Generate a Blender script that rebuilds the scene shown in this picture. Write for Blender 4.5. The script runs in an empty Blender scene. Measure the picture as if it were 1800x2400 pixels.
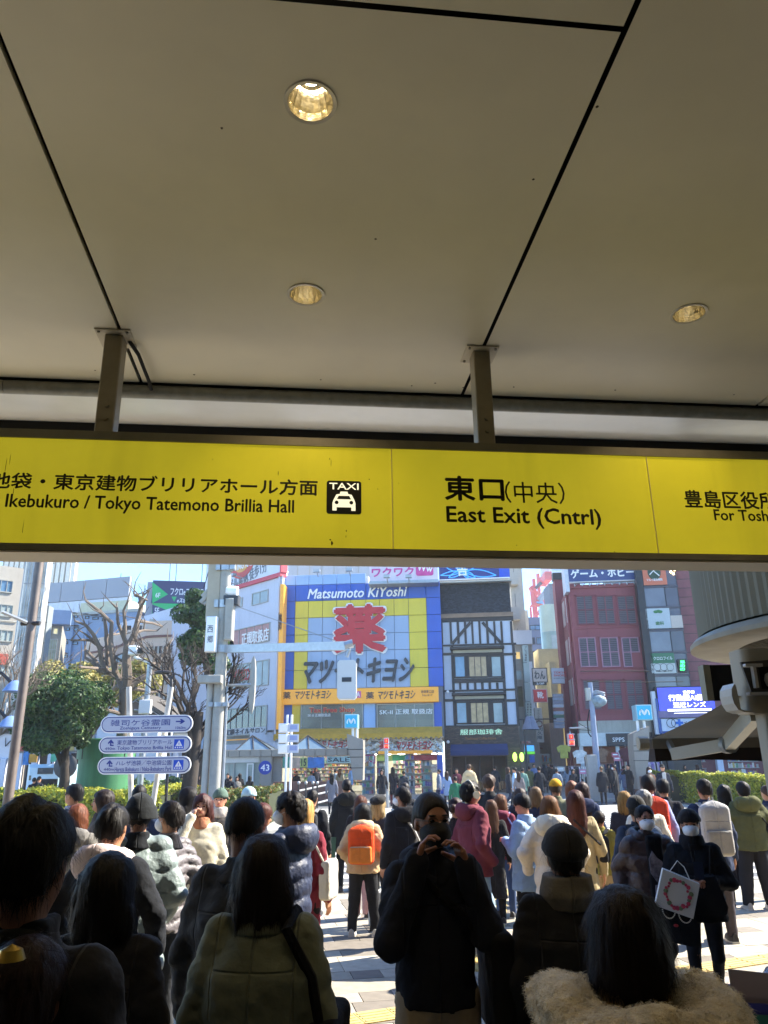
import bpy, math, random
import numpy as np
from mathutils import Matrix, Vector
random.seed(7); RS=np.random.RandomState(11)
R=math.radians; PI=math.pi
SC=bpy.context.scene
# ------------------------------------------------------------------ camera
CAMH=2.0; FPX=1780.0; PITCH=R(18.2); ROLL=R(0.8)
cam_d=bpy.data.cameras.new('camera'); CAM=bpy.data.objects.new('camera',cam_d); SC.collection.objects.link(CAM)
cam_d.sensor_fit='VERTICAL'; cam_d.sensor_height=24.0; cam_d.lens=24.0*FPX/2400.0
cam_d.clip_start=0.05; cam_d.clip_end=2000
CAM.location=(0,0,CAMH)
CAM.matrix_world=Matrix.Translation((0,0,CAMH)) @ Matrix.Rotation(PI/2+PITCH,4,'X') @ Matrix.Rotation(-ROLL,4,'Z')
SC.camera=CAM
# ------------------------------------------------------------------ light
SUN_EL,SUN_AZ=R(42),R(69)          # azimuth clockwise from +Y
W=bpy.data.worlds.new('World'); SC.world=W; W.use_nodes=True
nt=W.node_tree; nt.nodes.clear()
sky=nt.nodes.new('ShaderNodeTexSky'); sky.sky_type='NISHITA'; sky.sun_disc=False
sky.sun_elevation=SUN_EL; sky.sun_rotation=SUN_AZ; sky.dust_density=.25; sky.altitude=600; sky.air_density=1.0; sky.ozone_density=2.0
bg=nt.nodes.new('ShaderNodeBackground'); bg.inputs[1].default_value=0.14
wo=nt.nodes.new('ShaderNodeOutputWorld')
tint=nt.nodes.new('ShaderNodeMix'); tint.data_type='RGBA'; tint.blend_type='MULTIPLY'; tint.inputs[0].default_value=1; tint.inputs[7].default_value=(.6,.8,1,1); nt.links.new(sky.outputs[0],tint.inputs[6]); nt.links.new(tint.outputs[2],bg.inputs[0]); nt.links.new(bg.outputs[0],wo.inputs[0])
sd=bpy.data.lights.new('sun','SUN'); sd.energy=5.0; sd.angle=R(0.5); sd.color=(1,0.93,0.80)
SUN=bpy.data.objects.new('sun',sd); SC.collection.objects.link(SUN)
sdir=Vector((math.sin(SUN_AZ)*math.cos(SUN_EL),math.cos(SUN_AZ)*math.cos(SUN_EL),math.sin(SUN_EL)))
SUN.rotation_euler=sdir.to_track_quat('Z','Y').to_euler(); SUN.location=(30,20,60)
SC.view_settings.view_transform='Standard'; SC.view_settings.look='None'
SC.view_settings.gamma=1; SC.view_settings.use_curve_mapping=False
SC.view_settings.exposure=1.9
SC.cycles.max_bounces=7; SC.cycles.diffuse_bounces=4; SC.cycles.glossy_bounces=3
SC.cycles.sample_clamp_indirect=6
# ------------------------------------------------------------------ pixel -> place
def ray(px,py):
    x=px-900.; y=1200.-py; c,s=math.cos(ROLL),math.sin(ROLL)
    xr=c*x+s*y; yr=-s*x+c*y
    d=np.array([xr,FPX*math.cos(PITCH)-yr*math.sin(PITCH),FPX*math.sin(PITCH)+yr*math.cos(PITCH)])
    return d/np.linalg.norm(d)
O=np.array([0,0,CAMH])
def ground(px,py,z=0.):
    d=ray(px,py); return O+d*((z-CAMH)/d[2])
def at(px,py,Y):
    d=ray(px,py); return O+d*(Y/d[1])
def C1(x,y): return (x*.36166,1290+y*.36166)
def C2(x,y): return (500+x*.36166,1290+y*.36166)
def C3(x,y): return (1000+x*.27119,1290+y*.27119)
def C4(x,y): return (1300+x*.30139,1290+y*.30139)
def C6(x,y): return (1160+x*.12055,1300+y*.12055)
def C0(x,y): return (x,y)
class Fac:
    """a vertical plane standing in the world: local x along it, local y away from the viewer, local z up"""
    def __init__(s,px,py,Y,yaw):
        p=at(px,py,Y); s.o=np.array([p[0],p[1],0.]); s.yaw=R(yaw)
        s.ux=np.array([math.cos(s.yaw),math.sin(s.yaw),0]); s.uy=np.array([-math.sin(s.yaw),math.cos(s.yaw),0])
    def uv(s,px,py,y=0.):
        d=ray(px,py); q=s.o+s.uy*y
        t=np.dot(q-O,s.uy)/np.dot(d,s.uy); p=O+d*t
        return np.dot(p-s.o,s.ux),p[2]
    def rect(s,C,x0,y0,x1,y1,y=0.):
        xm,ym=(x0+x1)/2,(y0+y1)/2
        return (s.uv(*C(x0,ym),y)[0],s.uv(*C(x1,ym),y)[0],s.uv(*C(xm,y1),y)[1],s.uv(*C(xm,y0),y)[1])
    def onz(s,px,py,z):
        p=ground(px,py,z); return np.dot(p-s.o,s.ux),np.dot(p-s.o,s.uy)
    def loc(s,u=0,y=0,z=0):
        p=s.o+s.ux*u+s.uy*y; return (p[0],p[1],z)
# ------------------------------------------------------------------ objects
COL=SC.collection
def tag(o,label=None,cat=None,group=None,kind=None):
    if label: o['label']=label
    if cat: o['category']=cat
    if group: o['group']=group
    if kind: o['kind']=kind
    return o
def empty(name,loc=(0,0,0),rz=0,label=None,cat=None,group=None,kind=None):
    o=bpy.data.objects.new(name,None); COL.objects.link(o); o.location=loc; o.rotation_euler=(0,0,rz)
    o.empty_display_size=.2
    return tag(o,label,cat,group,kind)
def fempty(name,F,label=None,cat=None,group=None,kind=None,u=0,y=0,z=0):
    return empty(name,F.loc(u,y,z),F.yaw,label,cat,group,kind)
class MB:
    def __init__(s): s.v=[]; s.f=[]; s.m=[]; s.n=0
    def add(s,v,f,mi=0):
        k=s.n; s.v.append(np.asarray(v,float).reshape(-1,3)); s.n+=len(v)
        s.f+= [tuple(i+k for i in q) for q in f]; s.m+=[mi]*len(f); return s
    def box(s,x0,x1,y0,y1,z0,z1,mi=0):
        if x0>x1:x0,x1=x1,x0
        if y0>y1:y0,y1=y1,y0
        if z0>z1:z0,z1=z1,z0
        v=[(x0,y0,z0),(x1,y0,z0),(x1,y1,z0),(x0,y1,z0),(x0,y0,z1),(x1,y0,z1),(x1,y1,z1),(x0,y1,z1)]
        return s.add(v,[(0,3,2,1),(4,5,6,7),(0,1,5,4),(1,2,6,5),(2,3,7,6),(3,0,4,7)],mi)
    def bbox(s,x0,x1,y0,y1,z0,z1,b=.01,mi=0):
        """box with chamfered vertical and front edges"""
        if x0>x1:x0,x1=x1,x0
        if z0>z1:z0,z1=z1,z0
        if y0>y1:y0,y1=y1,y0
        v=[(x0,y1,z0),(x1,y1,z0),(x1,y1,z1),(x0,y1,z1),(x0,y0+b,z0),(x1,y0+b,z0),(x1,y0+b,z1),(x0,y0+b,z1),
           (x0+b,y0,z0+b),(x1-b,y0,z0+b),(x1-b,y0,z1-b),(x0+b,y0,z1-b)]
        return s.add(v,[(0,3,2,1),(4,5,9,8),(5,6,10,9),(6,7,11,10),(7,4,8,11),(8,9,10,11),(0,1,5,4),(1,2,6,5),(2,3,7,6),(3,0,4,7)],mi)
    def quad(s,a,b,c,d,mi=0): return s.add([a,b,c,d],[(0,1,2,3)],mi)
    def tube(s,pts,rad,n=8,cap=True,mi=0):
        pts=[np.array(p,float) for p in pts]; m=len(pts)
        if not hasattr(rad,'__len__'): rad=[rad]*m
        V=[]; up=None
        for i,p in enumerate(pts):
            t=(pts[min(i+1,m-1)]-pts[max(i-1,0)]); t=t/(np.linalg.norm(t)+1e-9)
            if up is None or abs(np.dot(up,t))>.95: up=np.array([0,0,1.]) if abs(t[2])<.9 else np.array([1.,0,0])
            a=np.cross(t,up); a/=np.linalg.norm(a)+1e-9; b=np.cross(t,a); up=-b if False else up
            for k in range(n):
                th=2*PI*k/n; V.append(p+rad[i]*(math.cos(th)*a+math.sin(th)*b))
        F=[]
        for i in range(m-1):
            for k in range(n):
                F.append((i*n+k,(i+1)*n+k,(i+1)*n+(k+1)%n,i*n+(k+1)%n))
        if cap: F.append(tuple(range(n))); F.append(tuple(reversed(range((m-1)*n,m*n))))
        return s.add(V,F,mi)
    def lathe(s,prof,c=(0,0,0),n=32,a0=0,a1=2*PI,mi=0):
        full=abs(a1-a0-2*PI)<1e-6; V=[];m=len(prof); nn=n if full else n+1
        for k in range(nn):
            a=a0+(a1-a0)*k/n
            for r,z in prof: V.append((c[0]+r*math.cos(a),c[1]+r*math.sin(a),c[2]+z))
        F=[]
        for k in range(n):
            k2=(k+1)%nn if full else k+1
            for i in range(m-1): F.append((k*m+i,k2*m+i,k2*m+i+1,k*m+i+1))
        return s.add(V,F,mi)
    def poly(s,pts,y0,y1,mi=0):
        """outline in the local x-z plane pushed from y0 to y1"""
        n=len(pts); V=[(p[0],y0,p[1]) for p in pts]+[(p[0],y1,p[1]) for p in pts]
        F=[tuple(range(n)),tuple(reversed(range(n,2*n)))]+[(i,i+n,(i+1)%n+n,(i+1)%n) for i in range(n)]
        return s.add(V,F,mi)
    def plan(s,pts,z0,z1,mi=0):
        n=len(pts); V=[(p[0],p[1],z0) for p in pts]+[(p[0],p[1],z1) for p in pts]
        F=[tuple(reversed(range(n))),tuple(range(n,2*n))]+[(i,(i+1)%n,(i+1)%n+n,i+n) for i in range(n)]
        return s.add(V,F,mi)
    def sphere(s,c,r,n=10,mi=0):
        if not hasattr(r,'__len__'): r=(r,r,r)
        V=[];F=[]
        for i in range(n//2+1):
            t=PI*i/(n//2)
            for k in range(n): 
                a=2*PI*k/n; V.append((c[0]+r[0]*math.sin(t)*math.cos(a),c[1]+r[1]*math.sin(t)*math.sin(a),c[2]+r[2]*math.cos(t)))
        for i in range(n//2):
            for k in range(n): F.append((i*n+k,(i+1)*n+k,(i+1)*n+(k+1)%n,i*n+(k+1)%n))
        return s.add(V,F,mi)
    def mesh(s,name,mats,smooth=False):
        me=bpy.data.meshes.new(name); me.from_pydata(np.concatenate(s.v).tolist(),[],s.f)
        mats=mats if isinstance(mats,(list,tuple)) else [mats]
        for m in mats: me.materials.append(m)
        if len(mats)>1: me.polygons.foreach_set('material_index',np.array(s.m,dtype=np.int32))
        if smooth:
            me.polygons.foreach_set('use_smooth',np.ones(len(me.polygons),dtype=bool))
            try: me.set_sharp_from_angle(angle=R(40))
            except Exception: pass
        return me
    def build(s,name,mats,parent=None,smooth=False):
        return link(name,s.mesh(name,mats,smooth),parent)
def link(name,me,parent=None,loc=None):
    o=bpy.data.objects.new(name,me); COL.objects.link(o)
    if parent: o.parent=parent
    if loc is not None: o.location=loc
    return o
def npmesh(name,V,F,mats,smooth=False,mi=None):
    """fast: V (n,3), F (m,k) int"""
    me=bpy.data.meshes.new(name); V=np.ascontiguousarray(V,dtype=np.float32); F=np.ascontiguousarray(F,dtype=np.int32)
    k=F.shape[1]; me.vertices.add(len(V)); me.vertices.foreach_set('co',V.ravel())
    me.loops.add(F.size); me.loops.foreach_set('vertex_index',F.ravel())
    me.polygons.add(len(F)); me.polygons.foreach_set('loop_start',np.arange(0,F.size,k,dtype=np.int32))
    try: me.polygons.foreach_set('loop_total',np.full(len(F),k,dtype=np.int32))
    except Exception: pass
    if smooth: me.polygons.foreach_set('use_smooth',np.ones(len(F),dtype=bool))
    mats=mats if isinstance(mats,(list,tuple)) else [mats]
    for m in mats: me.materials.append(m)
    if mi is not None: me.polygons.foreach_set('material_index',np.ascontiguousarray(mi,dtype=np.int32))
    me.update(calc_edges=True); me.validate(); return me
# ------------------------------------------------------------------ materials
def lin(c):
    if isinstance(c,str):
        c=c.lstrip('#'); c=[int(c[i:i+2],16)/255 for i in (0,2,4)]
        return tuple(x/12.92 if x<=.04045 else ((x+.055)/1.055)**2.4 for x in c)
    return tuple(c)
_M={}
def mat(name,col,rough=.7,metal=0.,var=.12,vscale=3.,bump=0.,bscale=60.,emit=0.,ecol=None,spec=.5,stretch=None,sheen=0.,col2=None,bdist=.01,clear=0.,trans=0.,dirt=0.):
    key=(name,)
    if key in _M: return _M[key]
    m=bpy.data.materials.new(name); m.use_nodes=True; t=m.node_tree; N=t.nodes; L=t.links
    b=N['Principled BSDF']; c=lin(col)
    b.inputs['Roughness'].default_value=rough; b.inputs['Metallic'].default_value=metal
    b.inputs['Specular IOR Level'].default_value=spec
    if sheen: b.inputs['Sheen Weight'].default_value=sheen
    if clear: b.inputs['Coat Weight'].default_value=clear
    if trans: b.inputs['Transmission Weight'].default_value=trans
    tc=N.new('ShaderNodeTexCoord'); src=tc.outputs['Object']
    if stretch:
        mp=N.new('ShaderNodeMapping'); mp.inputs['Scale'].default_value=stretch; L.new(src,mp.inputs['Vector']); src=mp.outputs[0]
    if var or col2:
        n=N.new('ShaderNodeTexNoise'); n.inputs['Scale'].default_value=vscale; n.inputs['Detail'].default_value=5; n.inputs['Roughness'].default_value=.62
        L.new(src,n.inputs['Vector'])
        r=N.new('ShaderNodeMapRange'); r.inputs[1].default_value=.3; r.inputs[2].default_value=.7; L.new(n.outputs[0],r.inputs[0])
        mx=N.new('ShaderNodeMix'); mx.data_type='RGBA'
        c2=lin(col2) if col2 else tuple(x*(1-var) for x in c)
        c1=c if col2 else tuple(min(1,x*(1+var*.6)) for x in c)
        mx.inputs[6].default_value=(*c2,1); mx.inputs[7].default_value=(*c1,1)
        L.new(r.outputs[0],mx.inputs[0]); out=mx.outputs[2]
        if dirt:
            n2=N.new('ShaderNodeTexNoise'); n2.inputs['Scale'].default_value=1.3; n2.inputs['Detail'].default_value=6
            mp2=N.new('ShaderNodeMapping'); mp2.inputs['Scale'].default_value=(3,3,.35); L.new(tc.outputs['Object'],mp2.inputs['Vector']); L.new(mp2.outputs[0],n2.inputs['Vector'])
            r2=N.new('ShaderNodeMapRange'); r2.inputs[1].default_value=.52; r2.inputs[2].default_value=.75; r2.inputs[4].default_value=dirt; L.new(n2.outputs[0],r2.inputs[0])
            mx2=N.new('ShaderNodeMix'); mx2.data_type='RGBA'; L.new(r2.outputs[0],mx2.inputs[0]); L.new(out,mx2.inputs[6])
            mx2.inputs[7].default_value=(*[x*.35 for x in c],1); out=mx2.outputs[2]
        L.new(out,b.inputs['Base Color'])
        if emit: L.new(out,b.inputs['Emission Color'])
    else:
        b.inputs['Base Color'].default_value=(*c,1)
        if emit: b.inputs['Emission Color'].default_value=(*c,1)
    if emit:
        b.inputs['Emission Strength'].default_value=emit
        if ecol: 
            for l in list(b.inputs['Emission Color'].links): L.remove(l)
            b.inputs['Emission Color'].default_value=(*lin(ecol),1)
    if bump:
        n=N.new('ShaderNodeTexNoise'); n.inputs['Scale'].default_value=bscale; n.inputs['Detail'].default_value=4; L.new(src,n.inputs['Vector'])
        bp=N.new('ShaderNodeBump'); bp.inputs['Strength'].default_value=bump; bp.inputs['Distance'].default_value=bdist
        L.new(n.outputs[0],bp.inputs['Height']); L.new(bp.outputs[0],b.inputs['Normal'])
    _M[key]=m; return m
def island(name,cols,rough=.8,bump=.0,bscale=40,spec=.4,metal=0,var=.15,vscale=6,sss=0):
    """colour picked per mesh piece (and per object) from a ramp"""
    if name in _M: return _M[name]
    m=bpy.data.materials.new(name); m.use_nodes=True; t=m.node_tree; N=t.nodes; L=t.links; b=N['Principled BSDF']
    b.inputs['Roughness'].default_value=rough; b.inputs['Specular IOR Level'].default_value=spec; b.inputs['Metallic'].default_value=metal
    g=N.new('ShaderNodeNewGeometry'); oi=N.new('ShaderNodeObjectInfo'); ad=N.new('ShaderNodeMath'); ad.operation='ADD'
    L.new(g.outputs['Random Per Island'],ad.inputs[0]); L.new(oi.outputs['Random'],ad.inputs[1])
    fr=N.new('ShaderNodeMath'); fr.operation='FRACT'; L.new(ad.outputs[0],fr.inputs[0])
    cr=N.new('ShaderNodeValToRGB'); cr.color_ramp.interpolation='CONSTANT'
    el=cr.color_ramp.elements
    while len(el)<len(cols): el.new(1.)
    for i,c in enumerate(cols): el[i].position=i/len(cols); el[i].color=(*lin(c),1)
    L.new(fr.outputs[0],cr.inputs[0])
    tc=N.new('ShaderNodeTexCoord'); n=N.new('ShaderNodeTexNoise'); n.inputs['Scale'].default_value=vscale; n.inputs['Detail'].default_value=6; L.new(tc.outputs['Object'],n.inputs['Vector'])
    mr=N.new('ShaderNodeMapRange'); mr.inputs[1].default_value=.3; mr.inputs[2].default_value=.7; mr.inputs[3].default_value=1-var; mr.inputs[4].default_value=1+var*.5; L.new(n.outputs[0],mr.inputs[0])
    mx=N.new('ShaderNodeMix'); mx.data_type='RGBA'; mx.blend_type='MULTIPLY'; mx.inputs[0].default_value=1
    L.new(cr.outputs[0],mx.inputs[6]); L.new(mr.outputs[0],mx.inputs[7]); L.new(mx.outputs[2],b.inputs['Base Color'])
    if bump:
        n2=N.new('ShaderNodeTexNoise'); n2.inputs['Scale'].default_value=bscale; L.new(tc.outputs['Object'],n2.inputs['Vector'])
        bp=N.new('ShaderNodeBump'); bp.inputs['Strength'].default_value=bump; bp.inputs['Distance'].default_value=.01; L.new(n2.outputs[0],bp.inputs['Height']); L.new(bp.outputs[0],b.inputs['Normal'])
    if sss:
        tr=N.new('ShaderNodeBsdfTranslucent'); L.new(mx.outputs[2],tr.inputs[0]); ms=N.new('ShaderNodeMixShader'); ms.inputs[0].default_value=sss
        L.new(b.outputs[0],ms.inputs[1]); L.new(tr.outputs[0],ms.inputs[2]); L.new(ms.outputs[0],N['Material Output'].inputs[0])
    _M[name]=m; return m
# ------------------------------------------------------------------ text (converted to meshes at the end, all at once)
TX=[]
def text(s,F_rect,y,material,parent,name='lettering',bold=0.,shear=0.,ext=.004,mode='fit',rot=0,label=None):
    cu=bpy.data.curves.new('lettering_curve','FONT'); cu.body=s; cu.size=1; cu.extrude=1.0; cu.shear=shear; cu.resolution_u=2
    cu.align_x='LEFT'
    o=bpy.data.objects.new('tmp_text',cu); COL.objects.link(o)
    TX.append((o,F_rect,y,material,parent,name,ext,mode,rot,(label,bold)))
def flush_text():
    bpy.context.view_layer.update(); dg=bpy.context.evaluated_depsgraph_get()
    for o,r,y,m,par,name,ext,mode,rot,label in TX:
        e=o.evaluated_get(dg); me=bpy.data.meshes.new_from_object(e)
        n=len(me.vertices)
        if n==0: print('EMPTY TEXT',o.data.body); continue
        co=np.empty(n*3,dtype=np.float32); me.vertices.foreach_get('co',co); co=co.reshape(-1,3)
        x0,y0=co[:,0].min(),co[:,1].min(); x1,y1=co[:,0].max(),co[:,1].max(); zz=np.sign(co[:,2])
        u0,u1,v0,v1=r
        if mode=='fit': sx=(u1-u0)/(x1-x0); sy=(v1-v0)/(y1-y0)
        else: sy=(v1-v0)/(y1-y0); sx=sy*(mode if isinstance(mode,float) else 1)
        nx=u0+(co[:,0]-x0)*sx; nz=v0+(co[:,1]-y0)*sy
        if rot:
            cx,cz=(u0+u1)/2,(v0+v1)/2; a=R(rot); dx,dz=nx-cx,nz-cz; nx=cx+dx*math.cos(a)-dz*math.sin(a); nz=cz+dx*math.sin(a)+dz*math.cos(a)
        label,bold=label; out=np.stack([nx,np.where(zz>0,y-ext,y+.0),nz],1).astype(np.float32)
        if bold>0 and not name.endswith('_outline') or bold>.03:
            # heavier weight: the glyphs struck again a little to each side, each a hair further back
            hgt=(v1-v0); bb=min(bold,.06)*hgt*.62; sh=[(0,0),(bb,0),(-bb,0),(0,bb),(0,-bb)]
            if name.endswith('_outline'): bb=bold*hgt*.42; sh=[(bb*math.cos(q*PI/4),bb*math.sin(q*PI/4)) for q in range(8)]
            fs=[tuple(p.vertices) for p in me.polygons]; V=[];F=[]; stp=min(.0015,max(ext*.06,.00012))
            for q,(dx,dz) in enumerate(sh):
                o2=out.copy(); o2[:,0]+=dx; o2[:,2]+=dz; o2[:,1]+=np.where(zz>0,q*stp,0)+0; V.append(o2); F+=[tuple(i+q*n for i in f) for f in fs]
            bpy.data.meshes.remove(me); me=bpy.data.meshes.new(name); me.from_pydata(np.concatenate(V).tolist(),[],F)
        else: me.vertices.foreach_set('co',out.ravel())
        me.materials.clear(); me.materials.append(m)
        me.polygons.foreach_set('material_index',np.zeros(len(me.polygons),dtype=np.int32)); me.update()
        me.name=name
        ob=link(name,me,par)
        if label: ob['label']=label
    for t in TX:
        cu=t[0].data; bpy.data.objects.remove(t[0]); bpy.data.curves.remove(cu)
    TX.clear()
# ================================================================== STATION CANOPY
S=Fac(900,1301,4.0,6.4)
m_ceil=mat('ceiling_paint','#e8dfc2',rough=.38,var=.07,vscale=1.1,bump=.03,bscale=25,spec=.5,dirt=.05)
m_fascia=mat('satin_fascia','#eeebe2',rough=.22,var=.1,vscale=1.2,spec=.8,bump=.05,bscale=3)
m_black=mat('joint_black','#14120f',rough=.9)
m_frame=mat('sign_frame_metal','#8f8872',rough=.5,metal=.25,var=.15,vscale=8,dirt=.3)
m_post=mat('post_grey','#a0967f',rough=.5,metal=.35,var=.1,vscale=10,dirt=.25)
m_tube=mat('tube_grey','#8f8e84',rough=.55,metal=.3,var=.2,vscale=14,bump=.1,bscale=40)
HC=S.uv(1123,812)[1]                       # ceiling height
joints=[(S.onz(277,765,HC)[0]+S.onz(0,92,HC)[0])/2,(S.onz(1503,0,HC)[0]+S.onz(1134,803,HC)[0])/2]
PW=joints[1]-joints[0]
ycross=(S.onz(608,0,HC)[1]+S.onz(1465,60,HC)[1])/2
ytube0=S.onz(900,914,HC)[1]; yedge=S.onz(900,1019,HC)[1]
PL=3.0; G=.011
can=fempty('station_canopy',S,kind='structure',z=0)
can['label']='wide pale station canopy ceiling with dark joints'
gx=[joints[0]+PW*i for i in range(-6,9)]
gy=[ycross-PL*2,ycross-PL,ycross,ytube0+.02]
for i in range(len(gx)-1):
    gyi=gy if i<7 else [v-1.3 if 0<k<3 else v for k,v in enumerate(gy)]
    for j in range(len(gy)-1):
        b=MB(); x0,x1=gx[i]+G,gx[i+1]-G; y0,y1=gyi[j]+G,gyi[j+1]-(G if j<2 else 0)
        b.add([(x0,y0,HC),(x1,y0,HC),(x1,y1,HC),(x0,y1,HC),(x0,y0,HC+.03),(x1,y0,HC+.03),(x1,y1,HC+.03),(x0,y1,HC+.03)],[(3,2,1,0),(4,5,6,7),(0,1,5,4),(1,2,6,5),(2,3,7,6),(3,0,4,7)])
        b.build('ceiling_panel',m_ceil,can)
MB().box(gx[0],gx[-1],gy[0],yedge+.1,HC+.17,HC+.6).build('roof_deck',m_black,can)
y2=S.onz(900,1013,HC+.13)[1]
MB().add([(gx[0],ytube0+.1,HC-.004),(gx[-1],ytube0+.1,HC-.004),(gx[-1],y2,HC+.13),(gx[0],y2,HC+.13)],[(3,2,1,0)]).build('edge_fascia',m_fascia,can)
MB().box(gx[0],gx[-1],y2,y2+.08,HC+.055,HC+.6).build('gutter_lip',m_black,can)
tb=MB(); rt=.046
for k in range(5):
    xa=gx[0]+(gx[-1]-gx[0])*k/5; xb=gx[0]+(gx[-1]-gx[0])*(k+1)/5-.004
    tb.tube([(xa,ytube0+.06,HC-.05),(xb,ytube0+.06,HC-.05)],rt,14)
tb.build('conduit_tube',m_tube,can,smooth=True)
# station behind the viewer
MB().box(gx[0],gx[-1],-6.9,-6.7,0,HC+.4).build('back_wall',mat('station_wall','#5b554b',rough=.8),can)
m_stone=mat('station_cladding','#8d8578',rough=.6,var=.1)
MB().box(gx[-1],gx[-1]+.3,-6.8,3.6,0,HC+.6).build('side_wall',m_stone,can)  # unseen end wall, added to keep the sun out from under the canopy
MB().box(gx[0]-.3,gx[0],-6.8,3.6,0,HC+.6).build('side_wall',m_stone,can)
# downlights
m_ring=mat('lamp_ring','#d8d0bd',rough=.4,metal=.2)
m_refl=mat('lamp_reflector','#ece2c6',rough=.16,metal=1.,var=.35,vscale=14,bump=.35,bscale=22)
m_lamp=mat('lamp_disc','#ffecc8',emit=20.,var=0,rough=.5)
R_L=abs(S.onz(717+40,690,HC)[0]-S.onz(717-38,690,HC)[0])/2
lampspots=[(S.onz(728,240,HC),'recessed ceiling downlight nearest the viewer, its round bulb showing'),
           (S.onz(717,690,HC),'recessed ceiling downlight above the black taxi pictogram'),
           (S.onz(1615,735,HC),'recessed ceiling downlight above the right end of the yellow sign')]
for (lu,ly),lab in lampspots:
    d=fempty('downlight',S,lab,'ceiling light','downlights in the canopy ceiling',u=lu,y=ly,z=HC)
    MB().lathe([(R_L*.97,-.004),(R_L*1.13,-.006),(R_L*1.16,.0)],n=40).build('trim_ring',m_ring,d,True)
    MB().lathe([(R_L*.5,.13),(R_L*.62,.115),(R_L*.8,.07),(R_L*.93,.03),(R_L*.97,-.004)],n=18).build('reflector',m_refl,d)
    MB().lathe([(0.001,.128),(R_L*.5,.129)],n=24).build('bulb',m_lamp,d)
    ld=bpy.data.lights.new('downlight_bulb','SPOT'); ld.energy=5; ld.color=(1,.78,.5); ld.spot_size=R(100); ld.spot_blend=.6; ld.shadow_soft_size=.05
    lo=bpy.data.objects.new('downlight_bulb',ld); COL.objects.link(lo); lo.parent=d; lo.location=(0,0,-.012)
# cut panel holes: the trim sits under the panel, a dark throat hides it
for o in [o for o in COL.objects if o.name.startswith('ceiling_panel')]:
    xs=[v.co for v in o.data.vertices]; a=(min(v.x for v in xs),max(v.x for v in xs),min(v.y for v in xs),max(v.y for v in xs))
    hs=[(lu,ly) for (lu,ly),_ in lampspots if a[0]<lu<a[1] and a[2]<ly<a[3]]
    if not hs: continue
    ys=sorted(h[1] for h in hs); cuts=[a[2]]+[(ys[i]+ys[i+1])/2 for i in range(len(ys)-1)]+[a[3]]
    b=MB()
    for (hu,hy),y0,y1 in zip(sorted(hs,key=lambda h:h[1]),cuts[:-1],cuts[1:]):
        n=48; V=[];r=R_L*.98
        for k in range(n):
            t=2*PI*k/n; c,s=math.cos(t),math.sin(t)
            V.append((hu+r*c,hy+r*s,HC))
            f=min((a[1]-hu)/c if c>1e-6 else (a[0]-hu)/c if c<-1e-6 else 1e9,(y1-hy)/s if s>1e-6 else (y0-hy)/s if s<-1e-6 else 1e9)
            V.append((hu+f*c,hy+f*s,HC))
        F=[(2*k,2*((k+1)%n),2*((k+1)%n)+1,2*k+1) for k in range(n)]
        for cx in (a[0],a[1]):
            for cy in (y0,y1):
                # corner triangles
                th=math.atan2(cy-hy,cx-hu)%(2*PI); k=int(th/(2*PI)*n)%n
                V.append((cx,cy,HC)); F.append((2*k+1,2*((k+1)%n)+1,len(V)-1))
        b.add(V,F)
    old=o.data; o.data=b.mesh('ceiling_panel',m_ceil); bpy.data.meshes.remove(old)
# ------------------------------------------------------------------ yellow sign
u0,_=S.uv(-320,1180); u1,_=S.uv(2150,1180)
zt=S.uv(900,1050)[1]; zb=S.uv(900,1286)[1]; zf=S.uv(900,1031)[1]; zfb=S.uv(900,1301)[1]
def yellow():
    m=mat('backlit_yellow','#cfc02a',rough=.35,var=.1,vscale=1.4,emit=.15,dirt=.25); return m
m_yel=yellow(); m_ink=mat('sign_ink','#26200f',rough=.5,var=0)
dep=S.uv(900,1313)[1]
sg=fempty('hanging_direction_sign',S,'long yellow backlit sign box with black Japanese and English lettering hung from the canopy','sign',z=0)
DEP=.19
fr=MB(); fr.box(u0,u1,-.0,DEP,zt,zf); fr.box(u0,u1,.0,DEP,zfb,zb); fr.build('frame_rail',m_frame,sg)
MB().box(u0,u1,.03,DEP-.01,zb,zt).build('light_box',mat('box_white','#cfc8b4',rough=.5),sg)
MB().box(u0,u1,.004,DEP+.02,zfb-.012,zfb-.003).build('bottom_plate',mat('bottom_plate','#d8ccb2',rough=.6,var=.05),sg)
ud=[u0,S.uv(920,1170)[0],S.uv(1530,1180)[0],u1]
for a,b_ in zip(ud[:-1],ud[1:]): MB().box(a+.003,b_-.003,.010,.028,zb,zt).build('yellow_panel',m_yel,sg)
m_div=mat('divider_white','#e6dfa8',var=0)
for u in ud[1:-1]: MB().box(u-.002,u+.002,.004,.02,zb+.001,zt-.001).build('divider',m_div,sg)
def st(s,xl,yl,xr,yt,bold=.012,mode='fit'):
    a,b_=S.uv(xl,yl),S.uv(xr,yt); text(s,(a[0],b_[0],a[1],b_[1]),.0095,m_ink,sg,bold=bold,mode=mode,ext=.001)
st('池袋・東京建物ブリリアホール方面',-27,1142,744,1124,.04)
st('Ikebukuro / Tokyo Tatemono Brillia Hall',9,1196,689,1171,.03)
st('東口',1045,1170,1179,1118,.05); st('（中央）',1186,1177,1322,1130,.01)
st('East Exit (Cntrl)',1049,1233,1407,1193,.035)
st('豊島区役所方面',1609,1188,1905,1155,.035); st('For Toshima City Office',1679,1226,2010,1200,.03)
m_pict=mat('pictogram_black','#17150f',rough=.5,var=0); m_yt=mat('pictogram_light','#efe9c8',rough=.5,var=0,emit=.3)
a=S.uv(765,1203);b_=S.uv(847,1127); iw=b_[0]-a[0]; ih=b_[1]-a[1]
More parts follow.
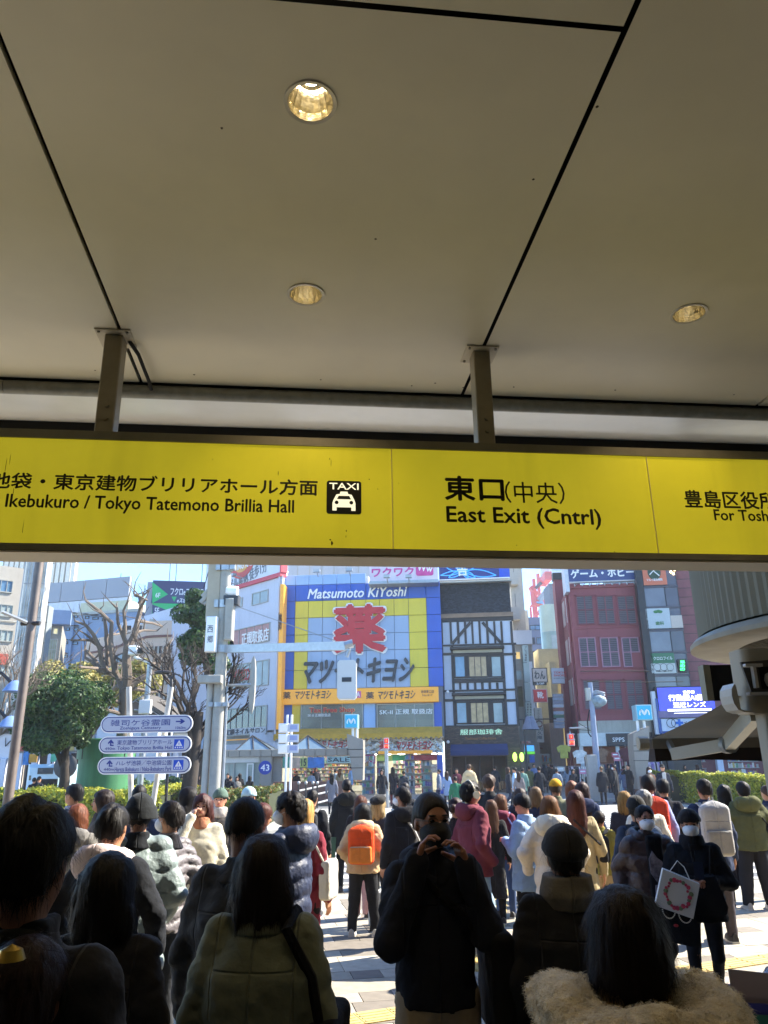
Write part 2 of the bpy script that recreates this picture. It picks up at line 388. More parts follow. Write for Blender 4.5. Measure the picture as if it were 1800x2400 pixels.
def rrect(x0,x1,z0,z1,r,n=5):
    P=[]
    for cx,cz,s in ((x1-r,z0+r,-90),(x1-r,z1-r,0),(x0+r,z1-r,90),(x0+r,z0+r,180)):
        for k in range(n+1): t=R(s+90*k/n); P.append((cx+r*math.cos(t),cz+r*math.sin(t)))
    return P
MB().poly(rrect(a[0],b_[0],a[1],b_[1],iw*.08),.0075,.0095).build('taxi_plate',m_pict,sg)
text('TAXI',(a[0]+iw*.08,b_[0]-iw*.08,a[1]+ih*.74,a[1]+ih*.93),.0072,m_yt,sg,bold=.03,ext=.001)
car=[(.17,.1),(.29,.1),(.29,.2),(.71,.2),(.71,.1),(.83,.1),(.83,.33),(.8,.42),(.72,.58),(.62,.6),(.6,.67),(.4,.67),(.38,.6),(.28,.58),(.2,.42),(.17,.33)]
MB().poly([(a[0]+iw*x,a[1]+ih*z) for x,z in car],.0058,.0072).build('car_symbol',m_yt,sg)
c_=MB()
for x in (.29,.71): c_.poly([(a[0]+iw*(x+.055*math.cos(t)),a[1]+ih*(.34+.055*math.sin(t))) for t in [2*PI*k/12 for k in range(12)]],.0045,.0056)
c_.poly([(a[0]+iw*x,a[1]+ih*z) for x,z in [(.3,.44),(.7,.44),(.65,.54),(.35,.54)]],.0045,.0056); c_.build('car_symbol_detail',m_pict,sg)
m_st=mat('sign_grime','#4a4018',rough=.9,var=.3)
gr=random.Random(6)
def stain(x,y,w_,h_,n=9):
    c=S.uv(x,y); P=[(c[0]+w_*(.5+gr.random())*math.cos(2*PI*k/n),c[1]+h_*(.5+gr.random())*math.sin(2*PI*k/n)) for k in range(n)]
    MB().poly(P,.0088,.0105).build('stain',m_st,sg)
for x,y,w_,h_ in ((778,1272,.006,.011),(774,1264,.004,.004),(776,1085,.0015,.02),(773,1074,.002,.006),(812,1243,.003,.005),(811,1256,.0015,.008),(866,1122,.003,.003),(886,1145,.002,.003),(935,1131,.003,.002),(652,1108,.0012,.012),(12,1090,.001,.05),(22,1075,.001,.035),(1442,1292,.002,.004),(1212,1277,.002,.003),(648,1290,.0015,.005),(660,1150,.002,.004),(52,1240,.001,.04),(498,1075,.002,.002),(30,1150,.0012,.02)): stain(x,y,w_,h_)
# dust and fixings on the ceiling panels
dm=MB()
for x,y in ((223,1206-338),(455,878),(752,890),(1020,898),(1085,908),(965,904),(1204,907),(1442,914),(1720,925),(520,300),(1250,420),(880,560),(1400,250)):
    u,yy=S.onz(x,y,HC); dm.plan([(u+.004*(1+gr.random())*math.cos(2*PI*k/7),yy+.004*(1+gr.random())*math.sin(2*PI*k/7)) for k in range(7)],HC-.001,HC+.001)
o=dm.build('dust_specks',m_st,can); o['kind']='stuff'
# hangers
for px,pz,lab in ((265,770,'grey square hanger post holding the yellow sign near the left joint'),(1131,808,'grey square hanger post with two bolts above the East Exit lettering')):
    u=S.uv(px,pz)[0]; h=fempty('sign_hanger',S,lab,'hanger post','hanger posts above the yellow sign',u=u,y=.085)
    w=.051
    MB().bbox(-w,w,-.055,.055,zf,HC-.008,b=.006).build('post',m_post,h)
    MB().box(-.1,.1,-.1,.1,HC-.009,HC-.001).build('ceiling_plate',mat('plate_paint','#cdc2a6',rough=.5,var=.1),h)
    for bz in (.09,.17):
        b=MB(); b.tube([(.005,-.056,zf+bz),(.005,-.068,zf+bz)],.014,6); b.build('bolt',m_post,h)
    for bx in (-.08,.08):
        for by in (-.08,.08): MB().tube([(bx,by,HC-.009),(bx,by,HC-.018)],.008,6).build('bolt',m_frame,h)
cb=MB(); u=S.uv(300,850)[0]; cb.tube([(u-.03,.1,HC-.01),(u+.005,.2,HC-.04),(u+.01,ytube0-.08,HC-.05),(u+.008,ytube0+.0,HC-.06)],.012,8)
tag(cb.build('power_cable',m_black,None,True),'short black cable running from the left hanger post to the grey ceiling tube','cable')
cb=COL.objects['power_cable']; cb.location=S.loc(); cb.rotation_euler=(0,0,S.yaw)
# ================================================================== GROUND
m_gr=mat('city_ground','#8b8a86',rough=.9,var=.15,vscale=.4,bump=.1,bscale=8)
g=MB(); g.quad((-900,-60,-.02),(900,-60,-.02),(900,1600,-.02),(-900,1600,-.02)); tag(g.build('ground',m_gr),kind='structure')
# paving of the station square
GY=R(-11); cg,sgn=math.cos(GY),math.sin(GY)
pv=empty('square_paving',(0,0,0),-GY*0,kind='structure'); pv['label']='pale stone paving of the station square'
pv.rotation_euler=(0,0,R(11)*1.0)
m_grout=mat('paving_joint','#6b675f',rough=.95,var=.1)
# joint direction points to heading -11 deg -> rotate frame by +11
cr,sr=math.cos(R(11)),math.sin(R(11))
def to_w(x,y): return (cr*x-sr*y, sr*x+cr*y)
m_tile=island('paving_stone',['#a19988','#aaa291','#9b9381','#b0a896','#7e766a','#a0978a','#797166','#a69e8e'],rough=.75,bump=.25,bscale=90,var=.16,vscale=9)
tiles=[];rr=random.Random(4); y=-7.; row=0
while y<17.5:
    dy=[.45,.30,.60,.30][row%4]; x=-16+rr.random()*.3
    while x<16:
        dx=rr.choice([.3,.45,.6,.6,.9]) if dy>.3 else rr.choice([.3,.3,.45,.6])
        cx,cy=to_w(x+dx/2,y+dy/2)
        if cy<14.3 and cy>-6.5: tiles.append((x,y,dx,dy,cx,cy))
        x+=dx
    y+=dy; row+=1
def seen(cx,cy):
    if cy<5.0: return -1
    k=cx/cy
    return 1/cy if -.6<k<.6 and cy>5.9 else 0
tiles.sort(key=lambda t:-seen(t[4],t[5]))
near=tiles[:299]; far=tiles[299:]
_tm={}
for x,y,dx,dy,cx,cy in near:
    k=(dx,dy)
    if k not in _tm: _tm[k]=MB().box(.004,dx-.004,.004,dy-.004,-.03,0).mesh('paving_stone',m_tile)
    o=link('paving_stone',_tm[k],pv,(x,y,.004+rr.random()*.003)); 
b=MB()
for x,y,dx,dy,cx,cy in far: b.box(x+.004,x+dx-.004,y+.004,y+dy-.004,-.02,.004+rr.random()*.003)
tag(b.build('paving_stones',m_tile,pv),kind='stuff')
b=MB(); b.plan([( -20,-7),(20,-7),(20,14.45),(-20,14.45)],-.1,-.006); o=b.build('paving_bed',m_grout); tag(o,kind='structure')
b=MB(); b.box(-13,14,-6.7,2.6,.008,.02); tag(b.build('unseen_floor',mat('unseen_floor_tone','#7a7365',rough=.5,var=.1)),kind='structure')  # unseen slab added over the paving to set the bounce light on the ceiling
# kerb along the road
m_kerb=mat('kerb_stone','#b5b0a6',rough=.85,var=.15,vscale=8,bump=.2)
kb=empty('kerb',(0,0,0),kind='structure')
for i in range(34): MB().bbox(-20+i*1.2+.005,-20+(i+1)*1.2-.005,14.45,14.62,-.1,.006,b=.01).build('kerb_stone',m_kerb,kb)
# tactile paving
m_tac=mat('tactile_yellow','#c2a868',rough=.7,var=.18,vscale=12,bump=.15); 
tac=MB().box(.004,.296,.004,.296,-.01,.012)
for k in range(4): tac.bbox(.02,.28,.035+k*.065,.065+k*.065,.011,.018,b=.004)
tac_me=tac.mesh('tactile_tile',m_tac)
tp=empty('tactile_paving',(0,0,0),kind='structure'); tp['label']='yellow tactile guide strip across the paving'
p0=ground(1015,2380)[:2]; p1=ground(1790,2262)[:2]; dv=(p1-p0)/np.linalg.norm(p1-p0); ang=math.atan2(dv[1],dv[0])
for k in range(-22,16):
    q=p0+dv*.3*k
    if -6<q[0]<8 and 4<q[1]<13: o=link('tactile_tile',tac_me,tp,(q[0],q[1],.004)); o.rotation_euler=(0,0,ang)
p2=ground(1170,2300)[:2]; p3=ground(1190,2120)[:2]; dv2=(p3-p2)/np.linalg.norm(p3-p2)
for k in range(1,18):
    q=p2+dv2*.3*k
    if q[1]<14.1: o=link('tactile_tile',tac_me,tp,(q[0],q[1],.0045)); o.rotation_euler=(0,0,math.atan2(dv2[1],dv2[0]))
# road
m_road=mat('asphalt','#5b5c5e',rough=.9,var=.18,vscale=1.2,bump=.35,bscale=120,bdist=.006)
b=MB(); b.quad((-90,14.6,-.012),(90,14.6,-.012),(90,42,-.012),(-90,42,-.012)); tag(b.build('road',m_road),kind='structure')
m_wp=mat('road_paint','#cfcdc4',rough=.75,var=.25,vscale=3,col2='#a9a8a0')
zb_=empty('zebra_crossing',(0,0,0),kind='structure')
zx0=ground(680,2030)[0]-1.0; k=0; y=15.2
while y<37.4:
    MB().box(zx0,zx0+16.5,y,y+.47,-.011,-.007).build('stripe',m_wp,zb_); y+=.93
# far pavement
b=MB(); b.box(-90,90,40.2,120,-.1,.1); tag(b.build('far_pavement',mat('far_paving','#83817c',rough=.85,var=.2,vscale=2)),kind='structure')
kb2=empty('far_kerb',(0,0,0),kind='structure')
for i in range(40): MB().bbox(-30+i*1.5+.005,-30+(i+1)*1.5-.005,40.02,40.195,-.05,.105,b=.01).build('kerb_stone',m_kerb,kb2)
# planting island left
b=MB(); b.plan([(-60,22),(-5.2,22.4),(-2.8,25),(-2.6,30),(-4,33.5),(-60,35)],-.1,.12); tag(b.build('planting_island',mat('island_kerb','#98958d',rough=.85,var=.2)),kind='structure')
# ================================================================== HEDGES
m_leafy=island('hedge_leaf',['#a8ac34','#bcb83c','#929a30','#cac244','#7a8830','#a2a038'],rough=.6,sss=.35,var=.2)
m_leafd=island('hedge_leaf_dark',['#4b5a24','#5b6a2a','#3d4a20','#66702f','#7a5a30'],rough=.6,sss=.3,var=.2)
m_core=mat('hedge_core','#2c3317',rough=1,var=.3)
def leaves(n,fn,size,mats,name,parent,seed=0,kind='stuff'):
    """fn(rng,n)->centres, normals ; small two-triangle leaves"""
    rs=np.random.RandomState(seed); Cc,Nn=fn(rs,n); n=len(Cc)
    a=rs.normal(size=(n,3)); Nn=Nn+rs.normal(size=(n,3))*.55; Nn/=np.linalg.norm(Nn,axis=1,keepdims=True)
    a-=Nn*(a*Nn).sum(1,keepdims=True); a/=np.linalg.norm(a,axis=1,keepdims=True); b=np.cross(Nn,a)
    s=size*(.6+.8*rs.rand(n,1))
    V=np.stack([Cc-a*s*.5,Cc+b*s*.28+Nn*s*.08,Cc+a*s*.55,Cc-b*s*.28+Nn*s*.08],1).reshape(-1,3)
    F=np.arange(4*n).reshape(-1,4)
    o=link(name,npmesh(name,V,F,mats),parent); 
    if kind: o['kind']=kind
    return o
def hedge(pts,h,depth,lab,n,size,mt,seed,zb=0.,top=True):
    """pts: front line (world x,y); grows away from the viewer by depth"""
    e=empty('hedge',(pts[0][0],pts[0][1],0),label=lab,cat='hedge',group='clipped hedges beside the crossing')
    pts=np.array(pts,float)-np.array(pts[0],float); seg=np.diff(pts,axis=0); L=np.linalg.norm(seg,axis=1)
    core=MB()
    back=pts+np.array([0,depth])
    core.plan([tuple(p) for p in pts]+[tuple(p) for p in back[::-1]],zb,h-.12); core.build('twigs',m_core,e)
    hh=lambda x,y: h+.05*np.sin(x*1.7+seed)+.04*np.sin(x*4.1+y*2)
    def fn(rs,n):
        cum=np.concatenate([[0],np.cumsum(L)]); t=rs.rand(n)*cum[-1]; i=np.clip(np.searchsorted(cum,t)-1,0,len(L)-1)
        base=pts[i]+seg[i]*((t-cum[i])/L[i])[:,None]
        which=rs.rand(n); d=np.where(which<.45,0,rs.rand(n)*depth); z=np.where(which<.45,zb+rs.rand(n)*(h-zb),h)
        edge=np.minimum(1,(d/.35)); 
        x=base[:,0];y=base[:,1]+d; zz=np.where(which<.45,z,hh(x,y)-.12*(1-edge))
        y=y-np.where(which<.45,.10*np.sin(np.clip((z-zb)/(h-zb),0,1)*PI)+.05*np.sin(x*3+z*5),0)
        Cc=np.stack([x,y,zz],1)+rs.normal(size=(n,3))*.045
        N_=np.where((which<.45)[:,None],np.array([0,-1,.3]),np.array([0,-.2,1.]))
        return Cc,N_
    leaves(n,fn,size,mt,'leaves',e,seed)
    return e
hedge([(-14.5,22.8),(-9,23),(-6.6,23.4)],1.24,5.0,'long clipped yellow-green hedge behind the white direction boards',26000,.11,[m_leafy],1)
hedge([(-6.55,24.8),(-5.1,24.9),(-3.9,26.3)],1.14,4.0,'reddish brown tinged hedge right of the big concrete pole',15000,.11,[m_leafd],2)
hp=[ground(1600,1879)[:2],ground(1690,1892)[:2],ground(1800,1905)[:2],ground(1990,1915)[:2]]
hedge(hp,1.25,4.5,'rounded bright yellow-green hedge at the right side of the crossing',24000,.13,[m_leafy],3)
# ================================================================== BUILDINGS
m_glass=mat('window_glass','#28323a',rough=.07,var=.3,vscale=.6,spec=.9)
m_glassb=mat('window_glass_sky','#5b7f9c',rough=.08,var=.35,vscale=.8,spec=.9)
m_glassl=mat('window_glass_light','#9aa7a6',rough=.15,var=.25,vscale=1)
m_wfr=mat('window_frame_grey','#a3a39c',rough=.5,metal=.3)
m_dfr=mat('window_frame_dark','#2b2725',rough=.5)
m_white=mat('painted_white','#cfd2d6',rough=.7,var=.08,vscale=1.2,dirt=.12)
m_steel=mat('galvanised_steel','#a8abad',rough=.42,metal=.7,var=.15,vscale=10)
m_conc=mat('concrete_pole','#9d9a90',rough=.8,var=.14,vscale=5,bump=.15,dirt=.2)
m_ink2=mat('dark_grey_letter','#33373b',rough=.6,var=.05)
m_wl=mat('white_letter','#e8e8e6',rough=.6,var=.03)
m_red=mat('red_letter','#b8232a',rough=.5,var=.08)
m_tan=mat('lit_curtain','#c9a968',rough=.8,var=.2,emit=.35)
m_darkin=mat('dark_interior','#15120f',rough=.9)
def wbox(par,F,C,x0,y0,x1,y1,front,back,m,name,b=0.,kind=None,label=None):
    u0,u1,z0,z1=F.rect(C,x0,y0,x1,y1,front)
    o=(MB().bbox(u0,u1,front,back,z0,z1,b=b) if b else MB().box(u0,u1,front,back,z0,z1)).build(name,m,par)
    if kind:o['kind']=kind
    if label:o['label']=label
    return o
def window(par,F,C,x0,y0,x1,y1,nx=1,ny=1,fm=None,gm=None,y=0.,fw=.06,d=.07,mw=.035,name='window'):
    u0,u1,z0,z1=F.rect(C,x0,y0,x1,y1,y-d); fm=fm or m_wfr; gm=gm or m_glass
    b=MB(); b.box(u0,u0+fw,y-d,y,z0,z1); b.box(u1-fw,u1,y-d,y,z0,z1); b.box(u0+fw,u1-fw,y-d,y,z0,z0+fw); b.box(u0+fw,u1-fw,y-d,y,z1-fw,z1)
    for i in range(1,nx): u=u0+(u1-u0)*i/nx; b.box(u-mw/2,u+mw/2,y-d+.01,y,z0+fw,z1-fw)
    for i in range(1,ny): z=z0+(z1-z0)*i/ny; b.box(u0+fw,u1-fw,y-d+.015,y-.002,z-mw/2,z+mw/2)
    f=b.build(name,fm,par)
    for i in range(nx):
        a=u0+fw+(u1-u0-2*fw)*i/nx; c=u0+fw+(u1-u0-2*fw)*(i+1)/nx
        MB().box(a+.004,c-.004,y-.022,y-.004,z0+fw+.002,z1-fw-.002).build('pane',gm,f)
    return f
def wtext(par,F,C,s,x0,y0,x1,y1,front,m,bold=.01,shear=0,ext=.02,name='lettering',outline=None,rot=0):
    r=F.rect(C,x0,min(y0,y1),x1,max(y0,y1),front)
    if outline:
        g=(r[3]-r[2])*.05
        text(s,(r[0]-g*.6,r[1]+g*.6,r[2]-g*.6,r[3]+g*.6),front+.012,outline,par,name+'_outline',bold=bold+.022,shear=shear,ext=.008,rot=rot)
    text(s,r,front,m,par,name,bold=bold,shear=shear,ext=ext,rot=rot)
def goods(par,u0,u1,y,z0,z1,rows,name='shelf_goods',seed=0,cols=None):
    """shelves with many small packets: too small to pick apart"""
    rs=random.Random(seed); b=MB(); sh=MB(); dz=(z1-z0)/rows
    for i in range(rows):
        z=z0+i*dz; sh.box(u0,u1,y,y+.35,z,z+.03); u=u0+.02
        while u<u1-.1:
            w=rs.uniform(.05,.14); h=dz*rs.uniform(.35,.8); b.box(u,min(u+w,u1),y+.03+rs.random()*.05,y+.3,z+.032,z+.032+h); u+=w+.015
    sh.box(u0,u1,y+.35,y+.4,z0,z1)
    sh.build('shelf',m_wfr,par); o=b.build(name,island('packet_colours',['#9c5450','#cbc6b8','#5f86a0','#bfa55c','#6a9470','#b0839a','#dcd7cb','#77628a','#b87a52','#7ba39e','#3f4348','#a5a39a'],rough=.5),par); o['kind']='stuff'; return o
# ------------------------------------------------------------------ drugstore (yellow, blue)
D=Fac(845,1880,50,-4)
m_blue=mat('panel_blue','#2a55b0',rough=.4,var=.1,vscale=.7,dirt=.12)
m_yelp=mat('panel_yellow','#d2bc2c',rough=.4,var=.08,vscale=.7,dirt=.12)
m_gblue=mat('panel_grey_blue','#93a6bf',rough=.4,var=.08,vscale=.7,dirt=.2)
m_lblue=mat('panel_light_blue','#8fb0d6',rough=.4,var=.08,vscale=.8,dirt=.1)
m_or=mat('sign_orange','#d2942a',rough=.4,var=.08,emit=.12)
db=fempty('drugstore_building',D,'blue and yellow panelled drugstore building with a giant red kanji','building')
uL=D.uv(*C2(435,700))[0]; uR=D.uv(*C2(1480,700))[0]; zT=D.uv(*C2(950,160))[1]; ztop=D.uv(*C2(1200,215))[1]
u_gap=D.uv(*C2(1005,200))[0]
MB().box(uL,uR,.12,14,D.uv(*C2(900,1215))[1],ztop).build('wall',mat('wall_behind_panels','#6c7480'),db)
MB().box(uL,u_gap,.12,6,ztop,zT-.05).build('upper_wall',m_white,db)
xb=[435,525,612,705,798,890,990,1080,1175,1270,1388,1482]
yb=[150,215,320,430,540,650,770,893]
zr=[D.uv(*C2(900,y))[1] for y in yb]
us=[D.uv(*C2(x,600))[0] for x in xb]
for i in range(11):
    for j in range(7):
        if j==0:
            if i>5: continue
            m=m_lblue
        elif j==1: m=m_blue if True else m
        else:
            if i in (0,10): m=m_blue
            elif i in (1,9): m=m_yelp
            elif j==2: m=m_yelp
            else: m=m_gblue
        MB().bbox(us[i]+.012,us[i+1]-.012,0,.1,zr[j+1]+.012,zr[j]-.012,b=.012).build('facade_panel',m,db)
wtext(db,D,C2,'Matsumoto KiYoshi',612,305,1255,243,-.03,m_wl,bold=.035,shear=.25,ext=.06,name='shop_name')
wtext(db,D,C2,'薬',785,657,1110,360,-.12,m_red,bold=.07,ext=.12,name='kanji',outline=m_wl)
wtext(db,D,C2,'マツモトキヨシ',590,855,1300,700,-.06,m_ink2,bold=.05,shear=.35,ext=.1,name='katakana_name')
# orange band
wbox(db,D,C2,425,893,1460,990,-.35,.1,m_or,'sign_band',b=.03)
for s,a,b_,m in (('薬',452,500,m_ink2),('薬',990,1040,m_ink2)): wtext(db,D,C2,s,a,962,b_,918,-.35,m,bold=.04,ext=.02)
for a,b_ in ((532,762),(1070,1308)): wtext(db,D,C2,'マツモトキヨシ',a,962,b_,908,-.35,m_ink2,bold=.04,shear=.3,ext=.02)
wtext(db,D,C2,'池袋東口店',1345,925,1430,905,-.35,m_ink2,bold=.02); wtext(db,D,C2,'No.817',1355,945,1420,932,-.35,m_ink2)
m_pink=mat('pink_plate','#c2568e',rough=.5); wbox(db,D,C2,925,912,957,955,-.37,-.35,m_pink,'pink_plate'); wtext(db,D,C2,'A',932,948,950,918,-.37,m_wl)
# lower storey with shop windows
zb0=D.uv(*C2(900,1170))[1]; zb1=D.uv(*C2(900,992))[1]
for a,b_,m in ((435,508,m_blue),(508,565,m_yelp),(972,1052,m_lblue),(1430,1482,m_blue)):
    u0,u1=D.uv(*C2(a,1080))[0],D.uv(*C2(b_,1080))[0]; MB().bbox(u0+.01,u1-.01,0,.12,zb0,zb1,b=.012).build('facade_panel',m,db)
m_blind=mat('window_blind','#a39c88',rough=.6,var=.1,dirt=.1)
for x0,x1 in ((565,970),(1058,1430)):
    u0,u1,z0,z1=D.rect(C2,x0,992,x1,1170,0)
    MB().box(u0+.06,u1-.06,.02,.1,z0+.1,z0+(z1-z0)*.40).build('window_blind',m_blind,db)
    MB().box(u0+.06,u1-.06,.025,.1,z0+(z1-z0)*.40,z0+(z1-z0)*.62).build('window_strip',mat('strip_brown','#6e5a55',rough=.5),db)
    window(db,D,C2,x0,992,x1,1170,nx=3,gm=mat('shop_window_glass','#a9aca2',rough=.1,var=.15,vscale=.7,trans=.75))
wtext(db,D,C2,'SK-II 正規 取扱店',1078,1062,1420,1028,-.09,m_wl,bold=.02)
wtext(db,D,C2,'SK-II 正規取扱店',612,1078,760,1058,-.09,m_wl,bold=.01)
wtext(db,D,C2,'Tax Free Shop',622,1058,915,1018,-.10,m_red,bold=.05,outline=mat('outline_cream','#e8d98a',emit=.1,var=0))
# yellow awning, wavy mirror soffit
u0,u1,z0,z1=D.rect(C2,390,1172,1485,1215,-1.0)
aw=MB(); aw.add([(u0,0,z1+.25),(u1,0,z1+.25),(u1,-1.,z1-.15),(u0,-1.,z1-.15),(u0,-1.,z0),(u1,-1.,z0)],[(0,3,2,1),(3,4,5,2)]); 
for k in range(34): 
    a=u0+(u1-u0)*k/34; aw.box(a,a+(u1-u0)/34*.5,-1.02,-.99,z0-.08,z0)
aw.build('yellow_awning',mat('awning_yellow','#c79a33',rough=.8,var=.15,dirt=.2),db)
m_mir=mat('crinkled_mirror','#b9b2a6',rough=.16,metal=1,var=.3,vscale=1.5,bump=1.,bscale=2.2,bdist=.35)
u0,u1,z0,z1=D.rect(C2,600,1222,1488,1320,-.55); MB().box(u0,u1,-.55,.1,z0,z1).build('mirror_band',m_mir,db)
wtext(db,D,C2,'マツモトキヨシ',1190,1290,1420,1235,-.56,m_red,bold=.04,shear=.3); wtext(db,D,C2,'薬',1075,1290,1140,1235,-.56,m_red,bold=.04)  # red letters painted on in place of text reflected in this band
wtext(db,D,C2,'モトキヨシ',700,1275,880,1235,-.56,m_red,bold=.04,shear=.3)
wbox(db,D,C2,1068,1298,1420,1318,-.62,-.55,m_or,'orange_strip')
# ground floor opening and shop
u0,u1,z0,z1=D.rect(C2,430,1322,1450,1560,0); zg=.1
MB().box(u0-2,uL+.02,0,.3,zg,zb0).build('pier',m_white,db)
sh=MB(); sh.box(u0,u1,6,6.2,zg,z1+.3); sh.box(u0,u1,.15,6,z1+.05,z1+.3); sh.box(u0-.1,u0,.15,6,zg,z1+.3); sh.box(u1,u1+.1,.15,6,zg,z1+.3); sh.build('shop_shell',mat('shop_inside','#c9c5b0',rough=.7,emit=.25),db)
cl=MB()
for k in range(7): cl.box(u0+.6+k*1.7,u0+1.7+k*1.7,1.,1.2,z1-.02,z1+.04); cl.box(u0+.6+k*1.7,u0+1.7+k*1.7,3.,3.2,z1-.02,z1+.04)
cl.build('strip_light',mat('strip_light','#fff6e0',emit=8,var=0),db)
wd=u1-u0
for k,(a,b_) in enumerate(((.02,.14),(.16,.30),(.32,.45))): goods(db,u0+wd*a,u0+wd*b_,2.2,.9,z1-.1,7,seed=k)
for k,(a,b_) in enumerate(((.53,.61),(.62,.68),(.80,.86),(.90,.97))): goods(db,u0+wd*a,u0+wd*b_,-.5+.4*(k%2),.12,2.5,6,seed=10+k)
goods(db,u0+wd*.7,u0+wd*.9,3.5,.3,z1,7,seed=30)
goods(db,u0+wd*.06,u0+wd*.5,4.5,.5,z1,8,seed=31)
MB().box(D.uv(*C2(1452,1440))[0],D.uv(*C2(1488,1440))[0],-.3,.2,zg,D.uv(*C2(1460,1325))[1]).build('blue_pier',m_blue,db)
bn=[(430,505,1335,1410,'#5aa98f',''),(508,560,1340,1412,'#d8b79a',''),(563,610,1342,1405,'#c8cf7a','15'),(612,718,1340,1410,'#4d86c9',''),(735,890,1335,1378,'#b8d6cf','SALE'),(972,1050,1325,1382,'#c23a78','SK-II'),(1058,1160,1325,1365,'#c9cf5a',''),(1160,1250,1325,1362,'#46a65a',''),(1255,1450,1325,1360,'#a83a3a','')]
for x0,x1,y0,y1,c,s in bn:
    wbox(db,D,C2,x0,y0,x1,y1,-.36,-.33,mat('banner_'+c[1:],c,rough=.6,var=.35,vscale=2.5),'banner')
    if s: wtext(db,D,C2,s,x0+8,y1-8,x1-8,y0+8,-.37,m_ink2 if s!='SK-II' else m_wl,bold=.02)
m_bill=mat('printed_speckle','#d9cfae',col2='#8d4a4a',rough=.6,vscale=9)
wbox(db,D,C2,1410,1385,1450,1440,-.55,-.5,m_bill,'poster')
# blade sign left
wbox(db,D,C2,420,218,446,1160,-1.1,-.05,m_or,'blade_sign',b=.03)
wtext(db,D,C2,'薬 マツモトキヨシ',423,520,443,400,-1.1,m_ink2,bold=.02,rot=0)
# upper things
ub=fempty('rear_office_block',D,'tall pale grey metal clad block behind the drugstore roof','building',y=9)
F9=D; u0,_,_,z1=D.rect(C2,470,0,1010,150,9); u1=D.uv(*C2(1010,60),9)[0]
MB().box(u0,u1+5,0,14,0,z1+9).build('wall',mat('rear_cladding','#a9aeb2',rough=.6,var=.06,vscale=.5,dirt=.15),ub)
for k in range(12):
    a=u0+(u1+5-u0)*k/12; MB().box(a-.03,a+.03,-.05,0,3,z1+9).build('cladding_rib',m_wfr,ub)
bp=fempty('pink_billboard',D,'white rooftop billboard with large pink katakana','billboard')
wbox(bp,D,C2,1012,66,1455,195,-.5,-.2,mat('billboard_pale','#dfd3d6',rough=.5,var=.2,vscale=.8,col2='#c9b9c4'),'board')
wbox(bp,D,C2,1008,193,1460,205,-.55,.3,m_steel,'lower_rail'); wbox(bp,D,C2,1005,206,1460,212,-1.2,.2,m_steel,'catwalk')
m_mag=mat('magenta','#c63a8c',rough=.5,var=.1); wtext(bp,D,C2,'ワクワク',1028,168,1298,112,-.5,m_mag,bold=.06)
wtext(bp,D,C2,'劇的マンガ',1030,100,1280,68,-.5,m_mag,bold=.03)
r=D.rect(C2,1312,70,1425,163,-.53); MB().poly(rrect(r[0],r[1],r[2],r[3],.15),-.54,-.5).build('logo_plate',mat('logo_pink','#d04a96',rough=.4,col2='#b8327c'),bp)
wtext(bp,D,C2,'Ww',1322,135,1420,92,-.54,m_wl,bold=.05,rot=-8)
for x in (1130,1270):
    o=MB(); u,z=D.uv(*C2(x,212),-1.2); o.tube([(u,-.5,z),(u,-1.5,z+.1),(u,-2.0,z+.25)],.03,6); o.box(u-.2,u+.2,-2.2,-1.95,z+.15,z+.35); o.build('flood_lamp',m_steel,bp)
for x,y in ((680,155),(888,148)):
    u,z=D.uv(*C2(x,y),0); o=MB(); o.tube([(u,.2,z-.2),(u,-.6,z+.05)],.03,6); o.box(u-.22,u+.22,-.85,-.55,z-.02,z+.16); o.build('flood_lamp',m_steel,db)
# lattice mast
lm=fempty('lattice_mast',D,'grey lattice mast standing behind the top left corner of the drugstore','mast',u=D.uv(*C2(440,110),3)[0],y=3)
z0=D.uv(*C2(440,180),3)[1]; o=MB()
for a,b_ in ((-.4,-.4),(.4,-.4),(-.4,.4),(.4,.4)): o.tube([(a,b_,z0-3),(a,b_,z0+5)],.05,6)
for k in range(9):
    z=z0-3+k*.9
    for (a,b_),(c,d) in (((-.4,-.4),(.4,-.4)),((.4,-.4),(.4,.4)),((-.4,.4),(.4,.4))): o.tube([(a,b_,z),(c,d,z+.9)],.025,5); o.tube([(c,d,z),(a,b_,z+.9)],.025,5)
o.build('lattice',m_steel,lm)
# ------------------------------------------------------------------ white building on the left, facing the side street
Wf=Fac(*C2(412,1500),49.5,-46)
wb=fempty('white_office_building',Wf,'white walled office building left of the drugstore with window bands and red lettering','building')
m_wb=mat('white_render','#c3c7d2',rough=.75,var=.07,vscale=.6,dirt=.16)
zt=Wf.uv(*C2(400,175))[1]; uE=0
MB().plan([(-24,0),(0,0),(-9,9),(-24,9)],4.0,zt).build('wall',m_wb,wb)
MB().box(-24,0.1,-.12,0,Wf.uv(*C2(300,1290))[1],Wf.uv(*C2(300,1250))[1]).build('cornice',m_white,wb)
MB().plan([(-24,.3),(-.35,.3),(-9,9),(-24,9)],.1,4.0).build('ground_floor',mat('shopfront_pale','#9aa3a2',rough=.4,var=.2,vscale=.6),wb)
window(wb,Wf,C2,248,265,352,345,2,1,gm=m_glassl); window(wb,Wf,C2,105,315,185,375,2,1,gm=m_glassl)
m_redstrip=mat('red_strip','#b4867f',rough=.5,var=.25,vscale=2)
window(wb,Wf,C2,118,492,362,612,5,1,gm=m_redstrip); wtext(wb,Wf,C2,'正規取扱店',185,600,358,520,-.1,m_wl,bold=.04)
window(wb,Wf,C2,108,725,357,888,6,1,gm=m_glassl); wtext(wb,Wf,C2,'ネイルサロン',112,850,240,765,-.1,m_red,bold=.04)
window(wb,Wf,C2,70,1015,345,1200,7,1,gm=m_glass); 
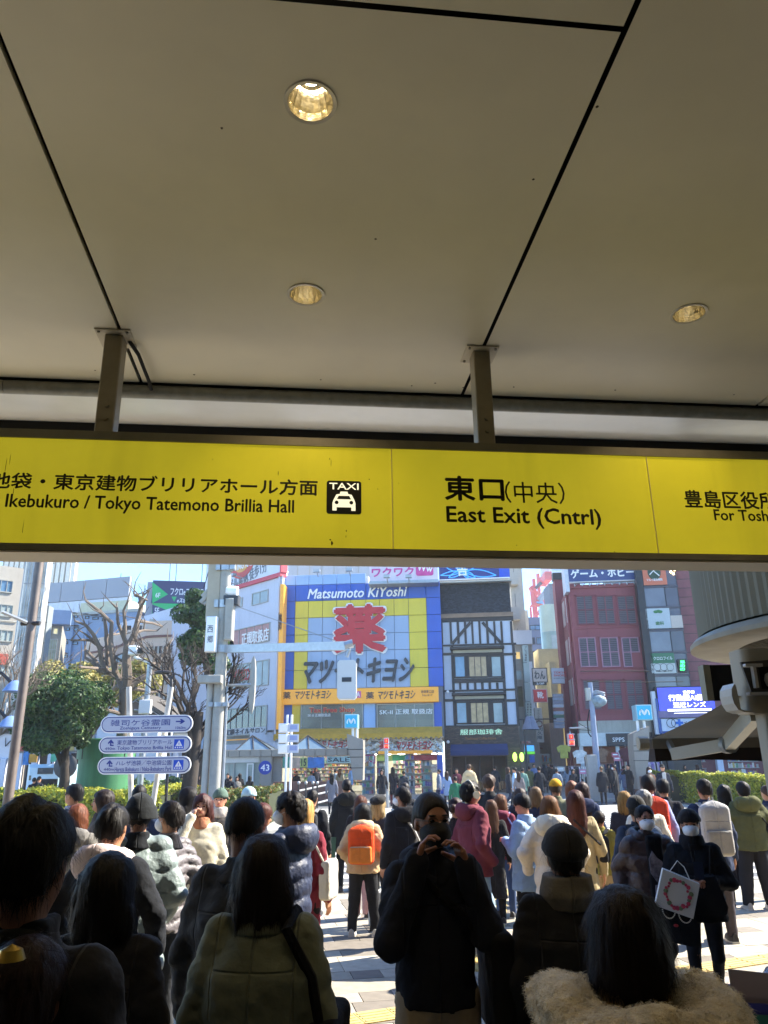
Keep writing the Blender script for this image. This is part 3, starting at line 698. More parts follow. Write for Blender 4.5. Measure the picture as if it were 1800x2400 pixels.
wbox(wb,Wf,C2,74,1150,340,1192,-.09,-.07,mat('strip_white','#c9cdcc',rough=.5),'window_strip'); wtext(wb,Wf,C2,'定額ネイルサロン',78,1190,335,1152,-.1,m_ink2,bold=.02)
wbox(wb,Wf,C2,70,1222,270,1230,-.16,-.12,m_or,'orange_line')
MB().tube([(-.25,-.08,1),(-.25,-.08,zt)],.07,8).build('drain_pipe',m_wb,wb)
bb=fempty('amusement_billboard',Wf,'white rooftop billboard with a red ring and grey lettering above the white building','billboard')
u0,_=Wf.uv(*C2(95,200)); z1=Wf.uv(*C2(300,60))[1]; zbb=Wf.uv(*C2(400,182))[1]
MB().box(u0-3,-.15,-.1,.3,zbb+.25,z1+5).build('board',mat('billboard_white','#cdd2d8',rough=.6,var=.06,vscale=.5),bb)
MB().box(u0-3,-.05,-.16,.35,zbb,zbb+.28).build('red_border',mat('border_red','#c4404c',rough=.5),bb)
MB().box(-.15,.0,-.16,.35,zbb+.28,z1+5).build('red_border',mat('border_red','#c4404c'),bb)
uc,zc=Wf.uv(*C2(197,40)); rr_=abs(Wf.uv(*C2(285,40))[0]-uc)
rg=[];n=40
for k in range(n): t=2*PI*k/n; rg.append((uc+rr_*math.cos(t),zc+rr_*.95*math.sin(t)))
MB().poly(rg,-.13,-.1).build('red_ring',mat('ring_red','#c9473d',rough=.5),bb); MB().poly([(uc+(x-uc)*.72,zc+(z-zc)*.72) for x,z in rg],-.15,-.131).build('ring_centre',mat('ring_gold','#d9a04a',rough=.5),bb)
wtext(bb,Wf,C2,'TING AMUS',140,112,272,68,-.16,m_wl,bold=.05); wtext(bb,Wf,C2,'ビル裏側 徒歩1分',108,205,345,125,-.11,mat('grey_letter','#6f757c'),bold=.01,rot=9)
for x,y in ((135,205),(215,175)):
    u,z=Wf.uv(*C2(x,y),0); o=MB(); o.tube([(u+.6,0,z-.35),(u,-1.,z)],.03,6); o.box(u-.3,u+.1,-1.2,-.9,z-.05,z+.12); o.build('flood_lamp',m_steel,bb)
# ------------------------------------------------------------------ coffee house
K=Fac(*C3(440,2000),50,-6)
cb_=fempty('coffee_house',K,'half timbered coffee house with black beams, white infill and a brick ground floor','building')
m_beam=mat('dark_timber','#2c2826',rough=.6,var=.2,vscale=4,bump=.1); m_inf=mat('infill_plaster','#b9c0cc',rough=.8,var=.06,vscale=2,dirt=.1)
uA=K.uv(*C3(130,1100))[0]; uB=K.uv(*C3(770,1100))[0]; z_t=K.uv(*C3(430,275))[1]; z_m=K.uv(*C3(430,540))[1]; zq=K.uv(*C3(430,1515))[1]; zh=K.uv(*C3(430,612))[1]
MB().box(uA+.05,uB-.05,.06,12,zq,z_m).build('wall',m_inf,cb_)
MB().box(uA+.02,uB-.02,.35,12,z_m,z_t).build('attic_wall',m_dfr,cb_)
sl=MB(); rs=random.Random(5); rows=26
for j in range(rows):
    z0=z_m+(z_t-z_m)*j/rows; z1=z_m+(z_t-z_m)*(j+1.25)/rows; yy=.0+.3*j/rows; u=uA-.15+(j%2)*.09
    while u<uB-.02:
        a=max(u,uA); w=rs.uniform(.12,.22); c=min(u+w,uB)
        if c>a+.01: t=rs.random()*.02; sl.add([(a,yy-.03-t,z0),(c-.012,yy-.03-t,z0),(c-.012,yy+.0,z1),(a,yy+.0,z1),(a,yy+.03,z0),(c-.012,yy+.03,z0)],[(0,1,2,3),(0,4,5,1)])
        u+=w
o=sl.build('slate',island('slate_grey',['#23272b','#2d3237','#1d2024','#383d42','#292a2d','#31363a'],rough=.6,var=.2),cb_); o['kind']='stuff'
wbox(cb_,K,C3,110,540,748,575,-.1,.4,mat('tan_band','#8d7560',rough=.7,var=.2),'tan_band'); wbox(cb_,K,C3,115,575,750,612,-.02,.3,m_beam,'beam',b=.02)
for k in range(34): 
    a=uA+(uB-uA)*k/34; MB().box(a,a+.05,-.14,-.1,K.uv(*C3(430,560))[1],K.uv(*C3(430,545))[1]).build('dentil',mat('tan_band',''),cb_)
def beam(x0,y0,x1,y1,y=-.04): return wbox(cb_,K,C3,x0,y0,x1,y1,y,.07,m_beam,'beam',b=.012)
def vb(xa,xb_,ym,y0,y1):
    ua=K.uv(*C3(xa,ym))[0]; ub_=K.uv(*C3(xb_,ym))[0]; z1=K.uv(*C3((xa+xb_)/2,y0))[1]; z0=K.uv(*C3((xa+xb_)/2,y1))[1]
    MB().bbox(ua,ub_,-.03,.065,z0,z1,b=.012).build('beam',m_beam,cb_)
for a,b_ in ((200,218),(262,283),(325,345),(388,405),(450,468),(515,535),(580,597),(640,658)): vb(a,b_,710,612,806)
vb(122,140,710,612,806); vb(725,745,710,612,806)
vb(128,148,1010,806,1515); vb(750,772,1010,806,1515); vb(214,236,1010,818,1515); vb(650,674,1010,818,1515)
for y0,y1 in ((806,820),(1200,1216)): beam(128,y0,775,y1,-.045)
for y0,y1 in ((885,905),(1285,1306)): beam(134,y0,226,y1,-.035); beam(662,y0,775,y1,-.035)
beam(228,1105,662,1142,-.045); beam(150,1508,800,1522,-.05); beam(228,884,662,906,-.045); beam(238,1284,680,1304,-.045)
for (xa,ya),(xb_,yb_) in (((378,622),(222,806)),((482,622),(648,806))):
    a=K.uv(*C3(xa,ya)); b=K.uv(*C3(xb_,yb_)); d=np.array([b[0]-a[0],b[1]-a[1]]); n_=np.array([-d[1],d[0]])/np.linalg.norm(d)*.09
    MB().poly([(a[0]-n_[0],a[1]-n_[1]),(a[0]+n_[0],a[1]+n_[1]),(b[0]+n_[0],b[1]+n_[1]),(b[0]-n_[0],b[1]-n_[1])],-.055,.05).build('beam',m_beam,cb_)
for a,b_ in ((280,300),(343,365),(408,430),(470,493),(535,557),(600,622)): vb(a,b_,1170,1142,1202)
for yo in (0,400):
    dx=16 if yo else 0
    wbox(cb_,K,C3,200+dx,826+yo,672+dx,850+yo,-.5,-.02,m_beam,'awning_box',b=.03)
    wbox(cb_,K,C3,228+dx,858+yo,652+dx,882+yo,-.12,-.02,mat('cream_lintel','#a9a594',rough=.6),'lintel')
    wbox(cb_,K,C3,232+dx,906+yo,655+dx,1100+yo,-.03,.04,m_beam,'window_surround')
    window(cb_,K,C3,240+dx,910+yo,335+dx,1098+yo,1,1,m_dfr,m_glassb,y=-.03); window(cb_,K,C3,360+dx,910+yo,525+dx,1095+yo,3,1,m_dfr,mat('warm_glass','#8b7a58',rough=.1,var=.3,emit=.1),y=-.03); window(cb_,K,C3,555+dx,910+yo,648+dx,1095+yo,1,1,m_dfr,m_glassl,y=-.03)
# brick ground floor
def brickmat(name,c1,c2,mortar,sx):
    if name in _M: return _M[name]
    m=bpy.data.materials.new(name); m.use_nodes=True; N=m.node_tree.nodes; L=m.node_tree.links; b=N['Principled BSDF']
    br=N.new('ShaderNodeTexBrick'); br.inputs['Color1'].default_value=(*lin(c1),1); br.inputs['Color2'].default_value=(*lin(c2),1); br.inputs['Mortar'].default_value=(*lin(mortar),1)
    br.inputs['Scale'].default_value=sx; br.inputs['Mortar Size'].default_value=.015; br.inputs['Brick Width'].default_value=.22; br.inputs['Row Height'].default_value=.075; br.inputs['Bias'].default_value=.1
    tc=N.new('ShaderNodeTexCoord'); mp=N.new('ShaderNodeMapping'); mp.inputs['Rotation'].default_value=(PI/2,0,0); L.new(tc.outputs['Object'],mp.inputs[0]); L.new(mp.outputs[0],br.inputs['Vector']); L.new(br.outputs[0],b.inputs['Base Color']); b.inputs['Roughness'].default_value=.85
    bp=N.new('ShaderNodeBump'); bp.inputs['Distance'].default_value=.02; bp.inputs['Strength'].default_value=.6; bp.invert=True; L.new(br.outputs[1],bp.inputs['Height']); L.new(bp.outputs[0],b.inputs['Normal'])
    _M[name]=m; return m
m_brick=brickmat('brown_brick','#6d5a4a','#4b3f36','#3b352f',1.)
u0,u1=K.uv(*C3(150,1600))[0],K.uv(*C3(800,1600))[0]; zl=K.uv(*C3(450,1700))[1]
MB().box(u0,u1,-.02,.3,zl,zq-.02).build('brick_wall',m_brick,cb_)
MB().box(u0,K.uv(*C3(212,1850))[0],-.02,.3,.1,zl).build('brick_pier',m_brick,cb_); MB().box(K.uv(*C3(702,1850))[0],u1,-.02,.3,.1,zl).build('brick_pier',m_brick,cb_)
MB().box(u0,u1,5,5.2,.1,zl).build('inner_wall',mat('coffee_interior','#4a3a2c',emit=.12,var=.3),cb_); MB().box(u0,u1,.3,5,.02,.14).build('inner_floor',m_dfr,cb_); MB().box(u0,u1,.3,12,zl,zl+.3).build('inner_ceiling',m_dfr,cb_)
wtext(cb_,K,C3,'服部珈琲舎',290,1592,655,1545,-.03,mat('neon_pale_green','#a8d6b8',emit=.25,var=0),bold=.0,ext=.06)
wtext(cb_,K,C3,'Traditional Coffee House',332,1635,600,1612,-.03,mat('orange_letter','#a8703a',var=0),bold=.0,ext=.03)
u0,u1,z0,z1=K.rect(C3,205,1692,705,1770,-.9)
MB().add([(u0,0,z1+.15),(u1,0,z1+.15),(u1,-.9,z1-.25),(u0,-.9,z1-.25),(u1,-.9,z0),(u0,-.9,z0),(u0,0,z0+.2),(u1,0,z0+.2)],[(0,3,2,1),(3,5,4,2),(0,6,5,3),(1,2,4,7)]).build('blue_awning',mat('awning_navy','#23345f',rough=.85,var=.12),cb_)
window(cb_,K,C3,220,1772,700,1995,4,1,m_dfr,mat('cafe_glass','#3a332a',rough=.05,var=.2,trans=.7),y=.2,mw=.06)
for x in (762,822):
    u,z=K.uv(*C3(x,1785),-.35); MB().sphere((u,-.35,z),(.13,.13,.27),12).build('green_lantern',mat('lantern_green','#a8e04a',emit=1.6,var=0),cb_,True)
for x,y in ((182,1222),(185,1655)):
    u,z=K.uv(*C3(x,y),-.2); MB().sphere((u,-.2,z),.1,10).build('dome_camera',m_wl,cb_,True)
bs=fempty('coffee_billboard',K,'dark blue rooftop billboard with cyan line flower and a white kanji','billboard')
wbox(bs,K,C3,106,100,716,240,-.3,0,mat('billboard_navy','#1e2c74',rough=.4,var=.1,vscale=.6),'board'); wbox(bs,K,C3,625,102,714,238,-.33,-.3,mat('billboard_blue','#2a4fc0',rough=.4),'side_stripe')
wbox(bs,K,C3,104,240,718,250,-.36,.05,m_wl,'white_rail'); wbox(bs,K,C3,104,262,735,272,-.2,12,m_wfr,'roof_edge')
o=MB()
for ax,ay,bx,by,wd_ in ((310,180,600,215,30),(310,180,150,130,22),(310,180,120,215,16),(310,180,440,110,22),(310,180,190,235,18),(310,180,360,240,14),(310,180,230,110,16),(310,180,420,235,18)):
    for s in (-1,1):
        P=[]
        for k in range(9):
            t=k/8; x=ax+(bx-ax)*t; y=ay+(by-ay)*t; L_=math.hypot(bx-ax,by-ay); nx_,ny_=-(by-ay)/L_,(bx-ax)/L_; w_=math.sin(PI*min(1,t*1.0))*wd_*s
            u,z=K.uv(*C3(x+nx_*w_,y+ny_*w_),-.33); P.append((u,-.33,z))
        o.tube(P,.035,5)
o.build('line_flower',mat('cyan_line','#3f8fe0',emit=.35,var=0),bs); wtext(bs,K,C3,'舎',258,218,358,108,-.36,m_wl,bold=.03)
# ------------------------------------------------------------------ red building
Q=Fac(*C4(500,1700),50,-6)
rb=fempty('red_building',Q,'weathered dark red building with three rows of louvred windows','building')
m_rd=mat('red_render','#8c464a',rough=.65,var=.15,vscale=.7,dirt=.22,bump=.1,bscale=5,col2='#7c3c42')
ql=Q.uv(*C4(165,900))[0]; qr=Q.uv(*C4(722,900))[0]; qt=Q.uv(*C4(400,275))[1]; qb=Q.uv(*C4(450,1322))[1]
MB().box(ql,qr,.0,4.6,qb,qt).build('wall',m_rd,rb); MB().box(ql-.12,qr+.12,-.12,.3,qt-.12,qt+.1).build('parapet',m_rd,rb)
wbox(rb,Q,C4,130,262,665,272,.0,.6,m_dfr,'roof_gap')
for r_,(y0,y1,xs) in enumerate(((350,578,((170,305),(330,465),(490,630))),(675,908,((192,326),(360,500),(526,662))),(1002,1242,((222,360),(395,527),(558,694))))):
    for k,(x0,x1) in enumerate(xs):
        u0,u1,z0,z1=Q.rect(C4,x0,y0,x1,y1,-.02)
        w=empty('shutter_window',(0,0,0)); w.parent=rb
        b=MB(); fw=.07; b.box(u0,u1,-.1,0,z1-fw,z1); b.box(u0,u1,-.1,0,z0,z0+fw); b.box(u0,u0+fw,-.1,0,z0,z1); b.box(u1-fw,u1,-.1,0,z0,z1)
        m_pf=mat('shutter_frame','#a07484' if r_==1 else '#8a5058',rough=.6) if r_==1 else mat('shutter_frame_red','#7d4148',rough=.6)
        um=(u0+u1)/2; zm=(z0+z1)/2; b.box(um-.035,um+.035,-.09,0,z0+fw,z1-fw); b.box(u0+fw,u1-fw,-.088,0,zm-.03,zm+.03)
        bpy.data.objects.remove(w); f=b.build('shutter_window',m_pf,rb)
        MB().box(u0+fw,u1-fw,-.02,-.004,z0+fw,z1-fw).build('shutter_back',mat('shutter_back','#3a3636'),f)
        lv=MB(); nz=15
        for q_ in range(nz):
            za=z0+fw+(z1-z0-2*fw)*(q_+.2)/nz; lv.add([(u0+fw,-.07,za),(u1-fw,-.07,za),(u1-fw,-.025,za+.09),(u0+fw,-.025,za+.09)],[(0,1,2,3)])
        o=lv.build('louvre',mat('louvre_grey','#6a6064',rough=.7,var=.15),f); o['kind']='stuff'
        if r_==1 and k==2:
            MB().box(um+.01,u1+.1,-.13,-.1,z0-.05,zm-.05).build('red_board',m_rd,f)
        MB().box(u0-.08,u1+.08,-.14,0,z1,z1+.07).build('lintel',m_rd,rb); 
for y in (595,940,1260): wbox(rb,Q,C4,165+(y-595)*.09,y,690+(y-595)*.09,y+8,-.06,.02,m_rd,'string_course')
MB().tube([(ql-.08,.8,1),(ql-.08,.8,qt)],.09,8).build('drain_pipe',m_rd,rb)
# oblique side wall bays
for k in range(3):
    z=qb+1.2+k*(qt-qb)/3.2
    for yy in (.9,2.9): MB().box(ql-.05,ql+.02,yy,yy+1.1,z,z+1.7).build('side_window',mat('side_window','#b3a3a0',rough=.3),rb)
MB().box(ql-.35,ql+1.5,4.7,6.2,.1,qt+1.6).build('rear_wing',m_rd,rb)
MB().box(ql-.45,ql+.6,4.6,5.4,qt+1.6,qt+2.1).build('chimney_cap',m_dfr,rb)
# storefront
wbox(rb,Q,C4,192,1322,775,1418,-.1,.4,mat('beige_band','#a8a293',rough=.7,var=.15,vscale=1,dirt=.35),'beige_band')
wbox(rb,Q,C4,195,1418,620,1520,-.6,.3,mat('shop_white','#c6cac6',rough=.4),'shop_fascia'); wbox(rb,Q,C4,402,1422,592,1520,-.66,-.6,mat('sign_black','#26272b',rough=.4),'name_board')
wtext(rb,Q,C4,'SPPS',450,1488,543,1455,-.66,m_wl,bold=.02,ext=.02)
for a,b_ in ((205,232),(488,515),(612,640)): 
    u0,u1=Q.uv(*C4(a,1650),-.5)[0],Q.uv(*C4(b_,1650),-.5)[0]; MB().box(u0,u1,-.5,-.3,.1,Q.uv(*C4(400,1520),-.5)[1]).build('shop_pillar',mat('shop_white',''),rb)
u0,u1=ql-.2,qr+.3; zz=Q.uv(*C4(400,1520))[1]
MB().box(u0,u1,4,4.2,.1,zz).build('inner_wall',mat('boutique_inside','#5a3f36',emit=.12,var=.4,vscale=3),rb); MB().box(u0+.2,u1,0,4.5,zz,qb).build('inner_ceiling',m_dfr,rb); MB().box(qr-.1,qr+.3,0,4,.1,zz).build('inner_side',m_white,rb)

hb=fempty('game_billboard',Q,'navy rooftop billboard with rounded white katakana above the red building','billboard')
wbox(hb,Q,C4,100,108,642,243,-.4,0,mat('frame_white','#c9ccd2',rough=.5),'white_frame',b=.02); wbox(hb,Q,C4,106,112,636,234,-.43,-.4,mat('billboard_navy2','#2b3f74',rough=.45,var=.06),'board')
MB().box(Q.uv(*C4(72,180))[0],Q.uv(*C4(101,180))[0],-.35,1.2,Q.uv(*C4(90,330))[1],Q.uv(*C4(90,90))[1]+1).build('white_side',mat('frame_white',''),hb)
wtext(hb,Q,C4,'ゲーム・ホビー',125,208,615,142,-.44,m_wl,bold=.075,ext=.03)
for k in range(9):
    u=Q.uv(*C4(150+k*58,255))[0]; MB().tube([(u,-.2,qt),(u,-.2,qt+.6)],.04,5).tube([(u,-.2,qt),(u+.5,.3,qt+.5)],.03,5).build('support_strut',m_steel,hb)
# ================================================================== black glass building and LED screen (right)
N_=Fac(*C4(800,1900),49,-6)
gb=fempty('glass_tenant_building',N_,'narrow black glass building stacked with clinic signboards, right of the red building','building')
g0=N_.uv(*C4(735,700))[0]; g1=N_.uv(*C4(1015,700))[0]; gm_=N_.uv(*C4(905,700))[0]; gt=N_.uv(*C4(800,100))[1]
MB().box(g0-.35,g1,.1,12,.1,gt+3).build('wall',mat('black_cladding','#1d1c20',rough=.35,var=.1),gb)
MB().box(g0-.4,g0+.05,-.12,.2,.1,gt+3).build('corner_fin',mat('black_fin','#17161a',rough=.4),gb)
m_gg=mat('tenant_glass','#6b6a70',rough=.08,var=.35,vscale=.4,spec=.9); m_gd=mat('tenant_glass_dark','#463a3d',rough=.06,var=.4,vscale=.5,spec=.9)
fl=[(-60,120,0),(128,270,0),(280,432,1),(446,610,2),(622,784,1),(796,962,3),(974,1058,1)]
for y0,y1,k in fl:
    za=N_.uv(*C4(850,y1))[1]; zc=N_.uv(*C4(850,y0))[1]
    MB().box(g0+.05,gm_-.03,.0,.09,za,zc).build('glass_pane',m_gg,gb); MB().box(gm_+.03,g1-.08,.0,.09,za,zc).build('glass_pane',m_gd,gb)
    MB().box(g0,g1,-.06,.08,za-.16,za-.02).build('mullion',mat('mullion_grey','#4a474e',rough=.4,metal=.4),gb)
def plate(x0,y0,x1,y1,c,par=gb,F=N_,C=C4,front=-.12,name='signboard',emit=0,back=None):
    return wbox(par,F,C,x0,y0,x1,y1,front,back if back is not None else front+.08,mat('plate_'+c.lstrip('#'),c,rough=.45,var=.06,emit=emit),name)
plate(686,120,868,268,'#c66a48'); u,z=N_.uv(*C4(772,165),-.12); MB().poly([(u+.42*math.cos(t),z+.5*math.sin(t)-.05) for t in [2*PI*k/24 for k in range(24)]],-.14,-.12).build('round_emblem',mat('emblem_green','#2c4a38'),gb)
MB().sphere((u,-.15,z+.18),(.12,.02,.12),10).build('emblem_figure',m_wl,gb); o=MB(); o.tube([(u-.3,-.15,z-.2),(u-.05,-.15,z+.05),(u+.3,-.15,z-.3)],.04,5); o.build('emblem_line',m_wl,gb)
wtext(gb,N_,C4,'マルイ歯治療院',715,238,838,218,-.125,m_wl,bold=.02)
plate(712,450,900,606,'#aab4b6'); wtext(gb,N_,C4,'歯科',785,580,850,552,-.125,mat('sign_green','#3d7a48'),bold=.03)
for dx in (-14,6,20): 
    u,z=N_.uv(*C4(800+dx,472+abs(dx-4)*.3),-.12); MB().sphere((u,-.13,z),(.16,.02,.1),8).build('leaf_emblem',mat('sign_green',''),gb)
plate(748,798,930,878,'#2f6b48'); plate(752,878,942,955,'#b9bdb7'); wtext(gb,N_,C4,'クロロフイル',768,852,915,825,-.125,m_wl,bold=.01)
for k in range(3):
    u,z=N_.uv(*C4(798+k*50,908),-.12); b=MB(); rr0=.22; b.tube([(u+rr0*math.cos(t),-.13,z+rr0*math.sin(t)) for t in [2*PI*i/16 for i in range(17)]],.012,5); b.build('ring_mark',m_ink2,gb)
wtext(gb,N_,C4,'お気軽にご相談ください',788,945,915,932,-.125,m_ink2)
m_led=mat('led_green','#2fe86a',emit=3.,var=0); plate(962,845,1030,948,'#141414',front=-.2,name='led_panel')
for s,y0,y1 in (('早',858,882),('め',884,908),('の',912,934)): wtext(gb,N_,C4,s,976,y1,1012,y0,-.21,m_led,bold=.02)
for (x,y,c) in ((905,165,3),(925,180,3),(935,150,3)):
    u,z=N_.uv(*C4(x,y),-.1); MB().sphere((u,-.05,z),.07,8).build('interior_lamp',mat('warm_spot','#ffe2a0',emit=6,var=0),gb)
plate(905,505,995,602,'#b9ada0')
br_=fempty('brick_red_building',N_,'dull red tiled building sliver behind the LED screen','building',u=g1)
w_=N_.uv(*C4(1250,950))[0]-g1; o=MB().box(.05,w_+6,.6,12,.1,N_.uv(*C4(1100,800))[1]+6).build('wall',mat('dull_red_tile','#7c474a',rough=.6,var=.15),br_)
for k in range(14): MB().box(.05,w_+6,.58,.6,6+k*.6,6.03+k*.6).build('tile_joint',m_dfr,br_)
ls=fempty('led_screen',N_,'large blue LED advertising screen with white Japanese text','screen')
wbox(ls,N_,C4,800,1058,1245,1305,-.9,-.3,mat('screen_case','#23232b',rough=.5),'case')
m_sc=mat('screen_blue','#2a33b8',col2='#262b6a',emit=.9,var=.3,vscale=.35,rough=.3)
wbox(ls,N_,C4,806,1064,1240,1245,-.94,-.9,m_sc,'screen_face'); wbox(ls,N_,C4,806,1245,1240,1298,-.94,-.9,mat('screen_dark','#2f3054',emit=.6,rough=.3),'screen_lower')
m_sw=mat('screen_white','#e9e9f6',emit=1.0,var=0)
wtext(ls,N_,C4,'世界初',997,1113,1085,1090,-.94,m_sw,bold=.03); wtext(ls,N_,C4,'行動型AI搭載',885,1168,1215,1120,-.94,m_sw,bold=.03); wtext(ls,N_,C4,'遠近レンズ',922,1220,1175,1178,-.94,m_sw,bold=.03)
wbox(ls,N_,C4,880,1232,1220,1248,-.96,-.94,m_sw,'text_strip'); wtext(ls,N_,C4,'バリラックスXR 正規取扱店',935,1246,1165,1234,-.962,m_ink2)
wbox(ls,N_,C4,930,1262,1225,1265,-.955,-.94,m_sw,'thin_line')
es=fempty('optician_sign',N_,'white optician sign with round spectacles and a blue cross under the LED screen','sign')
wbox(es,N_,C4,832,1306,1245,1402,-.85,-.3,mat('optician_white','#c9d0db',rough=.5),'board'); wbox(es,N_,C4,840,1403,1245,1436,-.85,-.3,mat('optician_blue','#23468a',rough=.5),'blue_board')
for x in (905,942):
    u,z=N_.uv(*C4(x,1343),-.87); MB().tube([(u+.26*math.cos(t),-.88,z+.26*math.sin(t)) for t in [2*PI*i/20 for i in range(21)]],.018,5).build('spectacle_rim',m_ink2,es)
u,z=N_.uv(*C4(970,1341),-.87); MB().box(u-.22,u+.22,-.9,-.85,z-.07,z+.07).box(u-.07,u+.07,-.905,-.85,z-.22,z+.22).build('blue_cross',mat('cross_blue','#2a6ac0'),es)
wtext(es,N_,C4,'メガネ',1000,1358,1110,1326,-.86,m_ink2,bold=.04); wtext(es,N_,C4,'EYE CARE',945,1388,1020,1374,-.86,m_ink2); wtext(es,N_,C4,'コンタクト',885,1430,985,1412,-.86,m_wl,bold=.03)
wbox(es,N_,C4,772,1095,800,1430,-.8,-.4,m_white,'blade_sign'); wbox(es,N_,C4,800,1150,822,1425,-.9,-.5,mat('blade_blue','#3c5c96'),'blade_sign')
# low shops right, behind the hedge
rs_=fempty('low_shop_row',N_,'row of ground floor shops with goods in the shade behind the right hedge','shop front')
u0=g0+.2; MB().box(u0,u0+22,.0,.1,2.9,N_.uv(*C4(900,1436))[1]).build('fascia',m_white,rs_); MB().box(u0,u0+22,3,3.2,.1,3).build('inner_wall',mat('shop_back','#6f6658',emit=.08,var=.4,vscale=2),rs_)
for k in range(8): MB().box(u0+k*2.9,u0+k*2.9+.35,-.1,.3,.1,2.9).build('pillar',m_wb if k%2 else m_ink2,rs_)
for k in range(6): goods(rs_,u0+.6+k*3.1,u0+2.4+k*3.1,.5,.2,2.1,5,seed=50+k)
rt=fempty('right_office_block',N_,'pale office block at the far right edge behind the concrete tower','building',u=w_+g1+4,y=3)
MB().box(0,30,0,14,0,24).build('wall',m_wb,rt)
# ================================================================== ALLEY (between coffee house and red building)
def simple_building(C,x0,x1,ytop,Y,yaw,m,lab,depth=8,name='alley_building',extra=None,zt=None):
    xm=(x0+x1)/2; F=Fac(*C(xm,1700 if C is C3 else 1900),Y,yaw); e=fempty(name,F,lab,'building')
    u0=F.uv(*C(x0,ytop+200))[0]; u1=F.uv(*C(x1,ytop+200))[0]; z=zt or F.uv(*C(xm,ytop))[1]
    MB().box(u0,u1,0,depth,0,z).build('wall',m,e); return e,F,u0,u1,z
m_bal=mat('balcony_beige','#bdb5a6',rough=.75,var=.1,dirt=.15)
e,F,a,b_,z=simple_building(C3,728,835,150,62,0,m_bal,'slim tall apartment block with stacked balconies rising above the coffee house',depth=3)
for k in range(9):
    zz=z-1.6-k*2.9
    if zz<4: break
    f=MB().box(a-.3,b_-.5,-.9,-.75,zz,zz+1.0).box(a-.3,b_-.5,-.75,0,zz,zz+.12).build('balcony',m_bal,e); MB().box(a+.3,b_-.7,-.03,0,zz+1.1,zz+2.3).build('window',m_glass,e)
MB().box(b_-.45,b_+.35,.5,2.5,0,z-3.5).build('side_stack',mat('balcony_pale','#cdc9bd',rough=.7,var=.1),e)
e,F,a,b_,z=simple_building(C3,750,925,812,56,0,mat('alley_grey','#9f978c',rough=.8,var=.1,dirt=.1),'low grey alley building with a white tile sign column and framed windows',depth=2)
MB().box(a,b_,-.2,.3,z-.02,z+1.0).build('roof_parapet',m_white,e)
window(e,F,C3,765,870,815,945,1,1,m_wfr,m_tan); window(e,F,C3,770,1035,828,1118,1,1,m_wfr,m_glassl)
wbox(e,F,C3,782,1175,832,1350,-.15,-.02,mat('poster_olive','#77704a',col2='#26221f',vscale=.9,var=.3),'poster')
m_milk=mat('milk_glass','#b9c9c3',rough=.25,var=.06)
for k,(y0,y1) in enumerate(((820,968),(972,1138),(1142,1305),(1308,1480))): wbox(e,F,C3,832+k*9,y0,880+k*10,y1,-.5,-.02,m_milk,'column_panel')
for i,ch in enumerate('アレス美容院'): wtext(e,F,C3,ch,848,848+i*22,866,830+i*22,-.5,m_ink2,bold=.01)
wbox(e,F,C3,888,960,930,1480,-.45,-.1,m_wl,'white_fin')
for i,ch in enumerate('美容整形外科'): wtext(e,F,C3,ch,866,1340+i*23,882,1322+i*23,-.5,m_ink2); wtext(e,F,C3,ch,892,1340+i*23,906,1322+i*23,-.5,m_ink2)
e,F,a,b_,z=simple_building(C3,868,992,578,95,0,mat('slate_blue_render','#6b7387',rough=.7,var=.06),'slate blue tapered house standing deep in the alley',depth=2)
for y0,y1,x0,x1,g in ((645,688,893,985,m_glassb),(752,812,893,935,m_glass),(752,812,950,992,m_glassb),(870,930,900,945,m_glass)): window(e,F,C3,x0,y0,x1,y1,2,1,m_dfr,g)
# curved pale green tower
Fg=Fac(*C3(1080,1700),80,0); e=fempty('curved_tower',Fg,'pale green tower with a rounded corner and banded windows above the alley','building')
gc=Fg.uv(*C3(1085,650))[0]; rg_=Fg.uv(*C3(1165,650))[0]-gc; zt=Fg.uv(*C3(1085,462))[1]; m_pg=mat('pale_green_glass','#a9b7a6',rough=.25,var=.12,vscale=.5); m_pgd=mat('pale_green_glass_deep','#8aa39d',rough=.15,var=.2,vscale=.5)
for k in range(8):
    z1=zt-k*2.9; MB().lathe([(rg_,z1-2.86),(rg_,z1)],(gc,rg_,0),28,PI,2*PI).build('curved_panel',m_pg if k%2==0 else m_pgd,e,True); MB().lathe([(rg_*.985,z1-2.9),(rg_*.985,z1-2.86)],(gc,rg_,0),28,PI,2*PI).build('joint_band',m_wfr,e)
MB().box(gc-rg_*.9,gc+rg_*1.8,rg_,rg_+1,0,zt).build('wall',m_pg,e); MB().lathe([(.01,zt),(rg_,zt)],(gc,rg_,0),28).build('roof',m_wfr,e)
MB().box(gc,gc+2.4,rg_-1,rg_+2,zt,zt+2.2).build('roof_room',mat('grey_roof_room','#7d8288'),e)
for k in (1,3): MB().box(gc-.2,gc+1.2,-.06,0.3,zt-k*2.9-2.2,zt-k*2.9-.4).build('window',m_glassl,e)
e,F,a,b_,z=simple_building(C3,978,1190,850,62,0,mat('cream_render','#cbbf97',rough=.75,var=.08,dirt=.12),'cream plastered building on the right side of the alley',depth=2.2)
MB().box(a+2.3,b_,-.3,0,z-3.6,z-3.2).build('ledge',m_bal,e); MB().box(F.uv(*C3(1040,1200))[0],F.uv(*C3(1098,1200))[0],-1.6,0,0,F.uv(*C3(1060,985))[1]).build('cream_pier',mat('cream_render',''),e)
MB().box(F.uv(*C3(1040,1400),-1)[0],F.uv(*C3(1100,1400),-1)[0],-1.7,-1.6,2,F.uv(*C3(1060,1275),-1)[1]).build('dark_sign_column',m_dfr,e)
Fa=Fac(*C3(980,1700),53,0)
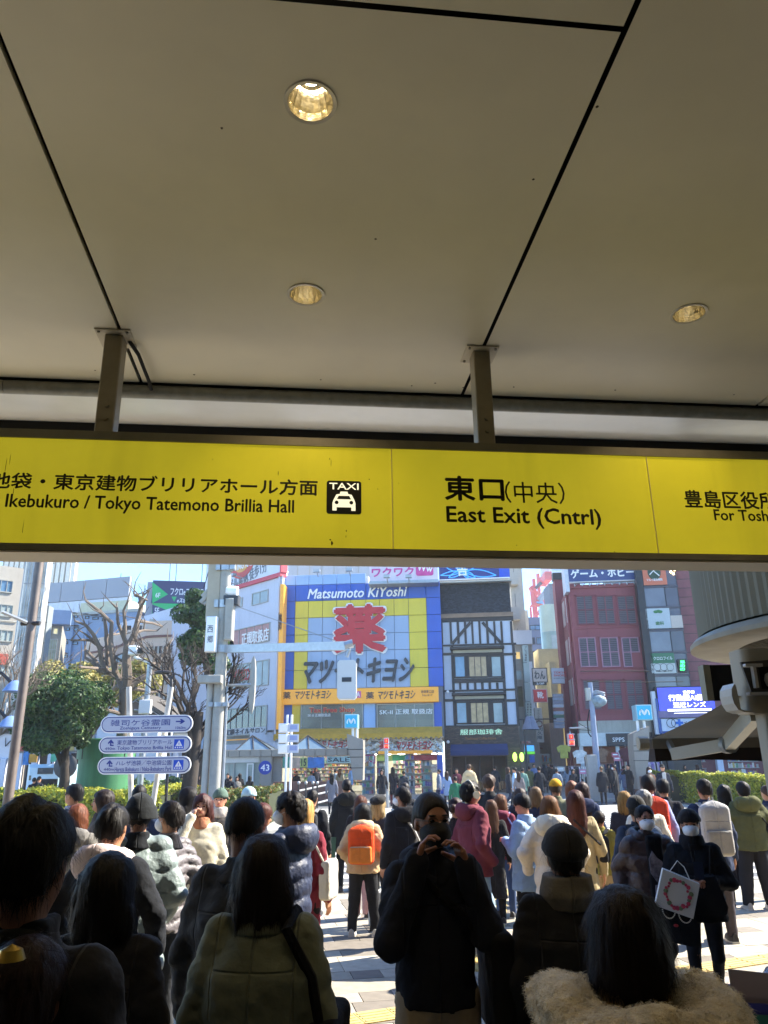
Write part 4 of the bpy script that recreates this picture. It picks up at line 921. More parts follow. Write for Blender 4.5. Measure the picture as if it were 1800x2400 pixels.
def hang_sign(x0,y0,x1,y1,c,lab,Y=0,frame=None,C=C3,F=Fa,emit=0,d=.25):
    e=fempty('hanging_sign',F,lab,'sign',group='signs hanging over the alley'); wbox(e,F,C,x0,y0,x1,y1,Y-d,Y,mat('hs_'+c.lstrip('#'),c,rough=.5,var=.08,emit=emit),'board',b=.02)
    if frame: wbox(e,F,C,x0-6,y0-6,x1+6,y1+6,Y-d+.06,Y-.05,mat('hsf_'+frame.lstrip('#'),frame,rough=.5),'frame')
    return e
e=hang_sign(920,1022,1037,1135,'#b3a59c','square taupe sign with brush written kana hanging over the alley',frame='#2c2a2a'); wtext(e,Fa,C3,'わん',932,1112,1022,1040,-.25,m_ink2,bold=.04); wbox(e,Fa,C3,922,1137,1037,1163,-.25,0,m_dfr,'floor_plate'); wtext(e,Fa,C3,'2/3F',948,1159,1016,1143,-.25,m_wl,bold=.03)
e=hang_sign(926,1204,1038,1308,'#bb2a2c','square red shoe shop sign with a white kanji hanging over the alley',frame='#c9a9a6'); wtext(e,Fa,C3,'靴',956,1278,1008,1222,-.25,m_wl,bold=.02); wtext(e,Fa,C3,'SHOES MARKET',938,1302,1025,1290,-.25,mat('dim_red','#d26a66'))
e=hang_sign(940,1360,1006,1660,'#93897e','tall taupe vertical sign with a dark roundel hanging over the alley')
for i,ch in enumerate('牛たん炭焼'): wtext(e,Fa,C3,ch,958,1395+i*22,976,1377+i*22,-.25,m_ink2)
u,z=Fa.uv(*C3(973,1498),-.26); MB().tube([(u+.2*math.cos(t),-.27,z+.2*math.sin(t)) for t in [2*PI*i/16 for i in range(17)]],.04,5).build('roundel',mat('dark_maroon','#5a2a2a'),e)
for i,ch in enumerate('利久庵'): wtext(e,Fa,C3,ch,955,1560+i*36,1000,1528+i*36,-.25,m_ink2,bold=.04)
e=hang_sign(1084,1016,1190,1150,'#a9adb8','pale lilac sign with red capitals beside the red building'); wtext(e,Fa,C3,'TOKYO',1098,1064,1205,1047,-.25,m_red,bold=.03); wtext(e,Fa,C3,'SHOES',1098,1089,1205,1072,-.25,m_red,bold=.03); wtext(e,Fa,C3,'RETAILING CENTER',1098,1110,1205,1100,-.25,mat('grey_letter',''))
e=fempty('stacked_sign_column',Fa,'column of many small stacked tenant signs beside the red building','sign',group='signs hanging over the alley')
cs=['#8b8f9c','#8d97a8','#868896','#a9aebb','#84554f','#9aa3b3','#3f6a58','#9098a6','#7e889a','#8a8f9e']
for k,c in enumerate(cs): wbox(e,Fa,C3,1092+k*1.5,1240+k*30,1180+k*1.5,1266+k*30,-.3,0,mat('hs_'+c.lstrip('#'),c,rough=.5,var=.08),'sign_plate')
e=hang_sign(850,1685,930,1735,'#3c86c8','small bright blue pictured sign low at the alley mouth',emit=.5); wbox(e,Fa,C3,848,1738,935,1760,-.25,0,mat('lime','#5ec23c',emit=.3),'green_plate')
e=hang_sign(890,1770,935,1835,'#2a62b8','blue vertical banner with white lettering at the alley mouth')
e=hang_sign(818,1648,898,1672,'#b99484','small brick coloured sign above the alley mouth'); wtext(e,Fa,C3,'喫茶',838,1668,880,1652,-.25,m_red,bold=.02)
# alley depth: darker side walls with shops
e=fempty('alley_shop_row',Fa,'dim row of small shops and awnings deep inside the alley','shop front',y=6)
a0=Fa.uv(*C3(800,1800),6)[0]; a1=Fa.uv(*C3(1200,1800),6)[0]
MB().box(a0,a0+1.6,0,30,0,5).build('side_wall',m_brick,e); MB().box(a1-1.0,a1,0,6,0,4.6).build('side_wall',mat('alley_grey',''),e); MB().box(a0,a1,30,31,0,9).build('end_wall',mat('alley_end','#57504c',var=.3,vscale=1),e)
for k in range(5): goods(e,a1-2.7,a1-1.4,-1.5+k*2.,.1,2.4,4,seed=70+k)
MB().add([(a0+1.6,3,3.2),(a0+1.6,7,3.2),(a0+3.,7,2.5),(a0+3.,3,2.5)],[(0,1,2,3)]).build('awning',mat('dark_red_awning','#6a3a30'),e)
# cranes
def crane(C,x,yb,yt,Y,lab,jib):
    F=Fac(*C(x,yt),Y,0); e=fempty('tower_crane',F,lab,'crane',group='tower cranes'); k=Y/FPX
    m_cr=mat('crane_red','#d8474a',rough=.5,var=.05); z0=F.uv(*C(x,yb))[1]; z1=F.uv(*C(x,yt))[1]; w=jib['w']
    b=MB()
    for sx in (-w,w):
        for sy in (-w,w): b.tube([(sx,sy,z0-20),(sx,sy,z1)],w*.16,5)
    n=int((z1-z0)/(2*w))+2
    for i in range(n):
        z=z0+i*2*w
        if z+2*w>z1+.1: break
        b.tube([(-w,-w,z),(w,-w,z+2*w)],w*.1,4); b.tube([(w,-w,z),(-w,-w,z+2*w)],w*.1,4); b.tube([(-w,-w,z),(w,-w,z)],w*.12,4)
    b.build('mast',m_cr,e)
    return e,F,m_cr,z0,z1
e,F,mc,z0,z1=crane(C6,865,1160,1000,220,'red luffing tower crane with a folded jib on a slate blue roof',dict(w=2.2))
def cp(x,y): u,z=F.uv(*C6(x,y)); return (u,0,z)
b=MB(); b.poly([(cp(*p)[0],cp(*p)[2]) for p in ((830,1160),(905,1160),(890,990),(790,990),(720,1000),(690,985),(740,950),(910,985),(905,1160))][:8],-2,2); b.build('slewing_unit',mc,e)
MB().tube([cp(760,950),cp(738,720)],.9,6).tube([cp(870,950),cp(755,740)],.6,6).tube([cp(720,730),cp(775,690)],1.8,6).build('a_frame',mc,e); MB().box(cp(790,950)[0],cp(920,950)[0],-2,2,cp(800,985)[2],cp(800,935)[2]).build('machinery_house',mat('crane_blue','#7aa3c4'),e)
MB().tube([cp(850,900),cp(1100,600)],1.0,6).build('jib',mat('crane_grey','#8f9aa3'),e); MB().tube([cp(745,700),cp(900,545)],.5,5).build('tie_rope',m_ink2,e)
e,F,mc,z0,z1=crane(C6,1010,950,420,240,'red and white climbing crane mast beside the slate tower',dict(w=3.6))
MB().poly([(cp(*p)[0],cp(*p)[2]) for p in ((940,790),(1090,770),(1060,830),(1055,940),(985,940),(985,840))],-3,3).build('climbing_frame',mc,e)
for y in (440,480,540): MB().box(cp(915,y)[0],cp(1050,y)[0],-5,5,cp(0,y)[2]-.5,cp(0,y)[2]+.5).build('platform',mc,e)
MB().tube([cp(980,430),cp(980,150)],1.6,6).tube([cp(1030,430),cp(1030,150)],1.6,6).build('upper_mast',mat('crane_white','#c9ccd0'),e); MB().tube([cp(1050,340),cp(1200,150)],1.,5).build('jib',mat('crane_white',''),e)
Fh=Fac(*C6(1240,400),150,0); e=fempty('glass_skyscraper',Fh,'hazy blue glass skyscraper under construction behind the cranes','building'); a=Fh.uv(*C6(1130,400))[0]; b_=Fh.uv(*C6(1420,400))[0]; MB().box(a,b_,0,1,0,75).build('wall',mat('haze_glass','#a9bccb',rough=.2,var=.1,vscale=.05),e)
for k in range(24): MB().box(a-.1,b_,-.2,0,6+k*2.9,6.4+k*2.9).build('floor_band',mat('haze_band','#c9d3da'),e)
# ================================================================== LEFT BACKGROUND
L1=Fac(*C1(60,1400),46,40); e=fempty('grey_office_building',L1,'sunlit grey office building with ribbon windows at the far left','building')
def bw(e,F,C,x0,x1,ys,m,proud=.05):
    u0=F.uv(*C(x0,sum(ys)/2))[0]; u1=F.uv(*C(x1,sum(ys)/2))[0]; return
a=L1.uv(*C1(-250,600))[0]; b_=L1.uv(*C1(92,600))[0]; MB().box(a,b_,0,10,0,L1.uv(*C1(60,105))[1]).build('wall',mat('office_grey','#a59f95',rough=.75,var=.06,dirt=.12),e)
for y0,y1 in ((178,262),(338,420),(505,585),(740,820),(900,980)): window(e,L1,C1,-200,y0,88,y1,7,1,m_wfr,m_glassb if y0<300 else m_glassl)
wbox(e,L1,C1,-60,668,52,738,-.12,-.02,mat('red_fascia','#b04a3c',var=.2),'red_sign')
for k in range(5): MB().tube([(a,-.05,k*4+6.3),(b_,-.05,k*4+6.3)],.03,4).build('joint_line',m_wfr,e)
L2=Fac(*C1(190,1400),44,10); e=fempty('scaffolded_building',L2,'building wrapped in white scaffold sheeting behind the left lamp pole','building')
m_sheet=mat('scaffold_sheet','#c9c6bd',rough=.8,var=.1,vscale=1.2,bump=.8,bscale=3,bdist=.1); a=L2.uv(*C1(118,500))[0]; b_=L2.uv(*C1(262,500))[0]; zt=L2.uv(*C1(190,40))[1]+4
sh=MB(); n=10;rows=9
for i in range(n):
    for j in range(rows):
        x0=a+(b_-a)*i/n; x1=a+(b_-a)*(i+1)/n; z0=zt*j/rows; z1=zt*(j+1)/rows; bu=.12
        sh.add([(x0,0,z0),(x1,0,z0),(x1,0,z1),(x0,0,z1),((x0+x1)/2,-bu*(.5+random.random()),(z0+z1)/2)],[(0,1,4),(1,2,4),(2,3,4),(3,0,4)])
o=sh.build('sheeting',m_sheet,e,True); o['kind']='stuff'; MB().box(a,b_,.12,.9,0,zt).build('wall',mat('office_grey',''),e)
for k in range(6): MB().tube([(a-.05+(b_-a)*k/5,-.15,0),(a-.05+(b_-a)*k/5,-.15,zt)],.03,5).build('scaffold_pole',m_steel,e)
for k in range(9): MB().tube([(a,-.18,zt*k/9+.3),(b_,-.18,zt*k/9+.3)],.025,5).build('scaffold_rail',m_steel,e)
Fx=Fac(*C1(375,1300),140,0); e=fempty('ribbed_high_rise',Fx,'white vertically ribbed high rise cut by the yellow sign at the upper left','building')
a=Fx.uv(*C1(285,120))[0]; b_=Fx.uv(*C1(462,120))[0]; MB().box(a-8,b_,0,3,0,70).build('wall',mat('rib_backing','#8f8a78',rough=.6),e)  # darker wall colour between the white ribs
for k in range(14): x=a-7+(b_-a+7.6)*k/13; MB().box(x-.35,x+.35,-.6,0,0,70).build('rib',mat('rib_white','#d6d0bf',rough=.6),e)
# white column building under a grey screen
Fy=Fac(*C1(560,1300),88,-16); e=fempty('white_column_building',Fy,'white pillared building topped by a long flat grey screen wall','building')
a=Fy.uv(*C1(262,350))[0]; b_=Fy.uv(*C1(845,350))[0]; 
z1=Fy.uv(*C1(560,200))[1]; z0=Fy.uv(*C1(560,325))[1]
ns=4
for k in range(ns): x0=a+(b_-a)*k/ns; x1=a+(b_-a)*(k+1)/ns; MB().box(x0+.04,x1-.04,-.5,0,z0,z1).build('screen_panel',mat('screen_grey','#8a9099',rough=.5,var=.04,vscale=.2),e)
MB().box(a-1,b_-.3,.05,14,0,z1-.3).build('wall',mat('sky_blue_glass','#6f96b8',rough=.15,var=.15,vscale=.3),e)
for k in range(17): x=a+(b_-a)*(k+.5)/17; MB().box(x-.42,x+.42,-.4,.1,0,z0-.05).build('column',mat('column_white','#c9cfd6',rough=.6),e)
for x in (770,1088,1130,1300):
    F=Fac(*C1(x,300),90,0); an=fempty('rooftop_antenna',F,None,'antenna','rooftop antennas'); an['label']={770:'thin antenna rod on the grey screen wall',1088:'left of the two close antenna rods on the roof behind the green billboard',1130:'right of the two close antenna rods on the roof behind the green billboard',1300:'thin antenna rod rising behind the right part of the green billboard'}[x]
    z_=F.uv(*C1(x,70 if x>1000 else 150))[1]; MB().tube([(0,0,z_-9),(0,0,z_)],.05,5).build('rod',m_ink2,an)
# grey blue block with small windows
Fz=Fac(*C1(600,1300),70,-14); e=fempty('grey_blue_office',Fz,'grey blue office block with small hooded windows and a parapet','building')
a=Fz.uv(*C1(385,560))[0]; b_=Fz.uv(*C1(900,560))[0]; z1=Fz.uv(*C1(640,412))[1]; m_gb2=mat('grey_blue_render','#7f93ad',rough=.7,var=.07,dirt=.08)
MB().box(a,b_,0,12,0,z1).build('wall',m_gb2,e); MB().box(a-.1,b_,-.12,.1,z1,z1+.25).build('parapet',m_wfr,e)
for x,y,w,h in ((478,418,26,18),(550,425,26,18),(598,430,38,18),(425,500,26,20),(474,500,36,22),(412,590,26,18),(465,592,38,18),(405,678,32,18),(660,440,25,18)): window(e,Fz,C1,x,y,x+w,y+h,1,1,m_dfr,m_glassb); u0,u1,zz,zq_=Fz.rect(C1,x-3,y-8,x+w+3,y-2,0); MB().box(u0,u1,-.4,0,zq_,zq_+.06).build('window_hood',m_dfr,e)
for x in (412,478,568): MB().tube([(Fz.uv(*C1(x,500))[0],-.1,8),(Fz.uv(*C1(x,500))[0],-.1,z1-.6)],.12,6).build('drain_pipe',m_gb2,e)
wbox(e,Fz,C1,520,332,830,410,3,8,mat('plant_room_cream','#b9b79a',rough=.7),'plant_room')
Fw=Fac(*C1(335,1300),60,20); e=fempty('glass_stair_building',Fw,'grey building with a tall glazed stair wall and lit windows behind the evergreen tree','building')
a=Fw.uv(*C1(262,600))[0]; b_=Fw.uv(*C1(392,600))[0]; z1=Fw.uv(*C1(330,480))[1]; MB().box(a,b_,0,8,0,z1).build('wall',mat('warm_grey','#8a867c',rough=.7,var=.06),e)
window(e,Fw,C1,342,502,378,545,4,1,m_wfr,mat('lit_yellow','#d9cf9a',emit=.5)); window(e,Fw,C1,275,572,362,782,6,3,m_wfr,mat('stair_glass','#a3a78a',rough=.2,var=.25))
MB().box(a,b_+.6,-1,0,z1-.1,z1+1).build('roof_railing',m_gb2,e); 
bl=fempty('blade_sign',Fw,'tall narrow blue, green and red blade sign on the left building','sign')
for x0,y0,x1,y1,c in ((283,460,305,590,'#4a48b8'),(268,600,292,690,'#6fae92'),(252,695,280,805,'#c8473c')): wbox(bl,Fw,C1,x0,y0,x1,y1,-1.4,-1.1,mat('bs'+c.lstrip('#'),c,rough=.5,var=.1),'sign_plate')
for i,ch in enumerate('カラオケ館'): wtext(bl,Fw,C1,ch,287,485+i*23,301,468+i*23,-1.4,m_wl,bold=.02)
fl_=fempty('grey_fin_tower',Fac(*C1(245,1300),52,0),'narrow grey tower with horizontal joints beside the scaffold sheeting','building'); Ff=Fac(*C1(245,1300),52,0)
a=Ff.uv(*C1(238,600))[0]; b_=Ff.uv(*C1(288,600))[0]; MB().box(a,b_,0,.8,0,Ff.uv(*C1(270,358))[1]).build('wall',mat('fin_grey','#7c8486',rough=.6,var=.06),fl_)
for k in range(10): MB().box(a-.01,b_+.01,-.02,0,3+k*1.4,3.04+k*1.4).build('joint_line',m_ink2,fl_)
# stepped beige building with rounded corner
Fb=Fac(*C1(1000,1300),60,0); e=fempty('beige_department_store',Fb,'beige stepped building with a rounded corner and dark ribbon windows behind the bare tree','building')
def pathpts(off=0.):
    A_=np.array(Fb.uv(*C1(500,700))[:1]+(7.5,)); 
    xl=Fb.uv(*C1(505,560))[0]; xc=0.; xr=Fb.uv(*C1(1420,560))[0]
    P=[(xl-3,9.5-off),(xl,7.0-off)]
    for k in range(9): t=-PI/2-.42+(.42+.72)*k/8; P.append((xc+.6+(5+off)*math.cos(t),5+ (5+off)*math.sin(t)))
    P.append((xr+1,8.5-off*1.2)); return P
def band(z0,z1,off,m,name):
    P=pathpts(off); n=len(P); V=[(p[0],p[1],z0) for p in P]+[(p[0],p[1],z1) for p in P]+[(P[-1][0],22,z0),(P[0][0],22,z0),(P[-1][0],22,z1),(P[0][0],22,z1)]
    F=[(i,i+1,i+1+n,i+n) for i in range(n-1)]; F.append(tuple(range(n,2*n))+(2*n+2,2*n+3)); F.append(tuple(reversed(range(n)))+(2*n+1,2*n)); F.append((0,n,2*n+3,2*n+1)); F.append((n-1,2*n,2*n+2,2*n-1))
    o=MB().add(V,F).build(name,m,e); return o
m_be=mat('beige_tile','#cdb7a2',rough=.65,var=.05,vscale=3,dirt=.08)
zz=[Fb.uv(*C1(1000,y))[1] for y in (455,548,562,620,668,722,765,825,870,925,975,1030)]
band(0,zz[1],0,m_be,'wall'); band(zz[1],zz[0],0.,m_be,'wall_top'); band(zz[2],zz[1],.12,mat('rust_band','#7a5348'),'rust_band')
for k in (3,5,7,9): band(zz[k+1],zz[k],.03,mat('ribbon_glass','#3f4248',rough=.12,var=.5,vscale=.25),'ribbon_window')
for k in range(22):
    P=pathpts(.07); t=k/21*(len(P)-1); i=min(int(t),len(P)-2); f=t-i; x=P[i][0]*(1-f)+P[i+1][0]*f; y=P[i][1]*(1-f)+P[i+1][1]*f
    for q_ in (3,5,7,9): MB().box(x-.06,x+.06,y-.03,y+.1,zz[q_+1],zz[q_]).build('mullion',m_wfr,e)
wt=MB()
for i,x in enumerate((798,822,838,870,888,908)): r=Fb.rect(C1,x,490,x+12,515,-.2); wt.box(r[0],r[1],-.45,-.2,r[2],r[3]) if i in(1,2,5) else wt.poly([(r[0],r[2]),((r[0]+r[1])/2-.05,r[3]),((r[0]+r[1])/2+.05,r[3]),(r[1],r[2]),(r[1]-.1,r[2]),((r[0]+r[1])/2,r[3]-.2),(r[0]+.1,r[2])],-.45,-.2)
o=wt.build('roof_letters',m_ink2,e); o['kind']='stuff'
for k in range(16): 
    x=Fb.uv(*C1(1000,440))[0]-1+k*.7; MB().box(x,x+.35,2,2.5,zz[0],zz[0]+.5+.4*(k%3)).build('roof_equipment',m_wfr,e)
# green billboard
Fq=Fac(*C1(1190,1300),64,12); e=fempty('green_billboard',Fq,'big green and navy rooftop billboard for a school with 6F and 5F arrows','billboard')
gn=mat('board_green','#28b566',rough=.45,var=.06); nv=mat('board_navy','#3a4468',rough=.45,var=.15,vscale=.5,col2='#3a3358')
wbox(e,Fq,C1,985,200,1430,345,-.3,0,nv,'upper_board'); wbox(e,Fq,C1,985,347,1430,440,-.3,0,gn,'lower_board')
def cpt(x,y,f=-.32): return Fq.uv(*C1(x,y),f)
MB().poly([cpt(987,342),cpt(1088,285),cpt(987,204)],-.33,-.3).build('arrow_plate',gn,e); MB().poly([cpt(987,416),cpt(1076,385),cpt(987,350)],-.33,-.3).build('arrow_plate',nv,e)
wtext(e,Fq,C1,'6F',1008,305,1038,275,-.34,m_wl,bold=.04); wtext(e,Fq,C1,'5F',1002,408,1030,372,-.34,m_wl,bold=.04)
wtext(e,Fq,C1,'フクロeスタジアム',1105,292,1345,245,-.31,m_wl,bold=.02); wtext(e,Fq,C1,'eスポーツ高等学院',1148,342,1360,310,-.31,m_wl,bold=.05,shear=.2); wtext(e,Fq,C1,'中央高等学院',1150,424,1335,392,-.31,m_wl,bold=.04)
wtext(e,Fq,C1,'学校法人 中央国際学園',1120,384,1335,373,-.31,m_wl)
MB().poly([cpt(1128,332),cpt(1145,300),cpt(1112,300)],-.33,-.3).build('v_emblem',gn,e); MB().poly([cpt(1128,412),cpt(1145,400),cpt(1128,388),cpt(1111,400)],-.33,-.3).build('diamond_emblem',m_wl,e)
MB().poly([cpt(1250,330),cpt(1330,262),cpt(1345,268),cpt(1275,335)],-.325,-.3).build('red_slash',mat('slash_red','#b8343c'),e)
e2=fempty('billboard_roof_block',Fq,'pale roof block carrying the green billboard','building',y=.5); a=Fq.uv(*C1(945,300))[0]; b_=Fq.uv(*C1(1440,300))[0]; MB().box(a,b_+2,0,8,0,cpt(1150,196)[1]).build('wall',mat('pale_lilac','#a9a8b3',rough=.7,var=.06),e2)
# gabled house roof
Fr=Fac(*C1(830,1300),40,0); e=fempty('gabled_police_box',Fr,'small white gabled building with a dark roof behind the direction boards','building')
P=[Fr.uv(*C1(x,y)) for x,y in ((600,1080),(700,990),(810,912),(1070,1065))]
a=P[0][0]+.3; b_=P[3][0]-.3; ze=P[3][1]; za=P[2][1]; um=P[2][0]
MB().poly([(a,0.1),(b_,0.1),(b_,ze),(um,za-.15),(a,ze)],.0,6).build('wall',mat('gable_white','#aeb6c2',rough=.75,var=.05),e)
MB().poly([(a-.5,ze-.2),(um,za),(b_+.5,ze-.2),(b_+.5,ze-.02),(um,za+.2),(a-.5,ze-.02)],-.4,6.3).build('roof',mat('dark_roof','#4b4640',rough=.7),e)
MB().poly([(um+.4,za-.4),(b_-.1,ze-.0),(um+.2,ze)],-.03,0).build('gable_panel',mat('gable_brown','#5c5148'),e)  # brown triangle on the right half of the gable
# distant fillers so that no gap shows the horizon
fb=[(-60,95,18,'#8d9298','pale distant office block behind the grey office building'),(-10,120,13,'#9a958c','low distant block seen between the left trees'),(40,130,20,'#a3a3a0','distant block behind the right shops')]
for x,y,h,c,lab in fb: e=empty('distant_block',(x,y,0),0,lab,'building'); MB().box(-9,9,0,12,0,h).build('wall',mat('db'+c.lstrip('#'),c,rough=.8),e)
# ================================================================== STREET FURNITURE
def wp(C,x,y,Y): return at(*C(x,y),Y)
# left brown lamp pole
m_brp=mat('pole_brown','#75685e',rough=.5,metal=.3,var=.2,vscale=6,dirt=.35)
a=wp(C1,60,1560,11.5); t=wp(C1,250,40,11.5); e=empty('lamp_pole',(a[0],a[1],0),label='brown street pole with a small bracket at the far left, in front of the hedge',cat='pole')
MB().tube([(0,0,0),(0,0,1.15)],.088,14).build('base_sleeve',mat('pole_base','#847a6c',rough=.6,var=.4,vscale=12),e,True); MB().tube([(0,0,1.1),(.0,0,9)],[.072,.058],14).build('shaft',m_brp,e,True)
z=wp(C1,200,475,11.5)[2]; MB().tube([(-.14,-.03,z),(.14,-.03,z)],.035,8).build('bracket',m_dfr,e); MB().tube([(-.02,-.1,z),(-.35,-.25,z+.14)],.028,6).build('bracket_arm',m_steel,e)
# curved arm lamps at the far left
for (x,y,lab) in ((100,870,'upper blue grey street lamp head on a curved dark arm at the left edge'),(70,1100,'lower blue grey lamp head behind the brown pole at the left edge')):
    p=wp(C1,x,y,20); q=wp(C1,-60,y-40,20); e=empty('street_lamp',(p[0]-2.6,p[1],0),label=lab,cat='street lamp',group='street lamps at the left edge')
    d=np.array([2.6,0,0]); MB().tube([(0,0,0),(0,0,p[2]-.2),(.2,0,p[2]+.3),(1.2,0,p[2]+.45),(2.2,0,p[2]+.3),(2.55,0,p[2]+.0)],.045,8).build('curved_arm',m_dfr,e,True)
    MB().lathe([(.02,.16),(.1,.14),(.2,.04),(.30,-.12),(.26,-.14),(.02,-.14)],(2.6,0,p[2]-.05),20).build('lamp_head',mat('lamp_blue_grey','#6f87b0',rough=.4),e,True)
# round clock sign
Fk=Fac(*C1(42,1270),21,0); e=fempty('clock_board',Fk,'round white clock on a grey board at the left edge','clock'); wbox(e,Fk,C1,-25,1240,85,1345,0,.15,mat('board_grey','#8c8c86',rough=.6),'board')
u,z=Fk.uv(*C1(42,1270)); MB().lathe([(.001,0),(.3,0),(.32,.05)],n=24).build('dial',m_white,e).matrix_local=Matrix.Translation((u,-.02,z))@Matrix.Rotation(PI/2,4,'X'); MB().tube([(u,-.06,z),(u+.12,-.06,z+.14)],.015,4).tube([(u,-.06,z),(u-.02,-.06,z+.22)],.012,4).build('hands',m_ink2,e); MB().tube([(u-.5,.1,0),(u-.5,.1,z)],.05,8).build('post',m_dfr,e)
# big concrete pole with steel companion
bpx=wp(C1,1392,1500,22); e=empty('utility_pole',(bpx[0],bpx[1],0),label='thick pale concrete pole with clamps, boxes and a long horizontal arm',cat='utility pole')
def L(x,y,Y=22): p=wp(C1,x,y,Y); return np.array([p[0]-bpx[0],p[1]-bpx[1],p[2]])
def L2_(x,y,Y=22): p=wp(C2,x,y,Y); return np.array([p[0]-bpx[0],p[1]-bpx[1],p[2]])
zt=L(1445,40)[2]+2; MB().tube([(0,0,0),(0,0,zt*.55),(0,0,zt)],[.17,.16,.15],24).build('shaft',m_conc,e,True)
MB().tube([(-.28,-.02,0),(-.26,-.02,L(1360,850)[2])],.09,14).build('side_duct',mat('duct_grey','#a7a49a',rough=.6,var=.1,dirt=.2),e,True)
MB().tube([(.22,.02,0),(.20,.02,L(1460,880)[2])],.045,8).build('steel_conduit',m_steel,e,True)
for y,h,w in ((105,.28,.24),(350,.22,.23),(640,.2,.23),(1000,.12,.23)):
    z=L(1445,y)[2]; MB().tube([(0,0,z-h/2),(0,0,z+h/2)],w*.85,16).build('clamp_ring',m_steel,e,True); b=MB(); b.box(-w-.03,-w*.6,-w*.8,.05,z-h*.5,z+h*.5); b.build('clamp_lug',m_steel,e); MB().box(w*.6,w+.05,-w*.8,.05,z-h*.45,z+h*.45).build('clamp_lug',m_steel,e)
p=L(1490,450); MB().bbox(p[0]-.11,p[0]+.13,-.25,.05,p[2]-.62,p[2]+.6,b=.03).build('control_box',m_conc,e)
p=L(1390,555); MB().bbox(p[0]-.17,p[0]+.13,-.42,-.18,p[2]-.5,p[2]+.5,b=.02).build('notice_box',m_wl,e)
for ch,yy in (('西',525),('郷',590)): q=L(1383,yy); text(ch,(q[0]-.08,q[0]+.08,q[2]-.1,q[2]+.1),-.422,m_ink2,e,bold=.0)
p=L(1385,845); MB().bbox(p[0]-.36,p[0]+.3,-.45,-.15,p[2]-.1,p[2]+.12,b=.02).build('junction_box',m_conc,e)
b=MB(); b.tube([L(1380,860),L(1400,900),L(1450,940),L(1500,900),L(1520,760),L(1500,600),L(1470,500)],.03,6); b.tube([L(1390,860),L(1410,890),L(1455,925),L(1490,890),L(1500,800)],.03,6); b.tube([L(1395,660),L(1410,720),L(1450,755),L(1500,740),L(1515,690)],.022,6); b.tube([L(1500,560),L(1530,680),L(1500,800),L(1480,820)],.02,6)
b.build('loose_cable',m_black,e,True)
p0_=L2_(55,640); p1_=L2_(880,618,19.5); b=MB(); d=p1_-p0_
n_=np.cross(d,[0,0,1.]); n_/=np.linalg.norm(n_); up=np.array([0,0,1.])
V=[];
for q in (p0_,p1_):
    for sx,sz in ((-1,-1),(1,-1),(1,1),(-1,1)): V.append(q+n_*.07*sx+up*.11*sz)
b.add(V,[(0,1,5,4),(1,2,6,5),(2,3,7,6),(3,0,4,7),(0,3,2,1),(4,5,6,7)]); b.build('arm',m_steel,e)
MB().tube([L2_(100,345),L2_(790,585,19.6)],.012,5).build('stay_wire',m_steel,e)
MB().tube([p1_+[-.12,0,0],p1_+[.1,0,.06]],.11,8).build('arm_clamp',m_steel,e)
q=L2_(862,690,19.5); MB().tube([p1_+[0,0,-.1],q],.05,8).build('hanger_rod',m_steel,e)
# camera cluster at top
b=MB(); b.tube([L(1410,180),L(1370,240),L(1310,300)],.07,8); b.tube([L(1410,265),L(1350,285),L(1300,340)],.075,8); b.tube([L(1400,300),L(1320,350)],.06,8); b.build('pipe_bracket',m_conc,e,True)
p=L(1375,310); MB().bbox(p[0]-.15,p[0]+.25,-.1,.4,p[2]-.7,p[2]+1.1,b=.03).build('back_panel',mat('panel_tan','#a49a85',rough=.7,var=.1),e)
# mirror unit
m1=L2_(250,870,21.5); MB().tube([L2_(95,875),m1],.04,8).build('mirror_arm',m_steel,e)
me_=MB().lathe([(.001,-.03),(.2,-.05),(.38,-.02),(.42,.02),(.36,.06),(.001,.08)],n=28).build('traffic_mirror',m_conc,e,True); me_.matrix_local=Matrix.Translation(m1)@Matrix.Rotation(R(18),4,'Z')@Matrix.Rotation(R(90),4,'Y')@Matrix.Scale(1.9,4,(1,0,0))
# big pole lamp arm to the right (floodlight shape)
b=MB(); q0=L(1470,265); q1=L(1540,270); b.tube([q0,q1],.17,12); b.build('sensor_tube',m_wl,e,True); q=L(1500,320); MB().bbox(q[0]-.2,q[0]+.25,-.2,.1,q[2]-.2,q[2]+.1,b=.03).build('sensor_box',m_ink2,e)
# hanging white signal back
q=wp(C2,866,840,19.5); hs=empty('signal_housing',(q[0],q[1],q[2]),label='white rounded signal housing seen from behind, hanging on the long arm',cat='traffic signal')
r=abs(wp(C2,928,840,19.5)[0]-q[0]); hz=abs(wp(C2,866,715,19.5)[2]-q[2]); P=rrect(-r,r,-hz,hz,r*.35,6)
MB().poly(P,-.14,.16).build('housing',mat('housing_white','#c6c7c2',rough=.4,var=.04),hs); MB().poly([(x*.93,z*.965) for x,z in P],-.16,-.14).build('back_cover',mat('housing_white',''),hs)
MB().box(-.12,.12,-.17,-.16,-.06,.05).build('nameplate',m_ink2,hs)
for z_ in (-.75,.75): MB().tube([(r*.98,-.0,z_*hz),(r*1.08,0,z_*hz)],.05,8).build('latch',m_steel,hs)
